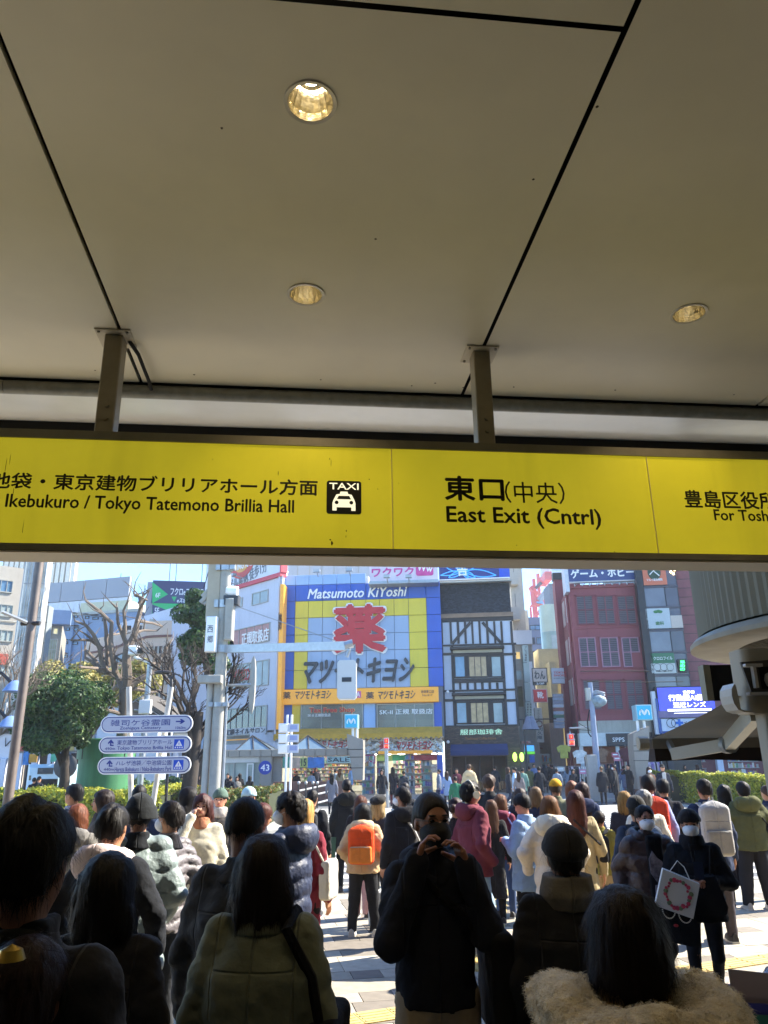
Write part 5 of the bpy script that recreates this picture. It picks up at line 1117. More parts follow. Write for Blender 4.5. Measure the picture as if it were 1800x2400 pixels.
# direction boards
Fs=Fac(*C1(940,1250),13.5,0); e=fempty('direction_sign_stand',Fs,'stand of three white oval direction boards on two white poles that form a V','direction sign')
m_sb=mat('board_white','#b9bfcc',rough=.35,var=.04); m_bl=mat('board_line_blue','#26367f',rough=.4,var=.05); m_bi=mat('board_ink','#2f3c86',rough=.4,var=0)
m_vp=mat('v_pole_white','#b7b3a8',rough=.5,var=.15,vscale=8,dirt=.3)
for pts in (((835,885),(850,1640)),((1110,885),(990,1650))):
    a=Fs.uv(*C1(*pts[0]),.06); b_=Fs.uv(*C1(*pts[1]),.06); k=(b_[1]-0)/(a[1]-b_[1]); base=(b_[0]+(b_[0]-a[0])*k,0)
    MB().tube([(base[0],.06,0),(a[0],.06,a[1])],.045,10).build('pole',m_vp,e,True)
for x0,y0,x1,y1,jp,en,dist,arrow in ((652,1068,1248,1182,'雑司ケ谷霊園','Zoshigaya Cemetery','1060m',1),(640,1202,1240,1314,'東京建物ブリリアホール','Tokyo Tatemono Brillia Hall','490m',0),(632,1336,1236,1450,'ハレザ池袋／中池袋公園','Hareza Ikebukuro / Naka-Ikebukuro Park','440m',0)):
    r=Fs.rect(C1,x0,y0,x1,y1,-.03); h=(r[3]-r[2])/2
    bd=MB().poly(rrect(r[0],r[1],r[2],r[3],h*.98,8),-.03,.0).build('board',m_wl,e)
    def ins(k): return rrect(r[0]+k,r[1]-k,r[2]+k,r[3]-k,h*.98-k,8)
    MB().poly(ins(.02),-.033,-.03).build('board_border',m_bl,bd); MB().poly(ins(.035),-.036,-.033).build('board_face',m_sb,bd)
    W_=x1-x0
    if arrow:
        wtext(bd,Fs,C1,jp,x0+65,y0+68,x0+450,y0+28,-.036,m_bi,bold=.004,ext=.002); wtext(bd,Fs,C1,en,x0+125,y0+97,x0+390,y0+72,-.036,m_bi,bold=.02,ext=.002); wtext(bd,Fs,C1,dist,x0+486,y0+90,x0+550,y0+72,-.036,m_bi,bold=.02,ext=.002)
        ar=[(0,.4),(.55,.4),(.4,.15),(.62,.15),(1,.5),(.62,.85),(.4,.85),(.55,.6),(0,.6)]
        r2=Fs.rect(C1,x0+488,y0+18,x0+548,y0+62,-.036); MB().poly([(r2[0]+(r2[1]-r2[0])*x,r2[2]+(r2[3]-r2[2])*z) for x,z in ar],-.0385,-.036).build('arrow',m_bi,bd)
    else:
        wtext(bd,Fs,C1,jp,x0+120,y0+58,x1-125,y0+24,-.036,m_bi,bold=.004,ext=.002); wtext(bd,Fs,C1,en,x0+120 if 'Tok' in en else x0+112,y0+95,x1-125,y0+66,-.036,m_bi,bold=.015,ext=.002); wtext(bd,Fs,C1,dist,x0+40,y0+92,x0+106,y0+74,-.036,m_bi,bold=.02,ext=.002)
        r2=Fs.rect(C1,x0+58,y0+22,x0+98,y0+66,-.036); ar=[(.4,0),(.4,.5),(.12,.3),(.0,.45),(.5,1),(1,.45),(.88,.3),(.62,.5),(.62,.18),(1,.18),(1,0)]
        MB().poly([(r2[0]+(r2[1]-r2[0])*x,r2[2]+(r2[3]-r2[2])*z) for x,z in ar],-.0385,-.036).build('arrow',m_bi,bd)
        r3=Fs.rect(C1,x1-112,y0+22,x1-48,y0+84,-.036); w3=r3[1]-r3[0];h3=r3[3]-r3[2]; MB().box(r3[0],r3[1],-.038,-.036,r3[2],r3[3]).build('blue_square',mat('square_blue','#1f4fc0',rough=.4),bd)
        t_=MB(); t_.poly([(r3[0]+w3*x,r3[2]+h3*z) for x,z in ((.15,.3),(.85,.3),(.5,.92))],-.040,-.038)
        for k in range(4): cx=.16+k*.226; t_.poly([(r3[0]+w3*(cx+.07*math.cos(q)),r3[2]+h3*(.15+.08*math.sin(q))) for q in [2*PI*i/8 for i in range(8)]],-.040,-.038)
        t_.build('white_symbol',m_wl,bd); MB().box(r3[0]+w3*.47,r3[0]+w3*.53,-.042,-.040,r3[2]+h3*.42,r3[2]+h3*.66).build('symbol_bar',mat('square_blue',''),bd)
# rotated sign cluster (three boxes)
c0=wp(C2,482,1400,24); e=empty('sign_pole',(c0[0],c0[1],0),label='twin white sign pole with three small boards seen edge on',cat='sign pole')
def M_(x,y): p=wp(C2,x,y,24); return (p[0]-c0[0],0,p[2])
for dx in (-.05,.09): MB().tube([(dx,0,.1),(dx,0,M_(480,1065)[2])],.035,8).build('pole',m_wl,e,True)
for y0,y1 in ((1128,1188),(1196,1256),(1262,1324)):
    z0=M_(0,y1)[2]; z1=M_(0,y0)[2]; k=MB(); k.bbox(-.30,.0,-.1,.14,z0,z1,b=.04); k.build('board_edge',m_wl,e); k=MB(); k.box(.0,.32,-.09,-.06,z0+.02,z1-.02); k.build('board_face',m_sb,e); MB().box(.05,.27,-.095,-.09,(z0+z1)/2-.05,(z0+z1)/2+.08).build('printed_lines',mat('faint_blue','#8e9bc4'),e)
# traffic camera pole
c0=wp(C1,950,1000,26); e=empty('camera_pole',(c0[0],c0[1],0),label='slim steel pole with a surveillance camera on a slanting white arm',cat='camera pole')
def M_(x,y,Y=26): p=wp(C1,x,y,Y); return (p[0]-c0[0],p[1]-c0[1],p[2])
MB().tube([(0,0,0),(0,0,M_(968,720)[2])],[.11,.09],12).build('pole',m_steel,e,True); MB().tube([M_(975,728),M_(870,690)],.05,8).build('arm',m_wl,e,True); p=M_(890,650); MB().bbox(p[0]-.25,p[0]+.05,-.2,.1,p[2]-.15,p[2]+.15,b=.03).build('camera_body',m_wl,e); MB().tube([(p[0]+.04,-.05,p[2]),(p[0]+.3,-.15,p[2]-.02)],.11,12).build('lens_hood',m_ink2,e); p=M_(950,1010); MB().bbox(-.2,.2,-.2,-.05,p[2]-.25,p[2]+.2,b=.02).build('terminal_box',m_wl,e)
MB().tube([M_(860,985),M_(945,930)],.02,5).tube([M_(870,1035),M_(990,1045)],.04,6).build('bracket',m_steel,e)
# street lamp curved pole right of bare tree
c0=wp(C1,1110,1200,24); e=empty('lamp_pole',(c0[0],c0[1],0),label='dark double curved lamp pole between the direction boards and the bushy bare tree',cat='street lamp')
def M_(x,y,Y=24): p=wp(C1,x,y,Y); return (p[0]-c0[0],p[1]-c0[1],p[2])
MB().tube([(0,0,0),M_(1112,900),M_(1110,830),M_(1085,795),M_(1045,785)],.05,8).tube([M_(1110,840),M_(1130,800),M_(1165,810)],.04,8).build('curved_pole',m_dfr,e,True); p=M_(1055,790); MB().sphere(p,(.28,.12,.07),10).build('lamp_head',m_dfr,e,True)
# green cylinder
c0=ground(*C1(548,1700)); X=wp(C1,545,1450,26); rad=abs(wp(C1,700,1450,26)[0]-wp(C1,395,1450,26)[0])/2+.15
e=empty('green_ventilation_drum',(X[0]+.35,X[1]+rad,0),label='big green metal drum with an overhanging upper ring behind the left hedge',cat='ventilation shaft')
m_gd=mat('drum_green','#3f7a50',rough=.55,var=.18,vscale=2,dirt=.2,stretch=(3,3,.4)); zt=wp(C1,550,1225,26)[2]; zm=wp(C1,550,1352,26)[2]
MB().lathe([(rad*.96,0),(rad*.96,zm)],n=48).build('drum',m_gd,e,True); MB().lathe([(rad*.96,zm),(rad*1.03,zm),(rad*1.03,zt),(rad*1.0,zt+.03),(.01,zt+.03)],n=48).build('upper_ring',m_gd,e,True)
for k in range(8): t=2*PI*k/8+.2; MB().box(-.012,.012,-.012,.012,zm,zt).build('seam',m_dfr,e).location=(rad*1.03*math.cos(t),rad*1.03*math.sin(t),0)
# bus
Fu=Fac(*C1(280,1500),34,0); e=fempty('city_bus',Fu,'pale blue and green city bus seen from the front behind the left hedge','bus')
u0,u1,z0,z1=Fu.rect(C1,165,1385,400,1560,0); z0=.35
m_bus=mat('bus_blue','#a9c3d2',rough=.3,var=.08); MB().bbox(u0,u1,0,9,z0,z1,b=.15).build('body',m_bus,e); MB().box(u0+.15,u1-1.3,-.02,.0,z0+1.1,z1-.45).build('windscreen',m_glass,e); MB().box(u1-1.1,u1-.15,-.02,0,z0+.2,z1-.6).build('door',m_darkin,e); MB().box(u0+.02,u1-.02,-.03,0,z0,z0+.5).build('green_skirt',mat('bus_green','#4f9a5c',rough=.4),e); MB().box(u0+.5,u1-.4,-.05,0,z1-.4,z1-.15).build('destination_board',m_ink2,e)
for x in (u0+.5,u1-.5): MB().tube([(x,0.8,.45),(x,1.1,.45)],.45,16).build('wheel',m_black,e)
MB().sphere((u0+1.8,-.4,z1-.1),(.5,.1,.5),14).build('mirror',m_ink2,e,True); MB().tube([(u0+2.3,0,z1),(u0+1.9,-.35,z1)],.03,6).build('mirror_arm',m_dfr,e)
# shop stuff behind bus: banners
for x0,y0,x1,y1,c,lab in ((150,1290,190,1390,'#3c78b4','tall blue banner beside the bus at the left'),(185,1320,240,1375,'#c08a2c','orange yellow banner beside the bus at the left'),(330,1290,370,1370,'#4f9a80','green triangular board above the bus roof'),(490,1120,540,1170,'#c04a38','red round signboard glimpsed through the evergreen tree')):
    F=Fac(*C1((x0+x1)/2,1500),37,0); e=fempty('banner',F,lab,'banner'); wbox(e,F,C1,x0,y0,x1,y1,-.05,0,mat('bn'+c[1:],c,var=.3,vscale=3),'cloth'); u,_=F.uv(*C1(x0,1400)); MB().tube([(u,0,0),(u,0,F.uv(*C1(x0,y0))[1]+.1)],.03,6).build('post',m_dfr,e)
# low shop arcade left, below houses
Fo=Fac(*C1(700,1400),43,0); e=fempty('ground_floor_arcade',Fo,'dim ground floor arcade of shops seen between the hedge and the direction boards','shop front')
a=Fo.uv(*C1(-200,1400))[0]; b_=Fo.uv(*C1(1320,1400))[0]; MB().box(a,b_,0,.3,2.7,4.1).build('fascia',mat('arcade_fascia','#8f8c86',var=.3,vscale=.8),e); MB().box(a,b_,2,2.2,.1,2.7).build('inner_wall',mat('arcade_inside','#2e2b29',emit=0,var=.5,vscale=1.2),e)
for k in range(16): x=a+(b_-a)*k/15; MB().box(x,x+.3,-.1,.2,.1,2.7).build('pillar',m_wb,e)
for k in range(12): x=a+(b_-a)*(k+.3)/12; MB().box(x,x+1.1,-.15,-.05,2.8,3.6).build('shop_sign',mat('arc%d'%(k%5),['#b9b2a2','#7a94b0','#b0584a','#7fa58c','#c9b06a'][k%5],var=.2),e)
# ------------------------------------------------------------------ subway shelter, left
Fv=Fac(*C2(640,1500),41,-3); e=fempty('subway_entrance_left',Fv,'grey stone subway entrance with glass pyramids, number 43 and a low brown wall','subway entrance'); e.name='subway_entrance'
m_gst=mat('grey_granite','#8e887e',rough=.6,var=.08,vscale=3,bump=.05)
u0,u1,z0,z1=Fv.rect(C2,-40,1288,942,1335,0); n=14
for k in range(n): a=u0+(u1-u0)*k/n; MB().bbox(a+.01,a+(u1-u0)/n-.01,0,3,z0,z1,b=.012).build('beam_panel',m_gst,e)
for x0,x1 in ((300,375),(375,432)):
    a,b_=Fv.uv(*C2(x0,1420))[0],Fv.uv(*C2(x1,1420))[0]; MB().bbox(a,b_,.05 if x0<350 else .4,.7,.1,z0,b=.02).build('pillar',m_gst,e)
a,b_=Fv.uv(*C2(440,1420))[0],Fv.uv(*C2(470,1420))[0]
for xa,xm,xb_ in ((155,268,382),(505,622,742)):
    a,zb_2=Fv.uv(*C2(xa,1286),.6); c,_=Fv.uv(*C2(xb_,1286),.6); mx,zt=Fv.uv(*C2(xm,1205),1.6); d=c-a
    f=MB().add([(a,.3,z1),(c,.3,z1),(c,.3+d*.8,z1),(a,.3+d*.8,z1),(mx,.3+d*.4,zt)],[(0,1,4),(1,2,4),(2,3,4),(3,0,4)]).build('glass_pyramid',mat('pyramid_glass','#6f8592',rough=.15,var=.25,vscale=.8,spec=.8),e)
    r_=MB(); 
    for q in ((a,.3),(c,.3),(c,.3+d*.8),(a,.3+d*.8),((a+c)/2,.3)): r_.tube([(q[0],q[1],z1),(mx,.3+d*.4,zt+.02)],.04,5)
    r_.build('pyramid_frame',m_dfr,f)
u,z=Fv.uv(*C2(334,1408),-.02); MB().poly([(u+.34*math.cos(t),z+.34*math.sin(t)) for t in [2*PI*k/24 for k in range(24)]],.02,.05).build('number_disc',mat('disc_blue','#2b3f9a'),e); text('43',(u-.22,u+.22,z-.15,z+.15),.018,m_wl,e,bold=.03)
# low wall
a,b_=Fv.uv(*C2(420,1500))[0],Fv.uv(*C2(880,1500))[0]; zw=Fv.uv(*C2(640,1497),-1)[1]; MB().box(a,b_,-1.2,-.9,.1,zw).build('low_wall',mat('brown_wall','#6c4a3c',rough=.6,var=.1,vscale=3),e)
MB().box(u0,Fv.uv(*C2(300,1400))[0],.5,.6,.1,z0).build('pale_doors',mat('pale_doors','#9aa59f',rough=.3,var=.3,vscale=.7),e)
window(e,Fv,C2,60,1378,135,1500,2,1,m_wfr,mat('pale_doors',''),y=.45); window(e,Fv,C2,215,1380,260,1500,1,1,m_wl,m_glassl,y=.45); wbox(e,Fv,C2,60,1340,300,1375,.35,.5,m_white,'door_fascia')
# slanted pillar
def slanted(F,C,pts,mname,par,y0=-.8,y1=.4): return MB().poly([F.uv(*C(*p),y0) for p in pts],y0,y1).build(mname,m_gst,par)
slanted(Fv,C2,[(865,1188),(970,1228),(972,1335),(968,1490),(905,1490),(885,1335),(868,1250)],'slanted_pillar',e)
for y in (1290,1340,1410): 
    q=Fv.rect(C2,868,y,970,y+2,-.81); MB().box(q[0],q[1],-.812,-.8,q[2],q[3]+.02).build('joint_line',m_dfr,e)
def subway_cube(F,C,x0,y0,x1,y1,ya,yb,lab,px,y=-.6):
    e=fempty('subway_sign',F,lab,'sign',group='blue subway logo signs'); r=F.rect(C,x0,y0,x1,y1,y)
    m_c=mat('subway_cyan','#1c8fb5',rough=.3,var=.04,emit=.15); MB().bbox(r[0],r[1],y,y+.85,r[2],r[3],b=.02).build('light_box',mat('box_edge','#8fb7c4',rough=.3),e); MB().box(r[0]+.05,r[1]-.05,y-.012,y,r[2]+.05,r[3]-.05).build('cyan_face',m_c,e)
    w=r[1]-r[0];h=r[3]-r[2]; b=MB()
    P=[(.22,.32),(.2,.42),(.24,.6),(.33,.68),(.41,.6),(.5,.42),(.59,.6),(.67,.68),(.76,.6),(.8,.42),(.78,.32)]
    b.tube([(r[0]+w*x,y-.02,r[2]+h*z) for x,z in P],w*.045,6); b.tube([(r[0]+w*x,y-.025,r[2]+h*z) for x,z in [(.33,.62),(.42,.42),(.5,.34),(.58,.42),(.67,.62)]],w*.035,6); b.build('logo',m_wl,e,True)
    for x in px: 
        u,_=F.uv(*C(x,ya),y+.3); MB().tube([(u,y+.3,F.uv(*C(x,yb),y+.3)[1]-.3),(u,y+.3,r[2])],.07,8).build('post',m_wl,e,True)
subway_cube(Fv,C2,850,1062,936,1152,1170,1200,'blue subway logo sign in front of the drugstore windows',(905,930),-.9)
Fp=Fac(*C4(680,1700),39,-4); e=fempty('subway_entrance',Fp,'slanting grey stone pillar of the right subway entrance, in front of the white clothes shop','subway entrance')
slanted(Fp,C4,[(612,1425),(735,1368),(738,1520),(728,1655),(700,1860),(648,1860),(625,1655),(612,1520)],'slanted_pillar',e,-.6,.6); MB().box(*[Fp.uv(*C4(x,1860),0)[0] for x in (645,705)],-.62,.62,.1,Fp.uv(*C4(680,1755))[1]).build('brown_foot',mat('brown_wall',''),e)
for y in (1520,1560,1635): q=Fp.rect(C4,614,y,734,y+2,-.61); MB().box(q[0],q[1],-.612,-.6,q[2],q[3]+.02).build('joint_line',m_dfr,e)
wbox(e,Fp,C4,735,1482,1200,1530,-.2,2.5,m_gst,'beam')
subway_cube(Fp,C4,634,1200,758,1320,1330,1420,'blue subway logo sign above the slanting pillar near the optician',(642,694),-.5)
# railing ramp
Fl=Fac(*C2(660,1560),33,-3); e=fempty('ramp_railing',Fl,'metal ramp railing with ball topped posts, right of the brown hedge','railing')
for k,x in enumerate((553,600,645,674)):
    u,z=Fl.uv(*C2(x,1530)); MB().tube([(u,0,0),(u,0,z+.08)],.035,8).build('post',m_dfr,e,True); MB().sphere((u,0,z+.14),.07,10).build('ball_cap',m_steel,e,True)
for dy in (0,50,110): 
    a=Fl.uv(*C2(555,1558+dy)); b_=Fl.uv(*C2(770,1512+dy*.9),3); MB().tube([(a[0],0,a[1]),(b_[0],3,b_[1])],.04,8).build('rail',m_steel,e,True)
e.location=Vector(e.location)
# pedestrian signals
def signal(C,x,y0,y1,Y,lab,zb=0,arm=None):
    F=Fac(*C(x,y1+100),Y,0); e=fempty('pedestrian_signal',F,lab,'traffic signal',group='red pedestrian signals'); s=18 if C is C2 else 24
    r=F.rect(C,x-s,y0,x+s,y1,0); MB().bbox(r[0],r[1],-.12,.12,r[2],r[3],b=.03).build('housing',mat('signal_pink_grey','#b9a2a6',rough=.5),e)
    m_rl=mat('signal_red','#ff2a1a',emit=5,var=0); zm=(r[2]+r[3])/2; w=r[1]-r[0]
    for i,(z0,z1) in enumerate(((zm+.03,r[3]-.05),(r[2]+.05,zm-.03))):
        MB().box(r[0]+.05,r[1]-.05,-.135,-.12,z0,z1).build('lens',mat('lens_dark_red','#5a1410',emit=.5 ,ecol='#a01810',rough=.3,var=0),e)
        h=z1-z0; u=(r[0]+r[1])/2; f=MB()
        if i==0: f.box(u-w*.1,u+w*.1,-.15,-.135,z0+h*.3,z0+h*.68).box(u-w*.09,u-.01,-.15,-.135,z0+.04,z0+h*.3).box(u+.01,u+w*.09,-.15,-.135,z0+.04,z0+h*.3).sphere((u,-.145,z0+h*.8),(w*.08,.02,w*.08),8)
        else: f.box(u-w*.3,u-w*.18,-.15,-.135,z0+.05,z1-.05).box(u+w*.18,u+w*.3,-.15,-.135,z0+.05,z1-.05).box(u-w*.18,u+w*.18,-.15,-.135,z1-.09,z1-.05)
        f.build('standing_figure' if i==0 else 'wait_bars',m_rl,e)
        MB().box(r[0],r[1],-.3,-.12,z1,z1+.03).build('visor',mat('signal_pink_grey',''),e)
    u=(r[0]+r[1])/2
    if arm is None: MB().tube([(u,0,zb),(u,0,r[2])],.09,12).build('pole',m_steel,e,True)
    else: a=F.uv(*C(*arm)); MB().tube([(u,.05,r[3]),(u,.05,r[3]+.25),(a[0],.05,r[3]+.3)],.04,8).build('arm',m_steel,e,True)
    return F,e
signal(C2,1121,1215,1290,37.5,'red pedestrian signal on a grey pole in front of the drugstore entrance')
signal(C4,126,1425,1520,38,'red pedestrian signal on a short arm at the alley mouth',arm=(275,1400))
# utility pole right
Ft=Fac(*C4(285,1700),38,0); e=fempty('utility_pole',Ft,'grey steel utility pole with transformers and cables in front of the red building','utility pole')
def T(x,y,yy=0): u,z=Ft.uv(*C4(x,y),yy); return (u,yy,z)
MB().tube([(T(300,1400)[0],0,0),(T(262,1400)[0]+.3,0,T(262,995)[2]-.2)],[.17,.11],14).build('shaft',mat('pole_blue_grey','#7f8ba0',rough=.6,var=.12,dirt=.15),e,True)
p=T(258,1120); MB().bbox(p[0]-.12,p[0]+.1,-.2,.05,p[2]-.3,p[2]+.3,b=.03).build('meter_box',m_wfr,e); p=T(340,1170); MB().sphere(p,(.42,.25,.3),12).build('cable_loom',mat('loom_grey','#7f9098',rough=.6,var=.4,vscale=5,bump=1,bscale=6,bdist=.1),e,True)
for k in range(4): MB().tube([T(285+k*8,1120),T(320+k*10,1090+k*6),T(390,1110+k*20)],.05,6).build('cable',m_steel,e,True)
MB().tube([T(270,1240),T(255,1330),T(262,1420),T(285,1450)],.03,6).tube([T(300,1260),T(325,1350),T(328,1560)],.03,6).build('cable',m_black,e,True); MB().tube([(T(328,1600)[0],.1,0),(T(324,1560)[0],.1,T(324,1440)[2])],.045,8).build('side_conduit',m_wfr,e,True)
p=T(288,1640); MB().bbox(p[0]-.28,p[0]+.2,-.3,.1,.1,p[2]+.3,b=.03).build('cabinet',mat('cabinet_grey','#8b8d8c',rough=.5,var=.12,dirt=.2),e)
wires=MB(); 
e=fempty('overhead_wire',Ft,'thin overhead wires crossing in front of the red building','wire'); MB().tube([T(120,1390),T(280,1400),T(190,1345)],.015,4).tube([T(200,940),T(500,935),T(735,940)],.02,4).tube([T(250,1020),T(700,1025),T(1000,1020)],.02,4).build('wire',m_black,e)
e=fempty('overhead_wire',Fac(*C1(1350,1500),35,0),'dark overhead wire slanting down to the left of the concrete pole','wire'); Fxx=Fac(*C1(1350,1500),35,0); a=Fxx.uv(*C1(1385,20)); b_=Fxx.uv(*C1(1320,245)); MB().tube([(a[0],0,a[1]),(b_[0],0,b_[1])],.02,4).build('wire',m_black,e)
# alley street lamp
Fm=Fac(*C3(850,1800),46,0); e=fempty('street_lamp',Fm,'dark street lamp with three bell shades at the alley mouth','street lamp'); u,z=Fm.uv(*C3(840,1460)); MB().tube([(u,0,0),(u,0,z)],.06,8).tube([(u-.4,0,z),(u+1.9,0,z)],.04,6).build('post',m_dfr,e,True)
for x in (878,912): a,zz_=Fm.uv(*C3(x,1500)); MB().lathe([(.05,.45),(.12,.4),(.4,-.3),(.36,-.32),(.01,-.2)],(a,0,zz_),14).build('bell_shade',mat('shade_grey','#6b6c78'),e,True)
# boutique merchandise in front of red building
rs2=random.Random(3)
Fbq=Fac(*C4(400,1700),47.5,-5)
def rack(x,lab,cols,w=1.3,h=1.5,yy=0.):
    u,_=Fbq.uv(*C4(x,1700)); e=fempty('clothes_rack',Fbq,lab,'clothes rack','clothes racks outside the boutique',u=u,y=yy,z=.1)
    MB().tube([(-w/2,0,0),(-w/2,0,h),(w/2,0,h),(w/2,0,0)],.025,6).tube([(-w/2,-.25,0.02),(-w/2,.25,.02)],.025,6).tube([(w/2,-.25,.02),(w/2,.25,.02)],.025,6).build('frame',m_steel,e)
    n=14
    for k in range(n):
        x_=-w/2+.06+(w-.12)*k/n; c=rs2.choice(cols); L_=rs2.uniform(.55,1.0); a=.17+rs2.random()*.05
        b=MB(); b.add([(x_,-.05,h-.03),(x_+.05,-.05,h-.03),(x_+.055,-a,h-.15),(x_,-a,h-.15),(x_+.055,-a,h-L_),(x_,-a,h-L_),(x_,.15,h-.15),(x_+.055,.15,h-.15),(x_+.055,.15,h-L_),(x_,.15,h-L_),(x_,.05,h-.03),(x_+.05,.05,h-.03)],[(0,1,2,3),(3,2,4,5),(10,6,7,11),(6,9,8,7),(3,5,9,6),(2,7,8,4),(0,3,6,10),(1,11,7,2),(4,8,9,5)]); b.build('garment',mat('gm'+c[1:],c,rough=.9,var=.2,vscale=6),e)
gc_=['#d7d3cc','#26242a','#7c3a44','#8a8d96','#c9b8a0','#3a4660','#b98a94']
rack(70,'clothes rack of pale and dark garments under the red pedestrian signal',gc_); rack(175,'clothes rack with black tops left of the grey utility pole',['#26242a','#d7d3cc','#3a3a40']); rack(250,'clothes rack behind the grey street cabinet',gc_,1.1); rack(440,'clothes rack in the boutique doorway under the black name board',gc_,1.4,1.6,1.2); rack(560,'clothes rack right of the boutique doorway',gc_,1.1,1.9,.6); rack(760,'clothes rack with lilac and black garments right of the slanting pillar',['#9a7fb0','#26242a','#c9b8c0'],1.3,1.7,.3)
for k,(x,y,c,lab) in enumerate(((200,1600,'#dcd8d0','white blouse and black skirt set displayed on the boutique frame'),(75,1560,'#a8a04a','yellow printed top hanging at the alley corner'),(560,1585,'#5a2a30','dark red knit top displayed in the right boutique window'),(370,1590,'#8a6a52','brown printed top displayed above the boutique doorway'))):
    u,z=Fbq.uv(*C4(x,y)); e=fempty('display_garment',Fbq,lab,'garment',u=u,y=.2,z=0); MB().poly([(-.18,z+.35),(-.42,z+.2),(-.34,z-.1),(-.22,z),(-.24,z-.42),(.24,z-.42),(.22,z),(.34,z-.1),(.42,z+.2),(.18,z+.35)],-.06,.04).build('top',mat('dg%d'%k,c,rough=.9,var=.3,vscale=7),e); MB().tube([(0,0,z+.3),(0,0,z+.55)],.01,4).build('hanger_hook',m_steel,e)
for k,(x,y,c) in enumerate(((460,1590,'#b8586a'),(475,1620,'#c97a86'),(210,1720,'#d98ca0'),(590,1610,'#c0506a'),(40,1700,'#cfc9c0'))):
    u,z=Fbq.uv(*C4(x,y)); e=fempty('price_card',Fbq,['upper pink price card over the boutique doorway','lower pink price card over the boutique doorway','pink price card on the rack left of the pole','crimson price card in the right boutique window','pale price card at the alley corner rack'][k],'price card',u=u,y=-.4,z=z); MB().box(-.2,.2,-.01,.01,-.13,.13).build('card',mat('pc%d'%k,c,rough=.6),e); MB().box(-.14,.14,-.014,-.01,-.02,.05).build('card_print',m_wl,e)
# ================================================================== CONCRETE TOWER, KIOSK AND AWNING (right)
ct=(4.79,6.75); e=empty('concrete_tower',(ct[0],ct[1],0),label='huge ribbed grey concrete drum with a flaring pale rim overhead at the right',cat='tower')
m_rib=mat('ribbed_concrete','#75715f',rough=.85,var=.12,vscale=.8,bump=.1,dirt=.15); zr0=2.97
# vertical ribs as geometry
V=[];F=[];n=260
for k in range(n):
    a=2*PI*k/n; r=1.86+(.013 if k%2 else 0)
    V+= [(r*math.cos(a),r*math.sin(a),zr0+.12),(r*math.cos(a),r*math.sin(a),4.3)]
for k in range(n): j=(k+1)%n; F.append((2*k,2*j,2*j+1,2*k+1))
MB().add(V,F).build('ribbed_drum',m_rib,e)
MB().lathe([(1.88,zr0+.1),(1.92,zr0+.08),(1.96,zr0+.04),(1.96,zr0),(1.90,zr0-.02),(1.6,zr0-.015),(1.54,zr0-.01)],n=120).build('pale_rim',mat('rim_concrete','#8f8772',rough=.6,var=.25,vscale=2,dirt=.3),e,True)
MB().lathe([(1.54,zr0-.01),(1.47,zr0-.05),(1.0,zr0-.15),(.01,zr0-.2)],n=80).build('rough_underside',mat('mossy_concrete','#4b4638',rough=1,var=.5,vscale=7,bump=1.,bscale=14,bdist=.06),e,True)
MB().lathe([(.8,0),(.8,zr0-.14)],n=48).build('stem',m_rib,e)
tw_=MB().lathe([(0.01,4.3),(1.87,4.3)],n=60).build('top_slab',m_rib,e)
Fc=Fac(*C4(1500,1000),5.0,0)
k_=fempty('sign_pod_column',Fc,'beige column carrying a rounded sign pod with large To lettering','sign column')
u0,_=Fc.uv(*C4(1484,1000)); _,z0=Fc.uv(*C4(1500,1268)); _,z1=Fc.uv(*C4(1500,762)); m_bg=mat('beige_pod','#a79d88',rough=.5,var=.06,dirt=.12)
def rbox_plan(x0,x1,y0,y1,r): return [(a,b_) for a,b_ in rrect(x0,x1,y0,y1,r,6)]
MB().plan(rbox_plan(u0,u0+1.6,0,.24,.07),z0,z1).build('pod',m_bg,k_,True)
a,_=Fc.uv(*C4(1572,1500),.2); MB().plan(rbox_plan(a,a+.42,.03,.2,.05),0,z0).build('post',m_bg,k_,True)
r=Fc.rect(C4,1490,862,2400,1105,-.02); MB().poly([(r[0]-.02,r[3]),(r[1],r[3]+.05),(r[1],r[2]-.03),(r[0]+.02,r[2])],-.02,0).build('name_panel',mat('panel_umber','#4b443c',rough=.5,var=.05),k_)
r=Fc.rect(C4,1475,1085,1750,888,-.02); text('To',(Fc.uv(*C4(1462,1000))[0],Fc.uv(*C4(1720,1000))[0],Fc.uv(*C4(1500,1078))[1],Fc.uv(*C4(1500,890))[1]),-.03,mat('letter_pale','#c9c4bc',rough=.4),k_,bold=.0,ext=.04)
r=Fc.rect(C4,1505,1100,2000,1122,-.03); MB().box(r[0],r[1],-.05,-.0,r[2],r[3]).build('underline_bar',mat('letter_pale',''),k_)
r=Fc.rect(C4,1600,905,1700,1075,-.025); MB().box(r[0],r[1]+1,-.024,-.02,r[2],r[3]).build('name_inset',m_darkin,k_)
r=Fc.rect(C4,1215,890,1425,1165,.8); MB().box(r[0],r[1],.8,.86,r[2],r[3]).build('dark_window',m_darkin,k_); MB().box(r[0]-.05,r[0],.78,.88,r[2],r[3]).build('window_jamb',m_frame,k_)
q=[Fc.uv(*C4(x,y),-.08) for x,y in ((1400,1032),(1376,1075),(1378,1130),(1395,1190),(1430,1240),(1480,1258),(1560,1262),(1450,1235),(1412,1060))]
MB().poly(q,-.08,.1).build('awning_end_cap',mat('cap_white','#bdb8ac',rough=.4),k_)
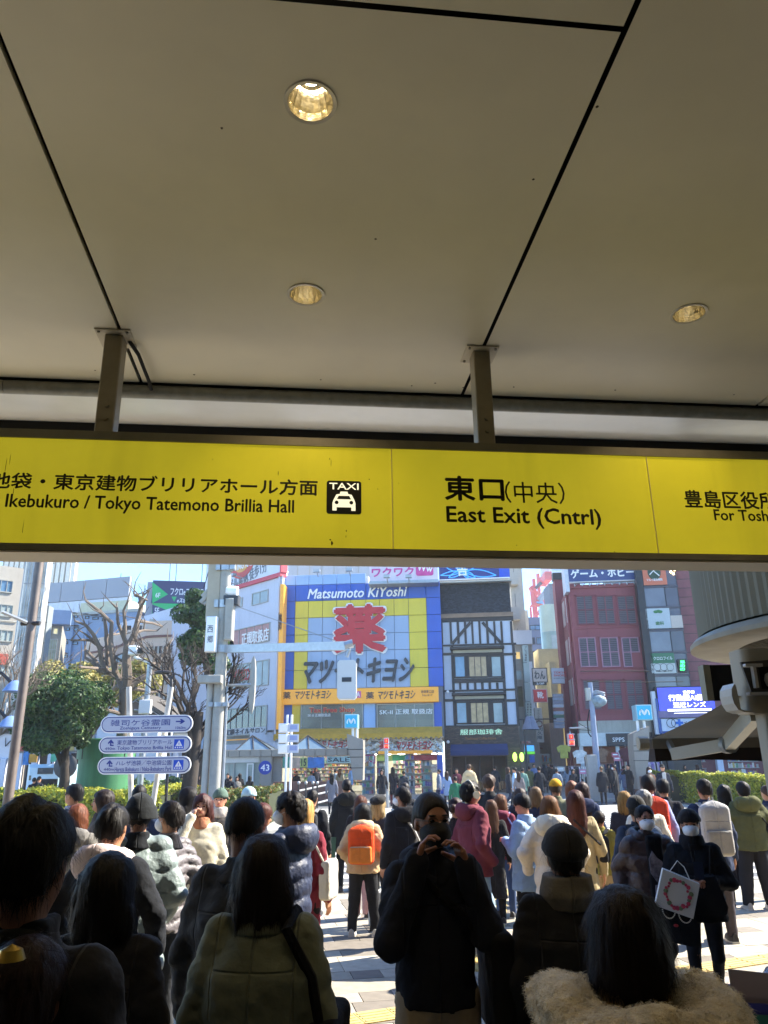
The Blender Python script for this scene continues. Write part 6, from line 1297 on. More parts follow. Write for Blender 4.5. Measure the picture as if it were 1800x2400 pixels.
# awning
aw=empty('folding_arm_awning',(0,0,0),label='brown fabric awning on pale folding arms hanging over the right side',cat='awning')
RL=at(*C4(742,1500),6.65); zr_=RL[2]; RR=np.array([RL[0]+4.6,6.6,zr_]); TL=at(*C4(1405,1168),5.1); TR=np.array([TL[0]+4.6,5.1,TL[2]])
m_awf=island('awning_brown',['#9a8668','#9a8668'],rough=.9,var=.12,vscale=2,bump=.15,bscale=12,sss=.5)
V=[];n=20;m_=12
for i in range(n+1):
    for j in range(m_+1):
        s=i/n;t=j/m_; p=(RL*(1-t)+TL*t)*(1-s)+(RR*(1-t)+TR*t)*s; p=p+np.array([0,0,-.04*math.sin(PI*t)*(.4+.6*min(1,s*4))+.006*math.sin(s*40+t*6)*t]); V.append(p+[0,0,.03])
F=[(i*(m_+1)+j,(i+1)*(m_+1)+j,(i+1)*(m_+1)+j+1,i*(m_+1)+j+1) for i in range(n) for j in range(m_)]
MB().add(V,F).build('fabric',m_awf,aw,True)
MB().tube([RL+[-.1,0,0],RL+[-.02,0,0]],.055,8).build('rail_end_cap',m_bg,aw,True); MB().box(RL[0],RR[0],6.59,6.69,zr_-.045,zr_+.035).build('front_rail',mat('rail_grey','#948b7b',rough=.5,metal=.2),aw)
zv=at(*C4(1000,1640),6.61)[2]; V=[];n=40
for i in range(n+1):
    x=RL[0]+.02+4.5*i/n; V+= [(x,6.62,zr_-.04),(x,6.62+.03*math.sin(i*.9),zv+.01*math.sin(i*.5))]
MB().add(V,[(2*i,2*i+1,2*i+3,2*i+2) for i in range(n)]).build('valance',mat('valance_dark','#3a2e27',rough=.9,var=.12),aw,True)
a0=at(*C4(920,1585),6.4); a1=at(*C4(1345,1510),6.05); a2=at(*C4(1560,1268),5.2)
m_arm=mat('arm_pale','#b9b5a6',rough=.4,metal=.1)
def bar(p,q,w,h):
    p=np.array(p);q=np.array(q);d=q-p;d/=np.linalg.norm(d);s=np.cross(d,[0,0,1.]);s/=np.linalg.norm(s);u=np.cross(s,d); V=[]
    for c in (p,q):
        for a,b_ in ((-1,-1),(1,-1),(1,1),(-1,1)): V.append(c+s*w*a+u*h*b_)
    return MB().add(V,[(0,1,5,4),(1,2,6,5),(2,3,7,6),(3,0,4,7),(0,3,2,1),(4,5,6,7)])
bar(a0,a1,.035,.045).build('lower_arm',m_arm,aw); bar(a1,a2,.035,.05).build('upper_arm',m_arm,aw); MB().tube([a1+[0,-.05,0],a1+[0,.05,0]],.065,12).build('elbow_joint',m_steel,aw,True); MB().tube([a0+[.05,.1,0],a0+[.05,.2,.1]],.03,6).build('rail_bracket',m_steel,aw)
# ================================================================== TREES
def tree_mesh(branches): 
    b=MB()
    for pts,r in branches: b.tube(pts,r,6)
    return b
m_bark=mat('bark_brown','#6d6054',rough=.9,var=.3,vscale=6,bump=.5,bscale=18,bdist=.02,stretch=(1,1,.3)); m_barkd=mat('bark_dark','#3b332c',rough=.95,var=.3,vscale=6)
Y=27; tb_=wp(C1,800,1300,Y); e=empty('pruned_bare_tree',(tb_[0],tb_[1],0),label='pollarded bare tree with gnarled pale lit branches behind the direction boards',cat='tree')
def B(x,y,dy=0): p=wp(C1,x,y,Y+dy); return np.array([p[0]-tb_[0],p[1]-tb_[1],p[2]])
MB().tube([(0,0,0),B(806,1040),B(810,900)],[.26,.2,.19],12).build('trunk',m_bark,e,True)
BR=[([(810,900),(790,860),(740,810),(690,780),(640,770),(590,720),(545,690)],[.3,.26,.22,.17,.14,.11,.07]),([(640,770),(600,700),(560,650),(515,632)],[.12,.1,.09,.06]),([(690,780),(670,720),(665,640),(640,560),(605,505),(548,485)],[.2,.17,.14,.11,.08,.05]),([(665,640),(620,600),(570,545)],[.1,.07,.05]),([(665,650),(600,590),(560,590),(512,600)],[.1,.08,.06,.04]),
([(740,790),(735,700),(745,600),(750,480),(700,430),(660,385),(605,350)],[.2,.17,.15,.12,.1,.08,.04]),([(700,740),(690,640),(690,520),(685,430),(655,380)],[.15,.13,.11,.09,.05]),([(810,900),(820,840),(830,780),(830,700),(840,620)],[.34,.32,.3,.28,.26]),([(840,620),(870,530),(890,440),(905,360),(900,300),(860,280),(840,260)],[.24,.2,.17,.14,.11,.08,.04]),([(905,350),(930,300),(960,262)],[.1,.07,.04]),([(905,370),(940,350),(975,345),(1000,352)],[.09,.07,.05,.03]),([(835,640),(815,560),(820,480),(825,400),(850,350)],[.15,.13,.11,.08,.04]),([(825,650),(800,560),(780,470),(765,390),(745,345)],[.13,.11,.09,.07,.04]),([(870,540),(900,510),(965,505)],[.1,.07,.03]),([(885,450),(920,440),(950,430)],[.1,.06,.03]),
([(830,880),(880,845),(930,810),(970,790),(1000,740),(1010,680),(1030,640),(1045,590),(1060,575)],[.24,.2,.17,.14,.11,.1,.08,.06,.03]),([(1000,750),(1040,745),(1060,760)],[.08,.06,.04]),([(800,890),(740,870),(690,885),(650,890),(615,870)],[.18,.14,.11,.08,.05]),([(815,920),(860,890),(900,900),(940,915),(1000,885)],[.16,.13,.1,.08,.04]),([(805,1010),(760,970),(735,968)],[.14,.1,.06]),([(800,1060),(770,1060),(720,1035),(680,1018)],[.13,.11,.1,.08]),([(830,700),(800,720),(760,700)],[.1,.08,.05]),([(850,650),(930,640),(945,630)],[.12,.08,.06]),([(690,780),(650,800)],[.1,.06]),([(690,540),(660,500),(655,470)],[.07,.05,.03])]
rs=np.random.RandomState(8); b=MB(); tw=MB()
for pts,r in BR:
    P=[B(x,y,0) for x,y in pts]; dyy=rs.normal()*1.2
    P=[p+np.array([0,dyy*(i/len(P)),0])+rs.normal(size=3)*.03 for i,p in enumerate(P)]; b.tube(P,[x*.52+.01 for x in r],7)
    for i in range(1,len(P)):
        for k in range(1):
            q=P[i]; d=rs.normal(size=3)*.35; d[2]=abs(d[2])+.2; tw.tube([q,q+d*.5+rs.normal(size=3)*.05,q+d],[.03,.018,.008],4)
b.build('branches',m_bark,e,True); o=tw.build('twigs',m_bark,e); o['kind']='stuff'
# bushy bare tree
Y2=25; tb2=wp(C1,1215,1400,Y2); e=empty('bushy_bare_tree',(tb2[0],tb2[1],0),label='dark bare tree full of fine upright twigs left of the concrete pole',cat='tree')
z_top=wp(C1,1240,560,Y2)[2]
MB().tube([(0,0,0),(.15,0,2.2),(.25,0,3.6)],[.27,.22,.15],10).build('trunk',m_barkd,e,True)
tw=MB(); rs=np.random.RandomState(21)
def grow(p,d,L_,r,dep):
    q=p+d*L_; mid=(p+q)/2+rs.normal(size=3)*L_*.08; tw.tube([p,mid,q],[r,r*.8,r*.6],4,cap=False)
    if dep<=0: return
    for k in range(3 if dep>1 else 4):
        nd=d+rs.normal(size=3)*.33; nd[2]+=.12; nd/=np.linalg.norm(nd); grow(mid+(q-mid)*rs.rand() if k else q,nd,L_*rs.uniform(.55,.8),r*.55,dep-1)
for k in range(7): 
    a=rs.rand()*2*PI; grow(np.array([.15,0,1.9+k*.25]),np.array([math.cos(a)*.55,math.sin(a)*.5,.85]),rs.uniform(1.5,2.1)*(z_top/8),.1,4)
o=tw.build('twigs',m_barkd,e); o['kind']='stuff'
# far left bare twigs
tb3=wp(C1,20,1400,24); e=empty('bare_tree',(tb3[0]-.5,tb3[1],0),label='thin leafless tree at the far left edge behind the brown pole',cat='tree'); tw=MB(); rs=np.random.RandomState(5)
for k in range(4): a=rs.rand()*2*PI; grow(np.array([0,0,1.6+k*.3]),np.array([math.cos(a)*.5,math.sin(a)*.4,.8]),1.6,.07,4)
MB().tube([(0,0,0),(0,0,3)],[.14,.09],8).build('trunk',m_barkd,e,True); o=tw.build('twigs',mat('bark_light','#7a6b5c',rough=.9),e); o['kind']='stuff'
m_ev=island('evergreen_leaf',['#344f28','#40602f','#283f20','#4c6a34','#2c4628','#5c7238'],rough=.55,sss=.25,var=.2)
def clump_tree(name,lab,base,trunkh,blobs,nleaf,size,mats,seed,tr=.2):
    e=empty(name,(base[0],base[1],0),label=lab,cat='tree'); b=MB(); b.tube([(0,0,0),(.1,0,trunkh*.6),(0,0,trunkh)],[tr,tr*.8,tr*.55],9)
    for c,r in blobs[:10]: b.tube([(0,0,trunkh*.75),(c[0]*.5,c[1]*.5,(trunkh+c[2])/2),tuple(c)],[tr*.4,tr*.28,.03],5)
    b.build('trunk',m_barkd,e,True)
    ctr=np.array([c for c,r in blobs]); rad=np.array([r for c,r in blobs])
    def fn(rs,n):
        i=rs.choice(len(blobs),n,p=(rad**2)/(rad**2).sum()); d=rs.normal(size=(n,3)); d/=np.linalg.norm(d,axis=1,keepdims=True)
        rr_=rad[i][:,None]*(.62+.45*rs.rand(n,1)**.7); return ctr[i]+d*rr_*np.array([1,1,.8]),d+np.array([0,0,.5])
    leaves(nleaf,fn,size,mats,'crown',e,seed); return e
rs=np.random.RandomState(3); Y=25
c0=wp(C1,400,1480,Y); lo=wp(C1,160,1050,Y); hi=wp(C1,650,1050,Y); zt=wp(C1,400,800,Y)[2]; zb2=wp(C1,400,1300,Y)[2]
blobs=[]
for k in range(64):
    x=rs.uniform(-1,1); z=rs.uniform(-1,1)
    if abs(x)**3+abs(z)**3>1.0: continue
    W2=(hi[0]-lo[0])/2; cx=(lo[0]+hi[0])/2-c0[0]; r=rs.uniform(.2,.62); blobs.append(((cx+x*(W2-.15)*(1+.12*rs.normal()),rs.uniform(-1.3,1.3),(zt+zb2)/2+z*((zt-zb2)/2-.2)*(1+.1*rs.normal())),r))
clump_tree('evergreen_tree','rounded dark evergreen tree above the green drum',c0,2.6,blobs,36000,.10,[m_ev],9,.2)
c0=wp(C1,1330,1300,31); p=wp(C1,1330,500,31); blobs=[]
for k in range(20): blobs.append(((p[0]-c0[0]+rs.uniform(-.9,.7),rs.uniform(-1,1),p[2]+rs.uniform(-1.5,1.3)),rs.uniform(.25,.6)))
for k in range(9): blobs.append(((p[0]-c0[0]+rs.uniform(-2.2,.6),rs.uniform(-1,1),p[2]-7.5+rs.uniform(-2.2,2.0)),rs.uniform(.25,.5)))
clump_tree('evergreen_tree','tall evergreen tree whose crown peeps out left of the concrete pole',c0,p[2]-1,blobs,16000,.15,[m_ev],10,.2)
c0=wp(C1,560,1300,34); p=wp(C1,600,850,34); blobs=[((p[0]-c0[0]+rs.uniform(-2.4,2.4),rs.uniform(-1,1),p[2]+rs.uniform(-1.4,.6)),rs.uniform(.4,.8)) for k in range(22)]
clump_tree('sparse_tree','sparse olive tree behind the evergreen and the pruned bare tree',c0,p[2]-1.5,blobs,9000,.2,[island('olive_leaf',['#8a8a48','#9a9050','#7a7a40','#a89a60'],rough=.7,sss=.3)],12,.2)
# storage crate at the lower right
cr0=ground(1800,2398,.0); Fcr=Fac(1740,2360,5.3,-14); e=fempty('plastic_crate',Fcr,'blue plastic crate with a green front panel, full of open carton flaps','crate')
u0=Fcr.uv(1703,2380)[0]; zc=Fcr.uv(1712,2352)[1]; m_cb=mat('crate_blue','#39398a',rough=.35,var=.1); b=MB(); b.box(u0,u0+.62,0,.02,zc-.55,zc); b.box(u0,u0+.02,.02,.45,zc-.55,zc); b.box(u0+.6,u0+.62,.02,.45,zc-.55,zc); b.box(u0,u0+.62,.43,.45,zc-.55,zc); b.box(u0-.02,u0+.64,-.02,.0,zc-.03,zc+.01); b.box(u0,u0+.62,0,.45,zc-.57,zc-.55); b.build('box',m_cb,e)
MB().box(u0+.05,u0+.57,-.006,-.0,zc-.5,zc-.05).build('green_panel',mat('crate_green','#2f7a62',rough=.4,var=.1),e); MB().box(u0-.05,u0+.7,.0,.5,0,zc-.58).build('pedestal',mat('pedestal_grey','#7b7770'),e)
m_cd=mat('carton','#b59f96',rough=.8,var=.1); fl_=MB(); fl_.add([(u0+.05,.03,zc-.05),(u0+.3,.05,zc-.05),(u0+.27,.0,zc+.17),(u0+.04,-.03,zc+.19)],[(0,1,2,3)]); fl_.add([(u0+.3,.05,zc-.05),(u0+.6,.1,zc-.05),(u0+.62,.15,zc+.2),(u0+.28,.08,zc+.15)],[(0,1,2,3)]); o=fl_.build('carton_flap',[m_cd],e); sm=o.modifiers.new('s','SOLIDIFY'); sm.thickness=.006
pb=MB(); rs=np.random.RandomState(2)
pb.lathe([(.0,.0),(.12,.01),(.18,.06),(.13,.13),(.05,.17),(.0,.16)],(u0+.42,.2,zc+.02),14); o=pb.build('clear_plastic_bag',mat('plastic_film','#c9cde0',rough=.12,trans=.5,bump=1.,bscale=9,bdist=.05),e,True)
mc_=empty('manhole_ring',(ground(1800,2300)[0],ground(1800,2300)[1],0),label='round grey manhole cover edge at the right on the paving',cat='manhole cover'); MB().lathe([(.001,.012),(.25,.012),(.3,.013),(.31,.006)],n=32).build('cover',m_wfr,mc_,True)
# ================================================================== PEOPLE
f32=np.float32
def smin(a,b,k):
    if k<=0: return np.minimum(a,b)
    h=np.clip(.5+.5*(b-a)/k,0,1); return b+(a-b)*h-k*h*(1-h)
def smax(a,b,k): return -smin(-a,-b,k)
def rotz(a): c,s=math.cos(a),math.sin(a); return np.array([[c,-s,0],[s,c,0],[0,0,1.]])
def rotx(a): c,s=math.cos(a),math.sin(a); return np.array([[1,0,0],[0,c,-s],[0,s,c]])
def caps(P,a,b,ra,rb,sy=1.):
    a=np.array(a,f32);b=np.array(b,f32); Q=P.copy() if sy!=1 else P
    if sy!=1: Q[:,1]/=sy; a=a.copy();b=b.copy();a[1]/=sy;b[1]/=sy
    ab=b-a; t=np.clip(((Q-a)@ab)/max(float(ab@ab),1e-9),0,1); d=np.sqrt((((Q-a)-t[:,None]*ab)**2).sum(1))
    return d-(ra+(rb-ra)*t)
def ell(P,c,r,M=None):
    q=P-np.array(c,f32)
    if M is not None: q=q@M.astype(f32)
    r=np.array(r,f32); k0=np.sqrt(((q/r)**2).sum(1))+1e-9; k1=np.sqrt(((q/(r*r))**2).sum(1))+1e-9
    return k0*(k0-1)/k1
def rbx(P,c,h,r,M=None):
    q=P-np.array(c,f32)
    if M is not None: q=q@M.astype(f32)
    q=np.abs(q)-np.array(h,f32)+r
    return np.sqrt((np.maximum(q,0)**2).sum(1))+np.minimum(q.max(1),0)-r
def prof(P,tab,cy=0.):
    t=np.array(tab,f32); z=P[:,2]; rx=np.interp(z,t[:,0],t[:,1]); ry=np.interp(z,t[:,0],t[:,2]); oy=np.interp(z,t[:,0],t[:,3]) if t.shape[1]>3 else cy
    d=(np.sqrt((P[:,0]/rx)**2+((P[:,1]-oy)/ry)**2)-1)*np.minimum(rx,ry)
    return smax(d,smax(z-t[-1,0],t[0,0]-z,.0),.01)
def wob(P,s,seed):
    r=np.random.RandomState(seed); o=0
    for k in range(3):
        a=r.normal(size=3)*s; b=r.normal(size=3)*s; ph=r.rand()*6
        o=o+np.sin(P@a.astype(f32)+1.8*np.sin(P@b.astype(f32)+ph))
    return (o/3).astype(f32)
def surface(fn,lo,hi,h):
    """naive surface nets of fn<0 inside the box"""
    lo=np.array(lo,float);hi=np.array(hi,float); n=(np.ceil((hi-lo)/h/4)*4).astype(int); nb=n//4
    cs=[lo[i]+h*(4*np.arange(nb[i])+1.5) for i in range(3)]
    G=np.stack(np.meshgrid(*cs,indexing='ij'),-1).reshape(-1,3).astype(f32); Vc=fn(G).astype(f32).reshape(nb)
    near_=np.argwhere(np.abs(Vc)<h*5.2+.012)
    V=np.repeat(np.repeat(np.repeat(Vc,4,0),4,1),4,2)
    o4=np.stack(np.meshgrid(range(4),range(4),range(4),indexing='ij'),-1).reshape(-1,3)
    I4=(near_[:,None,:]*4+o4[None]).reshape(-1,3); V[tuple(I4.T)]=fn((lo+h*I4).astype(f32))
    V[0]=V[-1]=1;V[:,0]=V[:,-1]=1;V[:,:,0]=V[:,:,-1]=1
    S=V<0; c=[S[i:n[0]-1+i,j:n[1]-1+j,k:n[2]-1+k] for i in (0,1) for j in (0,1) for k in (0,1)]
    anyy=np.logical_or.reduce(c); ally=np.logical_and.reduce(c); act=anyy&~ally
    I=np.argwhere(act); 
    if len(I)==0: return None
    idx=-np.ones(act.shape,dtype=np.int64); idx[tuple(I.T)]=np.arange(len(I))
    acc=np.zeros((len(I),3)); cnt=np.zeros(len(I))
    offs=[(i,j,k) for i in (0,1) for j in (0,1) for k in (0,1)]
    for o in offs:
        for ax in range(3):
            if o[ax]: continue
            p=list(o);p[ax]=1; va=V[I[:,0]+o[0],I[:,1]+o[1],I[:,2]+o[2]]; vb=V[I[:,0]+p[0],I[:,1]+p[1],I[:,2]+p[2]]
            m=(va<0)!=(vb<0); t=np.where(m,va/(va-vb+1e-12),0); q=np.zeros((len(I),3)); q[:]=o; q[:,ax]+=t; acc[m]+=q[m]; cnt[m]+=1
    Vt=lo+h*(I+acc/cnt[:,None])
    F=[]
    for ax in range(3):
        a=[slice(None)]*3;b=[slice(None)]*3; a[ax]=slice(0,-1); b[ax]=slice(1,None)
        sa,sb=S[tuple(a)],S[tuple(b)]; E=np.argwhere(sa!=sb); 
        o1,o2=[(1,2),(2,0),(0,1)][ax]
        E=E[(E[:,o1]>0)&(E[:,o2]>0)&(E[:,o1]<n[o1]-1)&(E[:,o2]<n[o2]-1)]
        if len(E)==0: continue
        ins=S[tuple(E.T)]
        def cell(d1,d2): q=E.copy(); q[:,o1]-=d1; q[:,o2]-=d2; return idx[tuple(q.T)]
        q=np.stack([cell(1,1),cell(0,1),cell(0,0),cell(1,0)],1); q[~ins]=q[~ins][:,::-1]; F.append(q)
    F=np.concatenate(F); F=F[(F>=0).all(1)]
    return Vt,F
def sdfobj(name,fn,lo,hi,h,material,parent,smooth_it=1):
    r=surface(fn,lo,hi,h)
    if r is None: return None
    V,F=r
    for _ in range(smooth_it):
        acc=np.zeros_like(V);cn=np.zeros(len(V))
        for k in range(4):
            np.add.at(acc,F[:,k],V[F[:,(k+1)%4]]); np.add.at(cn,F[:,k],1); np.add.at(acc,F[:,k],V[F[:,(k+3)%4]]); np.add.at(cn,F[:,k],1)
        V=V*.5+.5*acc/np.maximum(cn,1)[:,None]
    return link(name,npmesh(name,V,F,material,smooth=True),parent)
# --- materials for people
def cloth(c,kind='cloth'):
    k='%s_%s'%(kind,c.lstrip('#'))
    if kind=='puffer': return mat(k,c,rough=.5,var=.12,vscale=14,bump=.8,bscale=24,bdist=.014,spec=.4)
    if kind in('cloth','wool'):
        new=k not in [q[0] for q in _M]
        m=mat(k,c,rough=.9,var=.14,vscale=9,bump=.7,bscale=9 if kind=='cloth' else 8,bdist=.03,spec=.22,sheen=.1 if kind=='wool' else 0)
        if new: seams(m)
        return m
    if kind=='fleece': return mat(k,c,rough=.95,var=.2,vscale=40,bump=1.,bscale=150,bdist=.006,sheen=.3)
    if kind=='wool': return mat(k,c,rough=.92,var=.14,vscale=8,bump=.6,bscale=8,bdist=.025,sheen=.15,spec=.2)
    if kind=='denim': return mat(k,c,rough=.85,var=.2,vscale=7,bump=.3,bscale=60)
    return mat(k,c,rough=.88,var=.14,vscale=9,bump=.7,bscale=9,bdist=.03,spec=.25)
def seams(m):
    """sewn seams of a jacket: centre back, armholes, yoke - as fine relief"""
    t=m.node_tree; N=t.nodes; L=t.links; b=N['Principled BSDF']
    tc=N.new('ShaderNodeTexCoord'); sp=N.new('ShaderNodeSeparateXYZ'); L.new(tc.outputs['Object'],sp.inputs[0])
    def M(op,a,b_=None):
        n=N.new('ShaderNodeMath'); n.operation=op
        for i,v in enumerate((a,b_)):
            if v is None: continue
            if isinstance(v,(int,float)): n.inputs[i].default_value=v
            else: L.new(v,n.inputs[i])
        return n.outputs[0]
    ax=M('ABSOLUTE',sp.outputs[0]); l1=ax; l2=M('ABSOLUTE',M('SUBTRACT',ax,.150)); l3=M('ABSOLUTE',M('SUBTRACT',sp.outputs[2],1.275))
    l3=M('ADD',l3,M('MULTIPLY',M('GREATER_THAN',ax,.15),1.)); l2=M('ADD',l2,M('MULTIPLY',M('LESS_THAN',sp.outputs[2],1.12),1.))
    d=M('MINIMUM',M('MINIMUM',l1,l2),l3); s=M('DIVIDE',d,.006); s=M('MINIMUM',s,1.)
    bp=N.new('ShaderNodeBump'); bp.inputs['Strength'].default_value=.9; bp.inputs['Distance'].default_value=.008; L.new(s,bp.inputs['Height'])
    old=b.inputs['Normal'].links[0].from_socket; L.new(old,bp.inputs['Normal']); L.new(bp.outputs[0],b.inputs['Normal'])
def hairm(c): 
    return mat('hair_'+c.lstrip('#'),c,rough=.55,var=.55,vscale=1.,stretch=(90,90,5),bump=.9,bscale=1.,bdist=.004,spec=.22)
def skin(c='#c08a6a'): return mat('skin_'+c.lstrip('#'),c,rough=.5,var=.08,vscale=12)
# --- poses: elbow, wrist for right (+x) arm; mirrored for left
ARMS={'down':((.235,-.03,1.10),(.25,.03,.86)),'pocket':((.27,-.07,1.10),(.20,.10,.93)),'phone':((.235,.02,1.10),(.06,.24,1.20)),'cheek':((.20,.20,1.24),(.085,.13,1.50)),'hold':((.235,-.02,1.09),(.17,.22,1.08)),
 'wide':((.31,-.02,1.14),(.27,.12,.95)),'up':((.16,.26,1.30),(.07,.20,1.47)),'back':((.24,-.1,1.11),(.24,-.12,.87)),'cross':((.25,.02,1.12),(.02,.2,1.12)),'swing':((.24,-.14,1.12),(.25,-.05,.89))}
LEGS={'stand':((.095,.01,.47),(.10,0,.09)),'wide':((.12,.01,.47),(.15,0,.09)),'fwd':((.09,.16,.50),(.09,.24,.10)),'rear':((.09,.02,.48),(.09,-.26,.17))}
def armpts(spec,s):
    e,w=ARMS[spec] if isinstance(spec,str) else spec
    return (s*.152,0,1.372),(s*e[0],e[1],e[2]),(s*w[0],w[1],w[2])
def hand_mesh(h,curl,name):
    """right hand, wrist at the origin, fingers along -z, palm faces -y... five separate fingers"""
    def fn(P):
        d=rbx(P,(0,0,-.045),(.040,.014,.045),.013); d=smin(d,caps(P,(0,0,.05),(0,0,-.01),.027,.028,.75),.02)
        for i,(x,L_) in enumerate(((-.030,.062),(-.011,.072),(.009,.068),(.028,.054))):
            a=np.array((x,0,-.088)); seg=[.45*L_,.3*L_,.25*L_]; ang=curl*.5; r=.0088-.0006*i
            for sg in seg:
                b=a+np.array((x*.03,-math.sin(ang)*sg*1.15,-math.cos(ang)*sg*1.15)); d=smin(d,caps(P,a,b,r,r*.93),.003); a=b; ang+=curl*.75; r*=.93
        a=np.array((-.033,-.004,-.028)); b=np.array((-.062,-.022,-.055)); c=np.array((-.058,-.045-.01*curl,-.085)); d=smin(d,caps(P,a,b,.0135,.0115),.008); d=smin(d,caps(P,b,c,.011,.009),.004)
        return d
    r=surface(fn,(-.10,-.12,-.20),(.06,.05,.07),h); return npmesh(name,r[0],r[1],[skin()],smooth=True)
HANDS={}
def get_hand(curl,side,h,sk):
    k=(curl,side,h,sk)
    if k not in HANDS:
        me=hand_mesh(h,curl,'hand')
        if side<0: me.transform(Matrix.Scale(-1,4,(1,0,0))); me.flip_normals()
        me.materials.clear(); me.materials.append(skin(sk)); HANDS[k]=me
    return HANDS[k]
def add_hand(root,el,wr,side,curl,h,sk,roll=0.):
    d=Vector(wr)-Vector(el); d.normalize(); q=(-d).to_track_quat('Z','Y'); M=Matrix.Translation(Vector(wr)-d*.015)@q.to_matrix().to_4x4()@Matrix.Rotation(roll,4,'Z')
    o=link('hand',get_hand(curl,side,h,sk),root); o.matrix_local=M; return o
def strands(meshobj,n,length,w,material,parent,seed,zmax=None,out=.004,name='hair_strands',down=1.,jit=.25,sel=None):
    me=meshobj.data; nv=len(me.vertices); co=np.empty(nv*3,f32); me.vertices.foreach_get('co',co); co=co.reshape(-1,3); no=np.empty(nv*3,f32); me.vertices.foreach_get('normal',no); no=no.reshape(-1,3)
    rs=np.random.RandomState(seed); ids=np.arange(nv)
    if sel is not None: ids=ids[sel(co)]
    i=rs.choice(ids,n); p=co[i]+rs.normal(size=(n,3))*.002; N=no[i]; g=np.array([0,0,-1.])*down+rs.normal(size=(n,3))*jit; g-=N*(g*N).sum(1,keepdims=True); g/=np.linalg.norm(g,axis=1,keepdims=True)+1e-6
    s=np.cross(N,g); L_=length*(.5+rs.rand(n,1)); K=4; V=[]
    for k in range(K):
        t=k/(K-1); c=p+g*L_*t+N*out*(.3+t*(1.0 if down else 2.)) -np.array([0,0,1])*L_*.25*t*t*down; ww=w*(1-t*.85); V.append(np.stack([c-s*ww,c+s*ww],1))
    V=np.stack(V,1).reshape(-1,3); F=np.concatenate([np.arange(n)[:,None]*2*K+np.array([[2*k,2*k+1,2*k+3,2*k+2]]) for k in range(K-1)])
    o=link(name,npmesh(name,V,F,material,smooth=True),parent); o['kind']='stuff'; return o
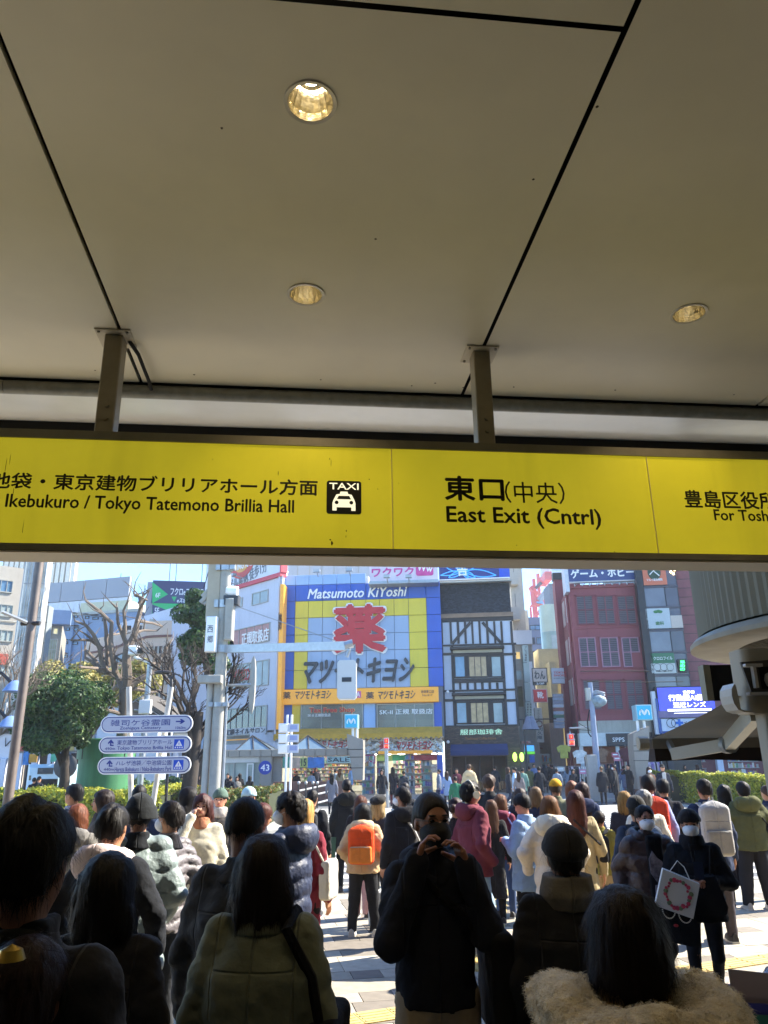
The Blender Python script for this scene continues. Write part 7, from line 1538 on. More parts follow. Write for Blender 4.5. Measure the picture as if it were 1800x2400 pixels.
def person(px,py,D,face,label,top=('coat','#202024'),hem=.80,w=1.,legs='#1b1b1e',lw=1.,legk='cloth',stance=('stand','stand'),arms=('down','down'),hair=('short','#14110f'),hat=None,mask=None,glasses=False,hood=None,collar=None,turn=0.,tilt=0.,shoe='#26242a',sk='#b98464',res=None,group=None,Hmax=None,face_detail=True,hands=True,inner=None,flare=1.,strand=0,quilt=.10,lean=0.,scale_w=1.,skirt=None,bag=None):
    """px,py: top of the head in the photograph, D: distance along the street, face: heading clockwise, 0 = walking away from the viewer"""
    p=at(px,py,D); Hh=p[2]; 
    if Hmax: Hh=min(Hh,Hmax)
    s=Hh/1.72
    root=empty('person',(p[0],p[1],0),-R(face),label,'person',group); root.scale=(s*scale_w,s*scale_w,s)
    if res is None: res=.011 if D<4.2 else .0135 if D<8 else .016 if D<13 else .024 if D<26 else .034
    near=D<13
    HC_=np.array([0,.005,1.60]); HM=rotz(R(-turn))@rotx(R(-tilt)); sd=int(abs(px*7+py*13))%9999
    def HT(v): return HM@np.array(v)+np.array([0,0,1.52])   # head frame: origin at the neck top
    HMT=HM
    eR=armpts(arms[0],1); eL=armpts(arms[1],-1)
    lR,lL=LEGS[stance[0]],LEGS[stance[1]]
    # ---- body (skin)
    def head(P):
        d=ell(P,HT((0,-.008,.095)),(.074,.092,.092),HMT); d=smin(d,ell(P,HT((0,.028,.035)),(.056,.060,.068),HMT),.03)
        d=smin(d,ell(P,HT((0,.074,.010)),(.024,.018,.018),HMT),.02)
        d=smin(d,caps(P,HT((0,.086,.078)),HT((0,.104,.048)),.009,.013),.012)
        d=smin(d,caps(P,HT((-.035,.078,.098)),HT((.035,.078,.098)),.010,.010),.015)
        d=smin(d,caps(P,HT((-.017,.087,.018)),HT((.017,.087,.018)),.006,.006),.008)
        for q in (-1,1):
            d=smin(d,ell(P,HT((q*.074,-.004,.062)),(.009,.018,.030),HMT),.006); d=smax(d,-ell(P,HT((q*.030,.098,.080)),(.018,.014,.012),HMT),.012)
        return d
    def body(P):
        d=head(P); d=smin(d,caps(P,(0,-.015,1.40),HT((0,-.008,.03)),.052,.050),.03)
        d=smin(d,prof(P,[(.92,.12,.08),(1.05,.125,.09),(1.28,.15,.095),(1.38,.13,.07),(1.43,.06,.05)]),.02)
        for q,A in ((1,eR),(-1,eL)):
            d=smin(d,caps(P,A[0],A[1],.045,.036),.03); d=smin(d,caps(P,A[1],A[2],.035,.024),.01)
        if near is False:
            for A in (eR,eL): dd=np.array(A[2])-np.array(A[1]); dd=dd/np.linalg.norm(dd); d=smin(d,caps(P,A[2],np.array(A[2])+dd*.11,.026,.02),.01)
        for q,Lg in ((1,lR),(-1,lL)):
            d=smin(d,caps(P,(q*.085,0,.92),(q*Lg[0][0],*Lg[0][1:]),.075,.05),.03); d=smin(d,caps(P,(q*Lg[0][0],*Lg[0][1:]),(q*Lg[1][0],*Lg[1][1:]),.048,.032),.01)
        return d
    ext=max(abs(eR[1][0]),abs(eL[1][0]),.25)+.12
    bres=min(res,.012) if (face_detail and 90<face%360<270 and near) else res*1.1
    if D<5 and 90<face%360<270: bres=.009
    b=sdfobj('body',body,(-ext+.02,-.34,.02 if not near else .3),(ext-.02,.40,1.76),bres,skin(sk),root,0)
    if near and face_detail:
        for q in (-1,1):
            e_=MB(); e_.sphere((0,0,0),(.0125,.006,.007),8); o=e_.build('eye',mat('eye_dark','#120c0a',rough=.2,var=0),root,True); o.matrix_local=Matrix.Translation(Vector(HT((q*.030,.083,.080))))@Matrix(HM.tolist()).to_4x4()
            e_=MB(); e_.sphere((0,0,0),(.019,.006,.0045),8); o=e_.build('eyebrow',hairm(hair[1]),root,True); o.matrix_local=Matrix.Translation(Vector(HT((q*.031,.088,.103))))@Matrix(HM.tolist()).to_4x4()
        if not mask: e_=MB(); e_.sphere((0,0,0),(.021,.008,.0075),10); o=e_.build('lips',mat('lips','#9a4a44',rough=.4,var=0),root,True); o.matrix_local=Matrix.Translation(Vector(HT((0,.090,.019))))@Matrix(HM.tolist()).to_4x4()
    if near and hands:
        for q,A in ((1,eR),(-1,eL)):
            sp=arms[0] if q>0 else arms[1]; sp_=sp if isinstance(sp,str) else 'x'
            if sp_ in ('pocket','wide'): continue
            curl={'down':.35,'swing':.4,'back':.4,'phone':.8,'cheek':1.1,'up':.9,'hold':.9,'cross':.5}.get(sp_,.9)
            add_hand(root,A[1],A[2],q,curl,.0045 if D<8 else .006,sk,roll=PI/2*(-q) if sp_ in('down','swing','back') else 0)
    # ---- trousers / skirt
    if skirt:
        zt_,zb_=skirt
        sdfobj('skirt',lambda P: prof(P,[(zb_,.24*lw,.19*lw),(.9,.165,.125),(1.02,.14,.1)])+.010*np.sin(np.arctan2(P[:,1],P[:,0])*11+P[:,2]*3)*np.clip((1.-P[:,2])*2,0,1),(-.34,-.3,zb_-.02),(.34,.3,1.05),res,cloth(legs,legk),root)
    def trou(P):
        d=ell(P,(0,0,.93),(.155,.115,.13))
        for q,Lg in ((1,lR),(-1,lL)):
            k=(q*Lg[0][0],*Lg[0][1:]); a=(q*Lg[1][0],*Lg[1][1:]); d=smin(d,caps(P,(q*.082,0,.90),k,.092*(.6+.4*lw),.066*lw),.035); d=smin(d,caps(P,k,(a[0],a[1],a[2]+.0),.066*lw,.052*lw),.012)
        return d+.005*wob(P,14,sd)+.004*np.sin(P[:,2]*60+P[:,0]*20)*np.clip(.5-P[:,2],0,.4)
    if not skirt: sdfobj('trousers',trou,(-.32,-.42,.05),(.32,.42,1.08),res,cloth(legs,legk),root)
    elif near: sdfobj('leg_covering',trou,(-.3,-.4,.05),(.3,.4,.7),res*1.1,cloth('#17161a'),root)
    for q,Lg in ((1,lR),(-1,lL)):
        a=Lg[1]; b=MB(); x,y,z=q*a[0],a[1],a[2]-.09
        P=[];n=10
        for i in range(n+1):
            t=i/n; yy=-.075+.27*t; hw=.036+.016*math.sin(PI*min(1,t*1.15)) if t<.97 else .02; hz=.095*(1-t)**.6+.035 if t>.25 else .10
            for k in range(9): an=PI*k/8; P.append((x+hw*math.cos(an),y+yy,z+.022+hz*math.sin(an)*.85))
        F=[(i*9+k,i*9+k+1,(i+1)*9+k+1,(i+1)*9+k) for i in range(n) for k in range(8)]; F+= [tuple(range(9)),tuple(reversed(range(n*9,n*9+9)))]
        b.add(P,F); o=b.build('shoe',mat('shoe_'+shoe.lstrip('#'),shoe,rough=.6,var=.1),root,True)
        if near: b=MB(); b.plan([(x+xx,y+yy) for xx,yy in ((-.04,-.08),(.04,-.08),(.052,.05),(.048,.14),(.02,.198),(-.02,.198),(-.048,.14),(-.052,.05))],z,z+.026); b.build('sole',mat('sole_pale','#c9c6bd',rough=.7),o)
    # ---- top garment
    kind,tc=top[0],top[1]; ws=w
    if kind in('puffer','down'): A1,A2,A3=.082,.076,.060
    elif kind=='hoodie': A1,A2,A3=.072,.066,.052
    else: A1,A2,A3=.070,.060,.048
    def garment(P):
        z=P[:,2]
        tab=[(hem,.185*ws*flare,.140*ws*flare),(.90 if hem<.88 else hem+.01,.180*ws,.135*ws),(1.05,.172*ws,.130*ws),(1.25,.185*ws,.135*ws),(1.36,.165*(.5+.5*ws),.112),(1.41,.115,.092,),(1.45,.078,.078),(1.49,.070,.074)]
        tab=[t if len(t)==3 else t for t in tab]
        if hem>1.0: tab=[t for i,t in enumerate(tab) if i!=1]
        d=prof(P,tab)
        for q,A in ((1,eR),(-1,eL)):
            d=smin(d,caps(P,A[0],A[1],A1*(.7+.3*ws),A2*(.7+.3*ws)),.045); a=caps(P,A[1],A[2],A2*(.7+.3*ws),A3*(.7+.3*ws)); d=smin(d,a,.02)
        # slight lie of cloth
        d=d+(.0045*wob(P,16,sd) +.0035*wob(P,38,sd+3))*(1.5 if kind in('coat','jacket') else 1.)
        fo=1-np.abs(np.sin(P[:,2]*26+np.sin(P[:,0]*9+sd)*2.2+P[:,1]*8)); dr=1-np.abs(np.sin(np.arctan2(P[:,0],P[:,1]+.001)*4+np.sin(P[:,2]*5+sd)*1.6))
        if kind not in('puffer','down'): d=d+.010*fo**3*np.clip(np.abs(P[:,0])*6-.7,0,1)+.008*dr**3*np.clip((1.15-P[:,2])*2.5,0,1)+.006*(1-np.abs(wob(P,13,sd+11)))**4
        if kind in('puffer','down'):
            qn=quilt; d=d-.022*(np.abs(np.sin(PI*(z+.012*np.sin(P[:,0]*22+sd))/qn))**.45-.8)
        return smax(d,hem-z+.004*np.sin(P[:,0]*30),.008)
    g=sdfobj('jacket' if hem>.62 else 'coat',garment,(-ext-.02,-.40,hem-.03),(ext+.02,.45,1.53),res,cloth(tc,{'coat':'wool','puffer':'puffer','down':'puffer','fleece':'fleece','hoodie':'cloth','jacket':'cloth'}[kind]),root)
    if hood:
        hc,hs=hood
        def hd(P):
            d=ell(P,(0,-.105,1.415),(.135*hs,.085*hs,.095*hs),rotx(R(18))); d=smax(d,-ell(P,(0,-.06,1.50),(.085*hs,.07*hs,.075*hs)),.03)
            d=smin(d,caps(P,(-.085,.03,1.42),(.085*0-.02,.10,1.36),.035*hs,.022),.03); d=smin(d,caps(P,(.085,.03,1.42),(.02,.10,1.36),.035*hs,.022),.03)
            d=smin(d,caps(P,(-.1,-.06,1.44),(-.085,.03,1.42),.04*hs,.035*hs),.03); d=smin(d,caps(P,(.1,-.06,1.44),(.085,.03,1.42),.04*hs,.035*hs),.03)
            return d+.006*wob(P,22,sd+7)
        sdfobj('hood',hd,(-.25,-.28,1.2),(.25,.18,1.6),res*.8,cloth(hc,'puffer' if kind=='puffer' else 'cloth'),root)
    if collar: sdfobj('scarf' if collar[1]>1 else 'collar',lambda P: np.abs(prof(P,[(1.39,.10,.10),(1.44,.074*collar[1],.080*collar[1]),(1.40+.075*collar[1],.066*collar[1],.072*collar[1])],-.005))-.011+.004*wob(P,26,sd),(-.2,-.2,1.36),(.2,.2,1.62),res*.8,cloth(collar[0]),root)
    if inner: # shirt front seen in the open jacket
        sdfobj('shirt',lambda P: rbx(P,(0,.135*ws,1.18),(.075,.03,.28),.03)+.004*wob(P,20,sd),(-.12,.06,.86),(.12,.24,1.48),res,cloth(inner),root)
    # ---- hair
    st_,hcq=hair; hres=res*.75 if D<5 else res*.85
    def hairf(P):
        sc_={'short':1.,'buzz':.955,'bowl':1.07,'long':1.05,'bob':1.08,'bun':.99,'curly':1.12,'parted':1.04}.get(st_,1.)
        d=ell(P,HT((0,-.014,.100)),(.086*sc_,.106*sc_,.102*(.6+.4*sc_)),HMT)
        q=(P-HT((0,0,0)).astype(f32))@HM.astype(f32)
        ang=np.arctan2(q[:,0],-q[:,1]+1e-6)
        if st_ in('short','parted','curly','bowl','buzz'):
            low={'short':.035,'parted':.03,'curly':.02,'bowl':.01,'buzz':.05}[st_]
            d=smin(d,ell(P,HT((0,-.045,.055)),(.076*sc_,.070*sc_,.075),HMT),.02)
            d=smax(d,.082-(.098-low)*np.clip(-q[:,1]/.065,0,1)+.006*np.sin(q[:,0]*130+sd)-q[:,2],.008)
        if st_=='bun':
            d=smin(d,ell(P,HT((0,-.045,.06)),(.078,.07,.075),HMT),.02); d=smin(d,ell(P,HT((0,-.125,.085)),(.038,.035,.04),HMT),.01); d=smax(d,.02-q[:,2],.015)
        if st_ in('long','bob'):
            Lz={'long':1.22,'bob':1.43}[st_]
            Q=P.copy(); Q[:,2]+=.022*np.sin(P[:,0]*70+sd)+.015*np.sin(P[:,0]*140)+.03*np.cos(P[:,0]*11)-.03
            d2=prof(Q,[(Lz-.02,.085,.045,-.085),(Lz+.05,.112,.062,-.075),(1.46,.112,.080,-.04),(1.54,.104,.090,-.025),(1.62,.092,.098,-.015),(1.67,.06,.08,-.01)] if Lz<1.3 else [(Lz-.03,.094,.06,-.04),(Lz+.02,.122,.082,-.035),(1.51,.118,.092,-.028),(1.60,.102,.102,-.018),(1.67,.06,.08,-.01)])
            d=smin(d,d2,.03)
        # face opening
        fz=.052 if st_!='bowl' else .04
        d=smax(d,-ell(P,HT((0,.125,fz-.02)),(.079,.108 if st_ in('short','buzz') else .105,.118 if st_ in('short','buzz') else .100),HMT),.012)
        if st_ in('long','bob'): d=smax(d,-ell(P,HT((0,.14,-.10)),(.085,.12,.15),HMT),.012)
        amp={'curly':.012,'parted':.007,'short':.007,'buzz':.001}.get(st_,.004)
        d=d+amp*wob(P,60 if st_=='curly' else 30,sd)+.0022*np.sin(ang*46+6*np.sin(q[:,2]*9+sd))*(st_!='buzz')
        if st_=='parted': d=d+.016*np.exp(-((q[:,0]-.025)/.010)**2)*np.clip((q[:,2]-.10)/.05,0,1)
        return d
    ho=None
    if st_!='none': ho=sdfobj('hair',hairf,(-.2,-.3,1.12 if st_=='long' else 1.3),(.2,.22,1.80),hres,hairm(hcq),root)
    if not strand and near and st_!='buzz' and D<12: strand=700
    if D<5 and ho: strands(ho,260,.05,.0006,hairm(hcq),root,sd+1,out=.016,name='loose_hair',jit=.55)
    if strand and ho: strands(ho,strand,.06 if st_ in('long','bob') else .034,.0008 if D<5 else .0015,hairm(hcq),root,sd)
    if hat:
        hk,hcol=hat
        def hatf(P):
            q=(P-HT((0,0,0)).astype(f32))@HM.astype(f32)
            if hk=='beanie': 
                d=ell(P,HT((0,-.018,.115)),(.096,.115,.108),HMT); d=smax(d,.112-q[:,2]-.5*np.clip(-q[:,1],0,.1),.01); d=smin(d,smax(ell(P,HT((0,-.018,.115)),(.101,.120,.113),HMT),np.abs(q[:,2]-.122-.3*np.clip(q[:,1],-.1,0))-.022,.008),.006)
                return d+.0015*np.sin(np.arctan2(q[:,0],q[:,1])*60)
            if hk=='beret': return smin(ell(P,HT((.01,-.04,.15)),(.125,.13,.065),HMT@rotx(R(18))),smax(ell(P,HT((0,-.015,.10)),(.094,.112,.10),HMT),.09-q[:,2],.01),.02)+.003*wob(P,25,sd)
            if hk=='cap':
                d=smax(ell(P,HT((0,-.014,.112)),(.092,.112,.10),HMT),.098-q[:,2],.006); return smin(d,smax(ell(P,HT((0,.115,.098)),(.075,.085,.02),HMT),-(q[:,1]-.07),.01),.008)
            if hk=='bucket':
                d=smax(ell(P,HT((0,-.012,.10)),(.100,.118,.12),HMT),.10-q[:,2],.008); rr_=np.sqrt((q[:,0]/.98)**2+(q[:,1]+.012)**2); br=np.abs(rr_-(.108+(.115-q[:,2])*.22))-.009; br=smax(br,np.abs(q[:,2]-.085)-.042,.006); return smin(d,br,.015)
        sdfobj({'beanie':'knit_hat','beret':'beret','cap':'cap','bucket':'bucket_hat'}[hk],hatf,(-.25,-.3,1.42),(.25,.32,1.84),hres,cloth(hcol,'wool' if hk!='cap' else 'cloth'),root)
    if mask: 
        sdfobj('face_mask',lambda P: smax(smax(ell(P,HT((0,.030,.030)),(.069,.100,.062),HMT),-(((P-HT((0,0,0)).astype(f32))@HM.astype(f32))[:,1]-.012),.004),-ell(P,HT((0,.02,.03)),(.055,.06,.05),HMT),.004),(-.14,-.12,1.44),(.14,.2,1.66),min(res,.010),mat('mask_'+mask.lstrip('#'),mask,rough=.8,var=.05,bump=.3,bscale=60),root,1)
        if near:
            b=MB(); 
            for q in (-1,1): b.tube([HT((q*.058,.055,.045)),HT((q*.078,.0,.065))],.0015,4)
            b.build('mask_loop',mat('mask_'+mask.lstrip('#'),mask),root)
    if glasses:
        b=MB()
        for q in (-1,1):
            b.tube([HT((q*(.031+.022*math.cos(t)),.104-.006*abs(math.cos(t)),.079+.016*math.sin(t))) for t in [2*PI*i/14 for i in range(15)]],.0016,5); b.tube([HT((q*.053,.098,.083)),HT((q*.078,.0,.08))],.0016,5)
        b.tube([HT((-.009,.107,.083)),HT((.009,.107,.083))],.0016,5); b.build('glasses',m_dfr if glasses is True else mat('glass_frame_red','#7a3a30'),root,True)
    root['_s']=s; 
    return root,HT
def carried(root,name,label,cat,parts,group=None):
    """a thing worn or held by a person, built in that person's frame but standing free at top level"""
    e=empty(name,root.location,root.rotation_euler[2],label,cat,group); e.scale=root.scale
    for nm,kind,args,m in parts:
        if kind=='sdf': fn,lo,hi,h=args; sdfobj(nm,fn,lo,hi,h,m,e)
        else: args.build(nm,m,e,True)
    return e
def backpack(root,label,c1,c2=None,strap=None,w=.15,hz=.22,z=1.17,y=-.23,h=.013,back=.165):
    c2=c2 or c1; strap=strap or c1
    P=[('pack_body','sdf',(lambda P: smin(rbx(P,(0,y,z),(w,.075,hz),.06),ell(P,(0,y,z+hz*.62),(w*.8,.075,hz*.55)),.05)+.003*wob(P,20,3),(-w-.05,y-.12,z-hz-.05),(w+.05,y+.12,z+hz+.14),h),cloth(c1)),
       ('front_pocket','sdf',(lambda P: rbx(P,(0,y-.07,z-hz*.45),(w*.86,.035,hz*.48),.03)+.003*wob(P,24,5),(-w,y-.13,z-hz-.03),(w,y-.01,z+.05),h),cloth(c2))]
    for q in (-1,1):
        b=MB(); pts=[(q*.06,-back+.015,z+hz+.02),(q*.085,-back*.75,1.40),(q*.10,-.03,1.445),(q*.115,.09,1.38),(q*.13,.135,1.2),(q*.15,.10,1.0)]
        for i in range(len(pts)-1):
            a=np.array(pts[i]);d=np.array(pts[i+1]); nn=np.array([a[0]*0,a[1],(a[2]-1.25)*.6]); b.add([a+[-.026,0,0],a+[.026,0,0],d+[.026,0,0],d+[-.026,0,0],a+[-.026,nn[1]*.12,.012],a+[.026,nn[1]*.12,.012],d+[.026,nn[1]*.12,.012],d+[-.026,nn[1]*.12,.012]],[(0,1,2,3),(7,6,5,4),(0,4,5,1),(2,6,7,3),(1,5,6,2),(3,7,4,0)])
        P.append(('shoulder_strap','mb',b,cloth(strap)))
    zp=MB(); zp.tube([(-w*.75,y-.108,z-hz*.02),(0,y-.112,z),(w*.75,y-.108,z-hz*.02)],.004,5); P.append(('zip','mb',zp,m_wfr)); lp=MB(); lp.tube([(-.03,y+.06,z+hz+.02),(-.02,y+.05,z+hz+.07),(.02,y+.05,z+hz+.07),(.03,y+.06,z+hz+.02)],.008,6); P.append(('top_loop','mb',lp,cloth(strap)))
    return carried(root,'backpack',label,'backpack',P,'backpacks')
def shoulder_bag(root,label,c,side=1,z=.92,w=.15,hz=.13,strap_to=-1,y=.05,strapc=None,name='shoulder_bag',dep=.06,ss=.012,h=.013):
    P=[('bag_body','sdf',(lambda P: rbx(P,(side*.25,y,z),(dep,w,hz),.035)+.004*wob(P,18,9),(side*.25-.12,y-w-.05,z-hz-.05),(side*.25+.12,y+w+.05,z+hz+.05),h),cloth(c))]
    b=MB(); b.tube([(side*.24,y-w*.8,z+hz*.9),(side*.17,-.14,1.2) if strap_to!=side else (side*.21,-.09,1.25),(strap_to*.05 if strap_to!=side else side*.12,-.12,1.41),(strap_to*.09 if strap_to!=side else side*.13,0,1.455),(strap_to*.03 if strap_to!=side else side*.15,.12,1.35),(side*.2,.15,1.15),(side*.24,y+w*.8,z+hz*.9)],ss,6)
    P.append(('strap','mb',b,cloth(strapc or c))); return carried(root,name,label,'bag',P)
# ---------------------------------------------------------------- foreground, in the shade of the canopy
BK='#141416'
r,_=person(88,1853,1.95,8,'tall man with thick black hair and black knit top, nearest at the left',top=('coat','#222226'),w=1.12,hair=('parted','#15110e'),collar=('#3a3833',.9),hem=.8,strand=2500,Hmax=1.93,sk='#8a5a40',face_detail=False,hands=False)
r,_=person(78,2192,1.85,12,'short woman with dark reddish hair and a gold clip, at the lower left corner',top=('coat','#27262b'),hair=('bun','#2c1a16'),strand=2600,hem=.8,face_detail=False,hands=False,sk='#8a5a40')
b=MB(); b.lathe([(.0,.03),(.022,.02),(.03,.0)],n=10); carried(r,'hair_clip','small gold shell shaped hair clip in the dark reddish hair at the lower left','hair clip',[('clip','mb',b,mat('clip_gold','#b89a4a',metal=.9,rough=.3))]).location=at(24,2250,1.72)
r,_=person(262,1997,3.15,5,'woman with a straight black bob and black coat behind the tall man',top=('coat','#222226'),hair=('bob','#14110f'),hem=.6,strand=2600,w=1.02,face_detail=False,hands=False)
r,_=person(575,1868,3.9,14,'man with close cropped black hair in a dark charcoal suit coat, walking away',top=('coat','#2a2d33'),w=1.26,flare=1.15,tilt=14,hair=('buzz','#151211'),hem=.55,legs='#17181b',collar=('#2c2a28',.9),strand=1500,sk='#7d5238',face_detail=False,hands=False)
r,_=person(622,1955,3.25,6,'woman with a dark brown bob, sage grey trench coat and black shoulder bag',top=('coat','#6d715d'),w=1.3,flare=1.3,hair=('bob','#1d1411'),hem=.45,collar=('#6d715d',1.05),strand=3200,face_detail=False,hands=False)
shoulder_bag(r,'black shoulder bag with a wide strap on the sage trench coat','#121214',side=1,z=.98,w=.17,hz=.14,strap_to=1,ss=.02)
r,HT_=person(1010,1851,3.95,176,'man in a black puffer jacket and black face mask holding both hands at his cheeks',top=('hoodie','#20222a'),w=1.0,hem=.88,hair=('buzz','#2b2724'),mask='#131316',glasses=True,arms=(((.20,.13,1.14),(.085,.15,1.45)),((.21,.13,1.16),(.115,.16,1.43))),legs='#a8967c',lw=1.2,hood=('#22242c',1.05),turn=-14,sk='#91624a',quilt=.13,stance=('stand','stand'),inner=None,face_detail=True,Hmax=1.86)
shoulder_bag(r,'black shoulder bag hanging at the side of the man with the black mask','#101013',side=-1,z=.98,w=.2,hz=.2,strap_to=1,dep=.05,ss=.018,y=.02,h=.014)
r,_=person(1318,1940,3.8,2,'woman in a dark grey knit hat, grey scarf and black cape coat, seen from behind',top=('coat','#1e1e21'),w=1.22,flare=1.2,hair=('short','#17130f'),hat=('beanie','#2a2a2c'),hem=.4,collar=('#6d675c',1.5),face_detail=False,hands=False,strand=800,scale_w=1.04)
# fur hood woman
r,_=person(1452,2074,2.62,-4,'woman with dark brown hair and a big cream fur hood, nearest at the right',top=('coat','#b39a6c'),w=1.22,hair=('bob','#1c120e'),hem=.6,strand=4200,face_detail=False,hands=False,scale_w=1.12)
def furf(P):
    a=np.arctan2(P[:,1]+.02,P[:,0]); rr_=np.sqrt(P[:,0]**2+(P[:,1]+.03)**2); c=rr_-(.185+.03*np.abs(np.sin(a))); zz=P[:,2]-(1.345+.035*np.cos(a*2)+.05*(P[:,1]))
    d=np.sqrt((c/1.25)**2+zz**2)-.082; d=smin(d,ell(P,(0,-.21,1.30),(.20,.09,.13)),.06); return d+.012*wob(P,34,4)+.006*wob(P,95,8)
m_fur=mat('cream_fur','#ead9b4',rough=1,var=.25,vscale=30,bump=1,bscale=160,bdist=.01,sheen=.6)
fo=sdfobj('fur_hood',furf,(-.4,-.42,1.1),(.4,.3,1.5),.009,m_fur,r,1)
strands(fo,22000,.016,.0012,m_fur,r,77,out=.006,name='fur_fibres',down=.5,jit=.8)
# man with black mask: fingers and bulky cuffs are part of the figure above
# ---------------------------------------------------------------- waiting crowd, in the sun
r,_=person(270,1883,4.9,10,'man with messy black hair, black jacket and a pale pink hood',top=('jacket','#1f2126'),w=1.12,hair=('parted','#1a1614'),hood=('#d9c6c2',1.25),arms=('wide','wide'),face_detail=False,strand=1500)
r,_=person(331,1864,5.9,-16,'man in a black bucket hat and a long slate grey down coat with horizontal quilting',top=('down','#7a8786'),w=1.24,hem=.62,hair=('short','#1a1614'),hat=('bucket','#1b1e20'),collar=('#1c1e22',1.0),quilt=.125,arms=('pocket','pocket'),face_detail=False,res=.0105)
r,_=person(401,1877,6.3,-64,'person in a grey brown quilted jacket and white mask looking left',top=('down','#6a6466'),w=1.04,hem=.82,hair=('short','#1f1815'),mask='#d9dadc',quilt=.07,arms=('swing','down'),legs='#34363a',collar=('#201f24',.95),res=.0105)
person(186,1884,8.0,0,'woman with copper brown hair and a grey hooded coat, half hidden by the tall man',top=('coat','#7c776f'),hair=('bob','#6f3d22'),hood=('#6f6b66',1.1),face_detail=False)
person(175,1836,9.6,-75,'man with glasses and a navy jacket facing left before the hedge',top=('jacket','#262c3a'),hair=('short','#191614'),glasses=True,collar=('#b9b6bd',.95))
person(243,1850,8.8,-105,'woman with long dark brown hair and a tan coat facing left by the hedge',top=('coat','#4a3f36'),hair=('long','#2a1f1a'))
person(329,1838,9.6,-5,'man with very short black hair and navy jacket behind the bucket hat',top=('jacket','#2a3854'),hair=('buzz','#17130f'),face_detail=False)
person(446,1844,9.6,75,'woman with long black hair and a white coat looking right by the steel pole',top=('coat','#d6d0c2'),hair=('long','#1b1614'),arms=('phone','down'))
person(476,1860,8.4,176,'woman in a cream fleece coat facing the viewer, one hand at her cheek',top=('fleece','#d8cfb4'),w=1.16,hem=.58,hair=('bob','#4a2620'),arms=('cheek','down'),collar=('#b3795a',1.15),sk='#d29a7c',flare=1.1)
person(517,1850,10.2,178,'man in a green knit hat and grey scarf facing the viewer beside the pole',top=('coat','#5a544e'),hair=('short','#1b1614'),hat=('beanie','#55695c'),collar=('#b5aca3',1.3),sk='#c88a6c')
person(585,1847,10.4,150,'person in a pale blue white bobble knit hat, mostly hidden behind the suit coat',top=('coat','#6a6a72'),hair=('short','#2b211c'),hat=('beanie','#a9c6cc'))
r,_=person(612,1882,8.2,62,'woman with reddish hair in a dark grey coat looking at her phone',top=('coat','#3a3a44'),hair=('bob','#4f2619'),arms=('phone','phone'),tilt=18)
b=MB(); b.bbox(.0,.075,.27,.28,1.22,1.37,b=.003); carried(r,'phone','pale blue phone held by the woman with reddish hair','phone',[('phone_body','mb',b,mat('phone_blue','#7f8fc0',rough=.3))])
r,_=person(680,1855,6.1,-70,'young man with black hair, white mask and a shiny navy puffer coat facing left',top=('puffer','#2a3148'),w=1.16,hem=.62,hair=('curly','#1c1613'),mask='#dcdde0',hood=('#2a3148',1.25),arms=('phone','down'),quilt=.115,strand=1200)
r,_=person(716,1872,7.6,20,'woman with long blonde hair and a crimson coat behind the navy puffer',top=('coat','#7c2434'),hair=('long','#c79a58'),hem=.4,face_detail=False,scale_w=.92)
shoulder_bag(r,'pale canvas tote on the shoulder of the blonde woman','#cfc8bb',side=1,z=1.02,w=.13,hz=.17,strap_to=1)
r,_=person(733,1850,11.5,12,'boy with short black hair in a black jacket wearing a black and grey backpack',top=('jacket','#26272a'),hair=('short','#1c1613'),face_detail=False)
backpack(r,'black and grey backpack on the boy near the ramp railing','#2c2d2f','#3a3b3d',strap='#9a9a98',h=.016)
r,_=person(812,1826,13.6,-14,'tall man in a long black hooded down coat holding a green shopping bag',top=('coat','#1d1e1f'),w=1.15,hem=.60,hair=('short','#1f1815'),hood=('#232423',1.3),legs='#17181a',arms=('down','down'))
b=MB(); b.poly([(-.44,.46),(-.20,.46),(-.18,.83),(-.42,.83)],-.07,.07); carried(r,'shopping_bag','dark green shopping bag in the hand of the tall man in the black down coat','bag',[('bag_body','mb',b,mat('bag_green','#31503a',rough=.6,var=.15)),('handle','mb',MB().tube([(-.36,0,.83),(-.33,0,.93),(-.27,0,.93),(-.24,0,.83)],.008,6),mat('bag_green',''))])
person(846,1864,11.4,15,'woman with long auburn hair between the black down coat and the orange backpack',top=('coat','#2a2424'),hair=('long','#5a3423'),face_detail=False,legs='#b98f8c',lw=1.5,hem=.8)
person(888,1866,10.9,35,'woman in a black beret with pale blonde hair',top=('coat','#2a2a30'),hair=('bob','#a88e60'),hat=('beret','#26231f'),face_detail=False)
r,_=person(851,1882,10.3,5,'short woman in a tan fleece jacket wearing an orange backpack',top=('jacket','#c2a47c'),w=1.2,hem=.80,hair=('bob','#1d1916'),hood=('#d2b48a',1.15),arms=('pocket','pocket'),legs='#232325',lw=1.15,shoe='#b9b7b2',res=.0135,stance=('wide','wide'),scale_w=1.1)
backpack(r,'bright orange leather backpack with a paler orange lower pocket','#e0501f','#e08238',w=.165,hz=.235,h=.012)
su=MB(); su.bbox(.03,.25,.25,.42,.08,.52,b=.02); carried(r,'suitcase','small white suitcase standing between the legs of the orange backpack wearer','suitcase',[('shell','mb',su,mat('suitcase_white','#c9c9c6',rough=.4)),('wheel','mb',MB().tube([(.05,.28,.04),(.08,.28,.04)],.035,10),m_black),('wheel','mb',MB().tube([(.2,.28,.04),(.23,.28,.04)],.035,10),m_black)])
r,_=person(942,1843,9.75,-28,'young man in a long black coat with a white strap and chunky white trainers',top=('coat','#222124'),w=1.12,hem=.62,hair=('parted','#1f1a17'),mask='#dfe0e2',hood=('#222124',1.1),arms=('down','down'),legs='#202022',lw=.95,shoe='#c9c9cb',strand=800,turn=-25)
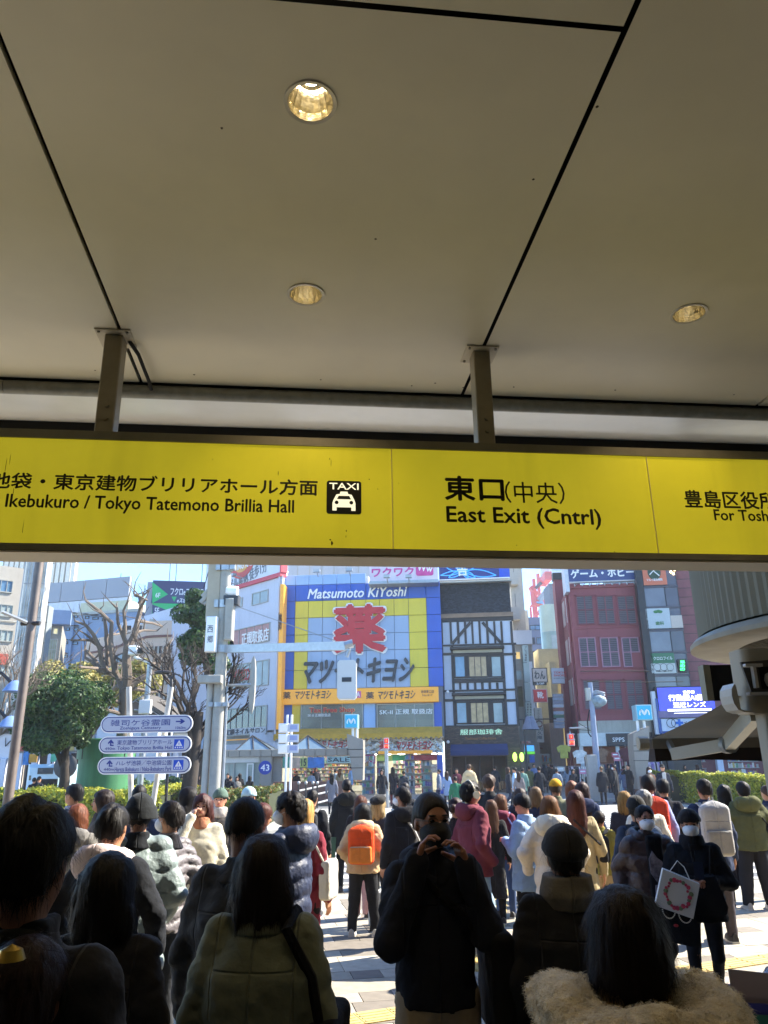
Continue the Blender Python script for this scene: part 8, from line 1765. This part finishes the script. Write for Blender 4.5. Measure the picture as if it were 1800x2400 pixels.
b=MB(); b.tube([(-.12,.05,1.46),(-.06,-.10,1.42),(.06,-.155,1.25),(.20,-.13,1.02)],.014,6); carried(r,'bag_strap','white printed bag strap across the back of the long black coat','strap',[('webbing','mb',b,mat('webbing_white','#d2cfc6'))])
person(948,1834,14.2,0,'man with curly grey black hair beyond the long black coat',top=('coat','#2a2b2e'),hair=('curly','#2a2420'),face_detail=False)
person(1068,1868,9.4,20,'woman with brown hair held by a sparkling clip, behind the black mask man',top=('coat','#30282a'),hair=('bun','#3a2620'),face_detail=False)
r,_=person(1106,1830,9.1,66,'young man in a crimson hoodie and pale jeans with cream headphones, stepping right',top=('hoodie','#713540'),w=1.2,hem=.78,hair=('curly','#1c1714'),legs='#8fa9bc',legk='denim',lw=1.35,stance=('rear','fwd'),shoe='#b9b29f',arms=('pocket','pocket'),hood=('#713540',1.1),tilt=-12)
def dkm(HTf):
    b=MB(); b.tube([HTf((.095*math.cos(t),-.005,.10+.112*math.sin(t))) for t in [R(-25+230*i/16) for i in range(17)]],.009,7)
    c=MB(); 
    for q in (-1,1): c.tube([HTf((q*.080,0,.06)),HTf((q*.115,0,.06))],.040,16)
    return b,c
b,c=dkm(_); carried(r,'headphones','cream over ear headphones worn by the crimson hoodie man','headphones',[('headband','mb',b,mat('headphone_cream','#cfc3a6',rough=.5)),('ear_cups','mb',c,mat('headphone_cream',''))])
person(1146,1815,12.6,30,'man with short curly brown hair and a black coat beyond the headphones',top=('coat','#1c1c1e'),w=1.1,hair=('curly','#4a382a'),face_detail=False)
person(1150,1874,10.9,5,'woman with long wavy brown hair and a long black skirt coat',top=('coat','#1c1a1b'),hair=('long','#5a3b26'),hem=.35,face_detail=False,scale_w=.95)
r,_=person(1172,1861,11.3,25,'woman with light brown hair and crimson hooded top beside the light blue jacket',top=('hoodie','#753645'),hair=('bob','#6a452a'),hood=('#753645',1.1),legs='#3a4e74',legk='denim',face_detail=False)
shoulder_bag(r,'lilac shoulder bag beside the light blue jacket','#8a8fc8',side=1,z=1.0,w=.14,hz=.15,strap_to=1)
r,_=person(1226,1858,9.0,-48,'man with glasses in an oversized light blue jacket bending over his phone',top=('jacket','#8ea6c6'),w=1.22,hem=.70,hair=('short','#1d1815'),glasses=True,arms=('phone','phone'),legs='#232226',lw=1.2,tilt=22,collar=('#9ab2d2',1.05),sk='#c88c70')
r,_=person(1286,1864,8.6,6,'woman with honey brown bob in a cream padded coat with a large hood',top=('down','#dccdb8'),w=1.18,hem=.52,hair=('bob','#6f4a2a'),hood=('#e2d6c0',1.45),arms=('wide','wide'),quilt=.2,face_detail=False,strand=800)
person(1217,1846,12.4,-10,'woman with dark brown hair left of the honey blonde head',top=('coat','#2a2a33'),hair=('long','#3a2a22'),face_detail=False)
person(1254,1844,12.2,8,'woman with dark blonde bob and dark blue collar',top=('coat','#2c3040'),hair=('bob','#6c5234'),face_detail=False)
person(1301,1826,11.8,18,'person in a mustard yellow cap and olive jacket, seen from behind',top=('jacket','#6f6f54'),w=1.1,hair=('short','#4a3828'),hat=('cap','#c99424'),face_detail=False)
r,_=person(1346,1851,8.9,4,'woman with very long straight auburn hair in a long beige coat',top=('coat','#ab9a74'),w=1.0,hem=.38,hair=('long','#4f2a1e'),face_detail=False,strand=1500)
shoulder_bag(r,'black shoulder bag with silver flap on the beige coat','#222226',side=1,z=1.06,w=.12,hz=.09,strap_to=-1,dep=.05)
person(1362,1832,11.2,12,'woman with dark brown hair in a navy hooded jacket behind the beige coat',top=('jacket','#333c56'),hair=('long','#3a2620'),hood=('#2e3650',1.2),face_detail=False)
person(1338,1830,12.8,5,'woman with orange brown hair behind the very long auburn hair',top=('coat','#57473a'),hair=('bob','#74452a'),face_detail=False)
r,_=person(1403,1899,10.3,20,'small boy in a mustard olive jacket and tan trousers beside the beige coat',top=('jacket','#8a7f3c'),w=1.1,hem=.80,hair=('short','#2a1f1a'),legs='#b99c6c',lw=1.1,arms=('down','pocket'),shoe='#8a3a2c')
backpack(r,'small black backpack on the boy in the mustard jacket','#232326',w=.13,hz=.19,h=.015)
person(1461,1854,11.0,0,'woman with golden blonde hair and a fluffy black collar',top=('fleece','#1f1a20'),hair=('bob','#94703c'),face_detail=False)
r,_=person(1488,1868,8.1,8,'person in a black knit hat and a slate blue coat with a large backpack',top=('jacket','#3c4453'),w=1.22,hem=.68,hair=('short','#1c1a18'),hat=('beanie','#2c2b29'),arms=('down','down'),legs='#b06a60',face_detail=False)
backpack(r,'large charcoal backpack on the slate blue coat','#2f3238','#3a3d42',w=.17,hz=.26,h=.013)
person(1506,1850,9.4,14,'man with curly silver grey hair in a cream knitted sweater',top=('coat','#d3cbb9'),w=1.12,hair=('curly','#8d8a85'),face_detail=False,strand=900)
r,_=person(1516,1815,10.3,6,'tall young man in a lilac blue shirt wearing a red mountain backpack',top=('jacket','#8b93bb'),w=1.05,hair=('short','#241d19'),face_detail=False)
backpack(r,'red orange mountain backpack with many straps','#c8432c','#b23a26',w=.15,hz=.27,strap='#5a4a7a',h=.014)
person(1551,1824,10.9,14,'man in a plain black jacket right of the red backpack',top=('jacket','#1f1f26'),w=1.12,hair=('short','#1c1715'),face_detail=False)
# walking pair
r,_t=person(1508,1886,7.4,178,'young man in an open brown puffer coat and white mask walking towards the viewer',top=('puffer','#3c2a28'),w=1.15,hem=.55,hair=('short','#1f1815'),mask='#dadbe0',glasses=True,arms=('swing','wide'),legs='#2a2528',inner='#17161a',stance=('fwd','rear'),hood=('#3f2c2a',1.2),shoe='#2f6a5a',quilt=.16,sk='#c48a70',Hmax=1.66,scale_w=1.05)
b=MB(); b.poly([(.05,1.33),(.085,1.26),(.08,1.14),(.03,1.06),(-.03,1.09),(-.055,1.18),(-.03,1.24),(.01,1.27)],.222,.228).poly([(.05,1.04),(.06,.95),(.02,.98),(.0,.92),(-.03,.98),(-.06,.93),(-.07,1.02),(-.02,1.05)],.222,.228); o=b.build('shirt_print',mat('print_pale','#a9a4b0',rough=.8,var=.4,vscale=25,col2='#5a5262'),r)
r,HT_=person(1612,1900,7.1,196,'woman in black knit hat and white mask walking with bags, looking at her phone',top=('jacket','#17171b'),w=1.22,hem=.78,hair=('short','#1c1715'),hat=('beanie','#27211f'),mask='#e2e3e6',arms=(((.26,.05,1.10),(.07,.25,1.14)),((.26,.05,1.10),(.05,.25,1.14))),legs='#222126',lw=.8,stance=('stand','rear'),shoe='#8e9480',collar=('#1d1c20',1.3),sk='#b57e62',Hmax=1.6,scale_w=1.08)
b=MB(); b.bbox(-.04,.035,.30,.31,1.15,1.31,b=.004); carried(r,'phone','dark phone in the hands of the woman with the rose wreath bag','phone',[('phone_body','mb',b,mat('phone_dark','#1f2536',rough=.25))])
p=at(1592,2040,6.9); q=at(1540,2135,6.9)
Ft_=Fac(1588,2100,6.72,-14); e=fempty('paper_bag',Ft_,'white paper bag printed with a wreath of red roses','bag')
def tl(x,y): return Ft_.uv(1300+x*.30139,1800+y*.30139)
P=[tl(*a) for a in ((782,1070),(1078,1175),(1130,905),(842,785))]
MB().poly(P,-.0,.10).build('bag_body',mat('paper_white','#cfccc6',rough=.7,var=.05),e); MB().tube([(P[3][0]+.05,.02,P[3][1]-.02),(P[3][0]+.12,.03,P[3][1]+.06),(P[2][0]-.1,.03,P[2][1]+.12),(P[2][0]-.06,.02,P[2][1]+.0)],.004,5).build('handle',m_wl,e)
cx,cz=tl(955,980); fl=MB(); lf=MB(); rs=random.Random(2)
for k in range(26):
    t=2*PI*k/26; rad=.092+rs.uniform(-.012,.012); x=cx+rad*math.cos(t)*1.0; z=cz+rad*math.sin(t)*1.05; s_=rs.uniform(.010,.019)
    (fl if k%4 else lf).sphere((x,-.003,z),(s_,.003,s_),8)
fl.build('printed_roses',mat('rose_print','#c23f5a',rough=.6,var=.4,vscale=60),e); lf.build('printed_leaves',mat('leaf_print','#6a7a5a',rough=.6),e)
e=fempty('pearl_handle_bag',Ft_,'large soft black bag with pearl handles and a red lip badge','bag')
P=[tl(*a) for a in ((800,1085),(1100,1090),(1130,1380),(1085,1405),(980,1385),(850,1340),(815,1200))]
MB().poly(P,.06,.24).build('bag_body',cloth('#19191c'),e)
pe=MB()
for cx0,cz0 in ((892,1110),(1020,1145)):
    c_=tl(cx0,cz0)
    for k in range(15): t=PI+PI*k/14; pe.sphere((c_[0]+.048*math.cos(t),.045,c_[1]+.062*math.sin(t)),.0062,7)
o=pe.build('pearl_handle',mat('pearl','#d9d3c4',rough=.25,var=0,clear=.5),e,True); o['kind']='stuff'; c_=tl(950,1236); MB().sphere((c_[0],.055,c_[1]),(.019,.006,.012),10).build('lip_badge',mat('lip_red','#b3242c',rough=.3),e,True)
e=fempty('black_tote',Ft_,'stiff black tote hanging on the right side of the woman with the rose wreath bag','bag')
P=[tl(*a) for a in ((1105,880),(1270,860),(1375,1110),(1365,1165),(1290,1185),(1110,1170))]; MB().poly(P,.14,.32).build('bag_body',cloth('#202023'),e); MB().tube([(P[0][0]+.03,.2,P[0][1]),(P[0][0]+.0,.2,P[0][1]+.25),(P[1][0],.2,P[1][1]+.22),(P[1][0]-.03,.2,P[1][1])],.01,6).build('strap',cloth('#202023'),e)
# right group
r,_=person(1646,1824,9.7,2,'man in a navy jacket wearing a pale grey square backpack',top=('jacket','#2f3850'),w=1.22,hem=.72,hair=('short','#231c18'),collar=('#2b3348',1.0),legs='#4a4448',lw=1.15,face_detail=False,arms=('down','down'))
backpack(r,'pale grey square backpack with a flap top on the navy jacket','#a9a6a4','#98948f',w=.165,hz=.27,h=.013)
person(1694,1838,11.8,18,'woman with black hair and black coat between the navy jacket and the olive parka',top=('coat','#1e1b20'),hair=('long','#1a1614'),face_detail=False,hem=.3)
r,_=person(1738,1831,11.6,6,'man in a loose olive green parka and black wide trousers with white trainers',top=('jacket','#565636'),w=1.38,hem=.78,hair=('bowl','#221b17'),hood=('#5c5c3a',1.4),legs='#26262b',lw=1.4,shoe='#b5b0a6',stance=('wide','wide'),arms=('wide','wide'),face_detail=False,scale_w=1.05)
shoulder_bag(r,'black crossbody bag with a silver zip on the olive parka','#1f1e20',side=1,z=1.02,w=.15,hz=.11,strap_to=-1)
person(1793,1840,12.4,-20,'person in a dark navy coat cut by the right edge of the view',top=('coat','#262b40'),hair=('short','#4a3426'),face_detail=False)
# ---------------------------------------------------------------- far side people
person(1408,1796,37.0,3,'person in black coat and brown scarf at the far end of the crossing',top=('coat','#1c1d22'),w=1.2,hem=.55,hair=('short','#6a5238'),face_detail=False)
person(1438,1792,37.4,-60,'man in a long black coat and white mask facing left on the far kerb',top=('coat','#17181c'),hem=.4,hair=('short','#14120f'),mask='#dfe0e2',face_detail=False)
person(1471,1791,38.2,-120,'person in black holding up a phone under the black name board',top=('coat','#17181c'),hem=.5,hair=('short','#14120f'),arms=('up','down'),face_detail=False)
person(1520,1797,30,170,'woman with long dark hair, white mask and a brown coat left of the hedge',top=('coat','#5f3d2a'),hair=('long','#2a1a14'),mask='#e3e3e5',face_detail=False)
person(1551,1791,29,186,'man in a dark cap and pale vest with black jacket left of the right hedge',top=('jacket','#2a2c34'),hair=('short','#2a211a'),hat=('cap','#1f2024'),inner='#b9b6b0',face_detail=False)
person(1099,1790,31,12,'tall person in a cream hooded coat in front of the coffee house',top=('coat','#c3ad85'),hair=('short','#3a2a20'),hem=.3,hood=('#c9b590',1.2),face_detail=False,w=1.15)
person(1067,1819,28,4,'child in a green and white varsity jacket in front of the coffee house',top=('jacket','#2f6a4c'),hair=('short','#2a1c18'),face_detail=False)
# far crowd: a few figures, copied with their own clothes
ARCH=[]
for k,(fa,hr,stn,hm,tp) in enumerate(((0,'short',('stand','stand'),.62,'coat'),(0,'long',('stand','stand'),.5,'coat'),(180,'short',('fwd','rear'),.75,'jacket'),(180,'long',('stand','stand'),.6,'coat'),(-85,'short',('fwd','rear'),.7,'jacket'),(80,'bob',('rear','fwd'),.6,'coat'))):
    ARCH.append((fa,hr,stn,hm,tp,None))
def recolour(o,m):
    if o.material_slots: o.material_slots[0].link='OBJECT'; o.material_slots[0].material=m
_arch={}
def far(px,py,D,a,tc,hc,lc,label,group='passers-by in front of the shops',Hmin=1.45,Hx=1.82):
    fa,hr,stn,hm,tp,_=ARCH[a]; p=at(px,py,D); Hh=min(max(p[2],Hmin),Hx)
    if a not in _arch:
        r,_=person(px,py,D,fa,label,top=(tp,tc),hem=hm,hair=(hr,hc),legs=lc,stance=stn,face_detail=False,group=group,res=.03); r.location=(p[0],p[1],.1 if p[1]>40.2 else 0); s=Hh/1.72; r.scale=(s,s,s); _arch[a]=r; return r
    src=_arch[a]; r=src.copy(); COL.objects.link(r); r.location=(p[0],p[1],.1 if p[1]>40.2 else 0); s=Hh/1.72; r.scale=(s,s,s); r['label']=label; r['group']=group; r.name='person'
    r.rotation_euler=(0,0,src.rotation_euler[2]+random.uniform(-.35,.35))
    for ch in src.children:
        c=ch.copy(); COL.objects.link(c); c.parent=r
        n=ch.name.split('.')[0]
        if n in('jacket','coat'): recolour(c,cloth(tc))
        elif n=='hair': recolour(c,hairm(hc))
        elif n=='trousers': recolour(c,cloth(lc))
    return r
random.seed(12)
H1,H2,H3='#15120f','#3a281e','#6a4a30'
for a_ in ((778,1812,33,1,'#6a6c76',H1,'#2a2a2e','woman with long black hair and grey coat before the slanting stone pillar'),(895,1803,37,3,'#1c1c20',H1,'#a0968a','woman in black with a diagonal strap left of the signal pole'),
(921,1797,38,1,'#232126',H1,'#5a2a30','tall figure in a black coat right of the signal pole'),(946,1806,39,0,'#2c3138',H1,'#22242a','man in dark jacket browsing the drugstore shelf'),(1028,1803,39,4,'#6d7684',H1,'#2a3452','person in a grey blue jacket at the blue drugstore pier'),(1046,1807,38,1,'#7f95b4',H2,'#26242a','woman in a light blue jacket between drugstore and coffee house'),
(1070,1801,40,2,'#5c2633',H1,'#2a2426','person in a maroon coat at the coffee house door'),(1159,1799,42,0,'#22252a',H1,'#26262a','person with black jacket in front of the coffee house window'),(1190,1798,36,5,'#23262f',H2,'#2c3346','elderly person in navy left of the pale blue jacket'),(1205,1798,35,4,'#9db8d2',H1,'#26262c','person in a pale blue jacket at the alley mouth'),(1215,1808,34,1,'#7d7370',H2,'#7d7370','woman in a taupe patterned long coat at the alley mouth'),(1224,1799,38,0,'#6f8f80',H1,'#2a2a2e','person in a teal grey jacket at the alley mouth'),
(1240,1800,42,0,'#4f5236',H1,'#2a2a2e','man in an olive jacket entering the alley'),(1251,1794,46,2,'#5b6b8c',H1,'#2a2a2e','man in a blue jacket deep in the alley mouth'),(1262,1796,36,0,'#1d2026',H1,'#20242e','man in black with a black pack entering the alley'),(1275,1793,48,1,'#26262a',H1,'#2a2a2e','woman in black deep in the alley'),(1285,1792,52,2,'#3a3230',H1,'#2a2a2e','dim figure in brown deepest in the alley'),(1293,1795,44,0,'#1c1a1c',H1,'#26262c','man in black beside the boutique racks'),
(1304,1801,40,0,'#8c96a0',H1,'#26262c','person in a pale grey printed jacket beside the boutique racks'),(1343,1802,38,3,'#26282c',H1,'#2a2a2e','woman with long hair and white collar in front of the boutique racks'),(1329,1799,44,1,'#7b8794',H2,'#2a2a2e','person in a grey blue coat among the boutique racks'),(1426,1795,47,3,'#26201f',H1,'#26262c','dim figure inside the boutique doorway'),(1461,1794,40,0,'#5a6680',H1,'#6a86a8','person in grey and blue jeans right of the long black coat'),(1484,1794,43,3,'#22222a',H1,'#26262c','dim figure before the right boutique window'),
(1634,1795,42,1,'#8f8276',H2,'#3a3430','person in a taupe coat in the shade behind the right hedge'),(1605,1797,44,3,'#4a3a30',H1,'#3a3430','dim figure behind the right hedge at the shop shelves'),
(695,1812,43,2,'#1c1e22',H1,'#26262c','dark clad person leaning over the drugstore counter at the left'),(730,1812,43,0,'#9fb4d0',H1,'#26262c','person in a pale blue shirt at the drugstore counter'),(741,1803,44,3,'#2a2c38',H2,'#26262c','woman in navy at the drugstore counter'),(786,1807,44,0,'#a9bccc',H1,'#26262c','person in pale blue near the middle of the counter'),(797,1806,43,1,'#8d8670',H3,'#26262c','person in a khaki coat near the middle of the counter'),(822,1800,45,4,'#7fa0c4',H1,'#26262c','person in bright blue left of the slanting stone pillar'),
(534,1812,37,2,'#1c1c22',H1,'#26262c','taller of the two dark figures behind the brown hedge'),(541,1818,36.4,0,'#1f1c20',H1,'#26262c','shorter of the two dark figures behind the brown hedge'),(556,1820,37,3,'#77736c',H2,'#26262c','grey clad figure behind the brown hedge'),(562,1812,38,1,'#1c1a1c',H1,'#26262c','woman with long black hair behind the brown hedge'),(586,1818,37,1,'#18181a',H1,'#26262c','lone dark hooded figure at the pale glass doors'),
(404,1818,38,0,'#20242c',H1,'#26262c','dark jacketed man behind the yellow green hedge'),(427,1816,38,0,'#8fb0cc',H1,'#26262c','person in a pale blue coat behind the yellow green hedge'),(394,1822,38,1,'#9a958c',H2,'#26262c','person in pale grey behind the yellow green hedge'),(449,1818,38,2,'#2a2628',H1,'#26262c','dark figure at the foot of the bushy bare tree'),(470,1816,37,3,'#3a2c2a',H2,'#26262c','brown clad figure just left of the concrete pole'),
(81,1822,32,0,'#1f1f24',H1,'#26262c','left of the two silhouettes in front of the bus'),(93,1819,32,0,'#232328',H1,'#26262c','right of the two silhouettes in front of the bus'),(141,1824,36,2,'#26262c',H1,'#26262c','dark figure beside the green drum')):
    far(*a_)
# mannequins and goods inside the coffee house window
for k,(x,y,c,lab) in enumerate(((230,1835,'#b9ac8c','mannequin like figure in pale clothes at the left of the coffee house window'),(1147,1793,'#8a7f5c','seated customer in khaki behind the coffee house window'),(1172,1797,'#b09a78','customer in beige behind the right coffee house pane'),(1128,1797,'#6a6450','customer in grey green behind the middle coffee house pane'))):
    if x>1000: far(x,y,51.5,3 if k%2 else 2,c,H2,c,lab,group='customers behind the coffee house window')
flush_text()
# ------------------------------------------------------------------ added scattering volume, imitating a pale lens veil
hz=MB().box(-200,200,-12,300,-1,82).build('veil_volume',None or mat('veil_tmp','#ffffff'))
hm=bpy.data.materials.new('veil_scatter'); hm.use_nodes=True; hm.node_tree.nodes.clear(); N=hm.node_tree.nodes
v=N.new('ShaderNodeVolumePrincipled'); v.inputs['Density'].default_value=.00065; v.inputs['Color'].default_value=(.9,.93,1,1); oo=N.new('ShaderNodeOutputMaterial'); hm.node_tree.links.new(v.outputs[0],oo.inputs['Volume'])
hz.data.materials.clear(); hz.data.materials.append(hm); hz['kind']='stuff'
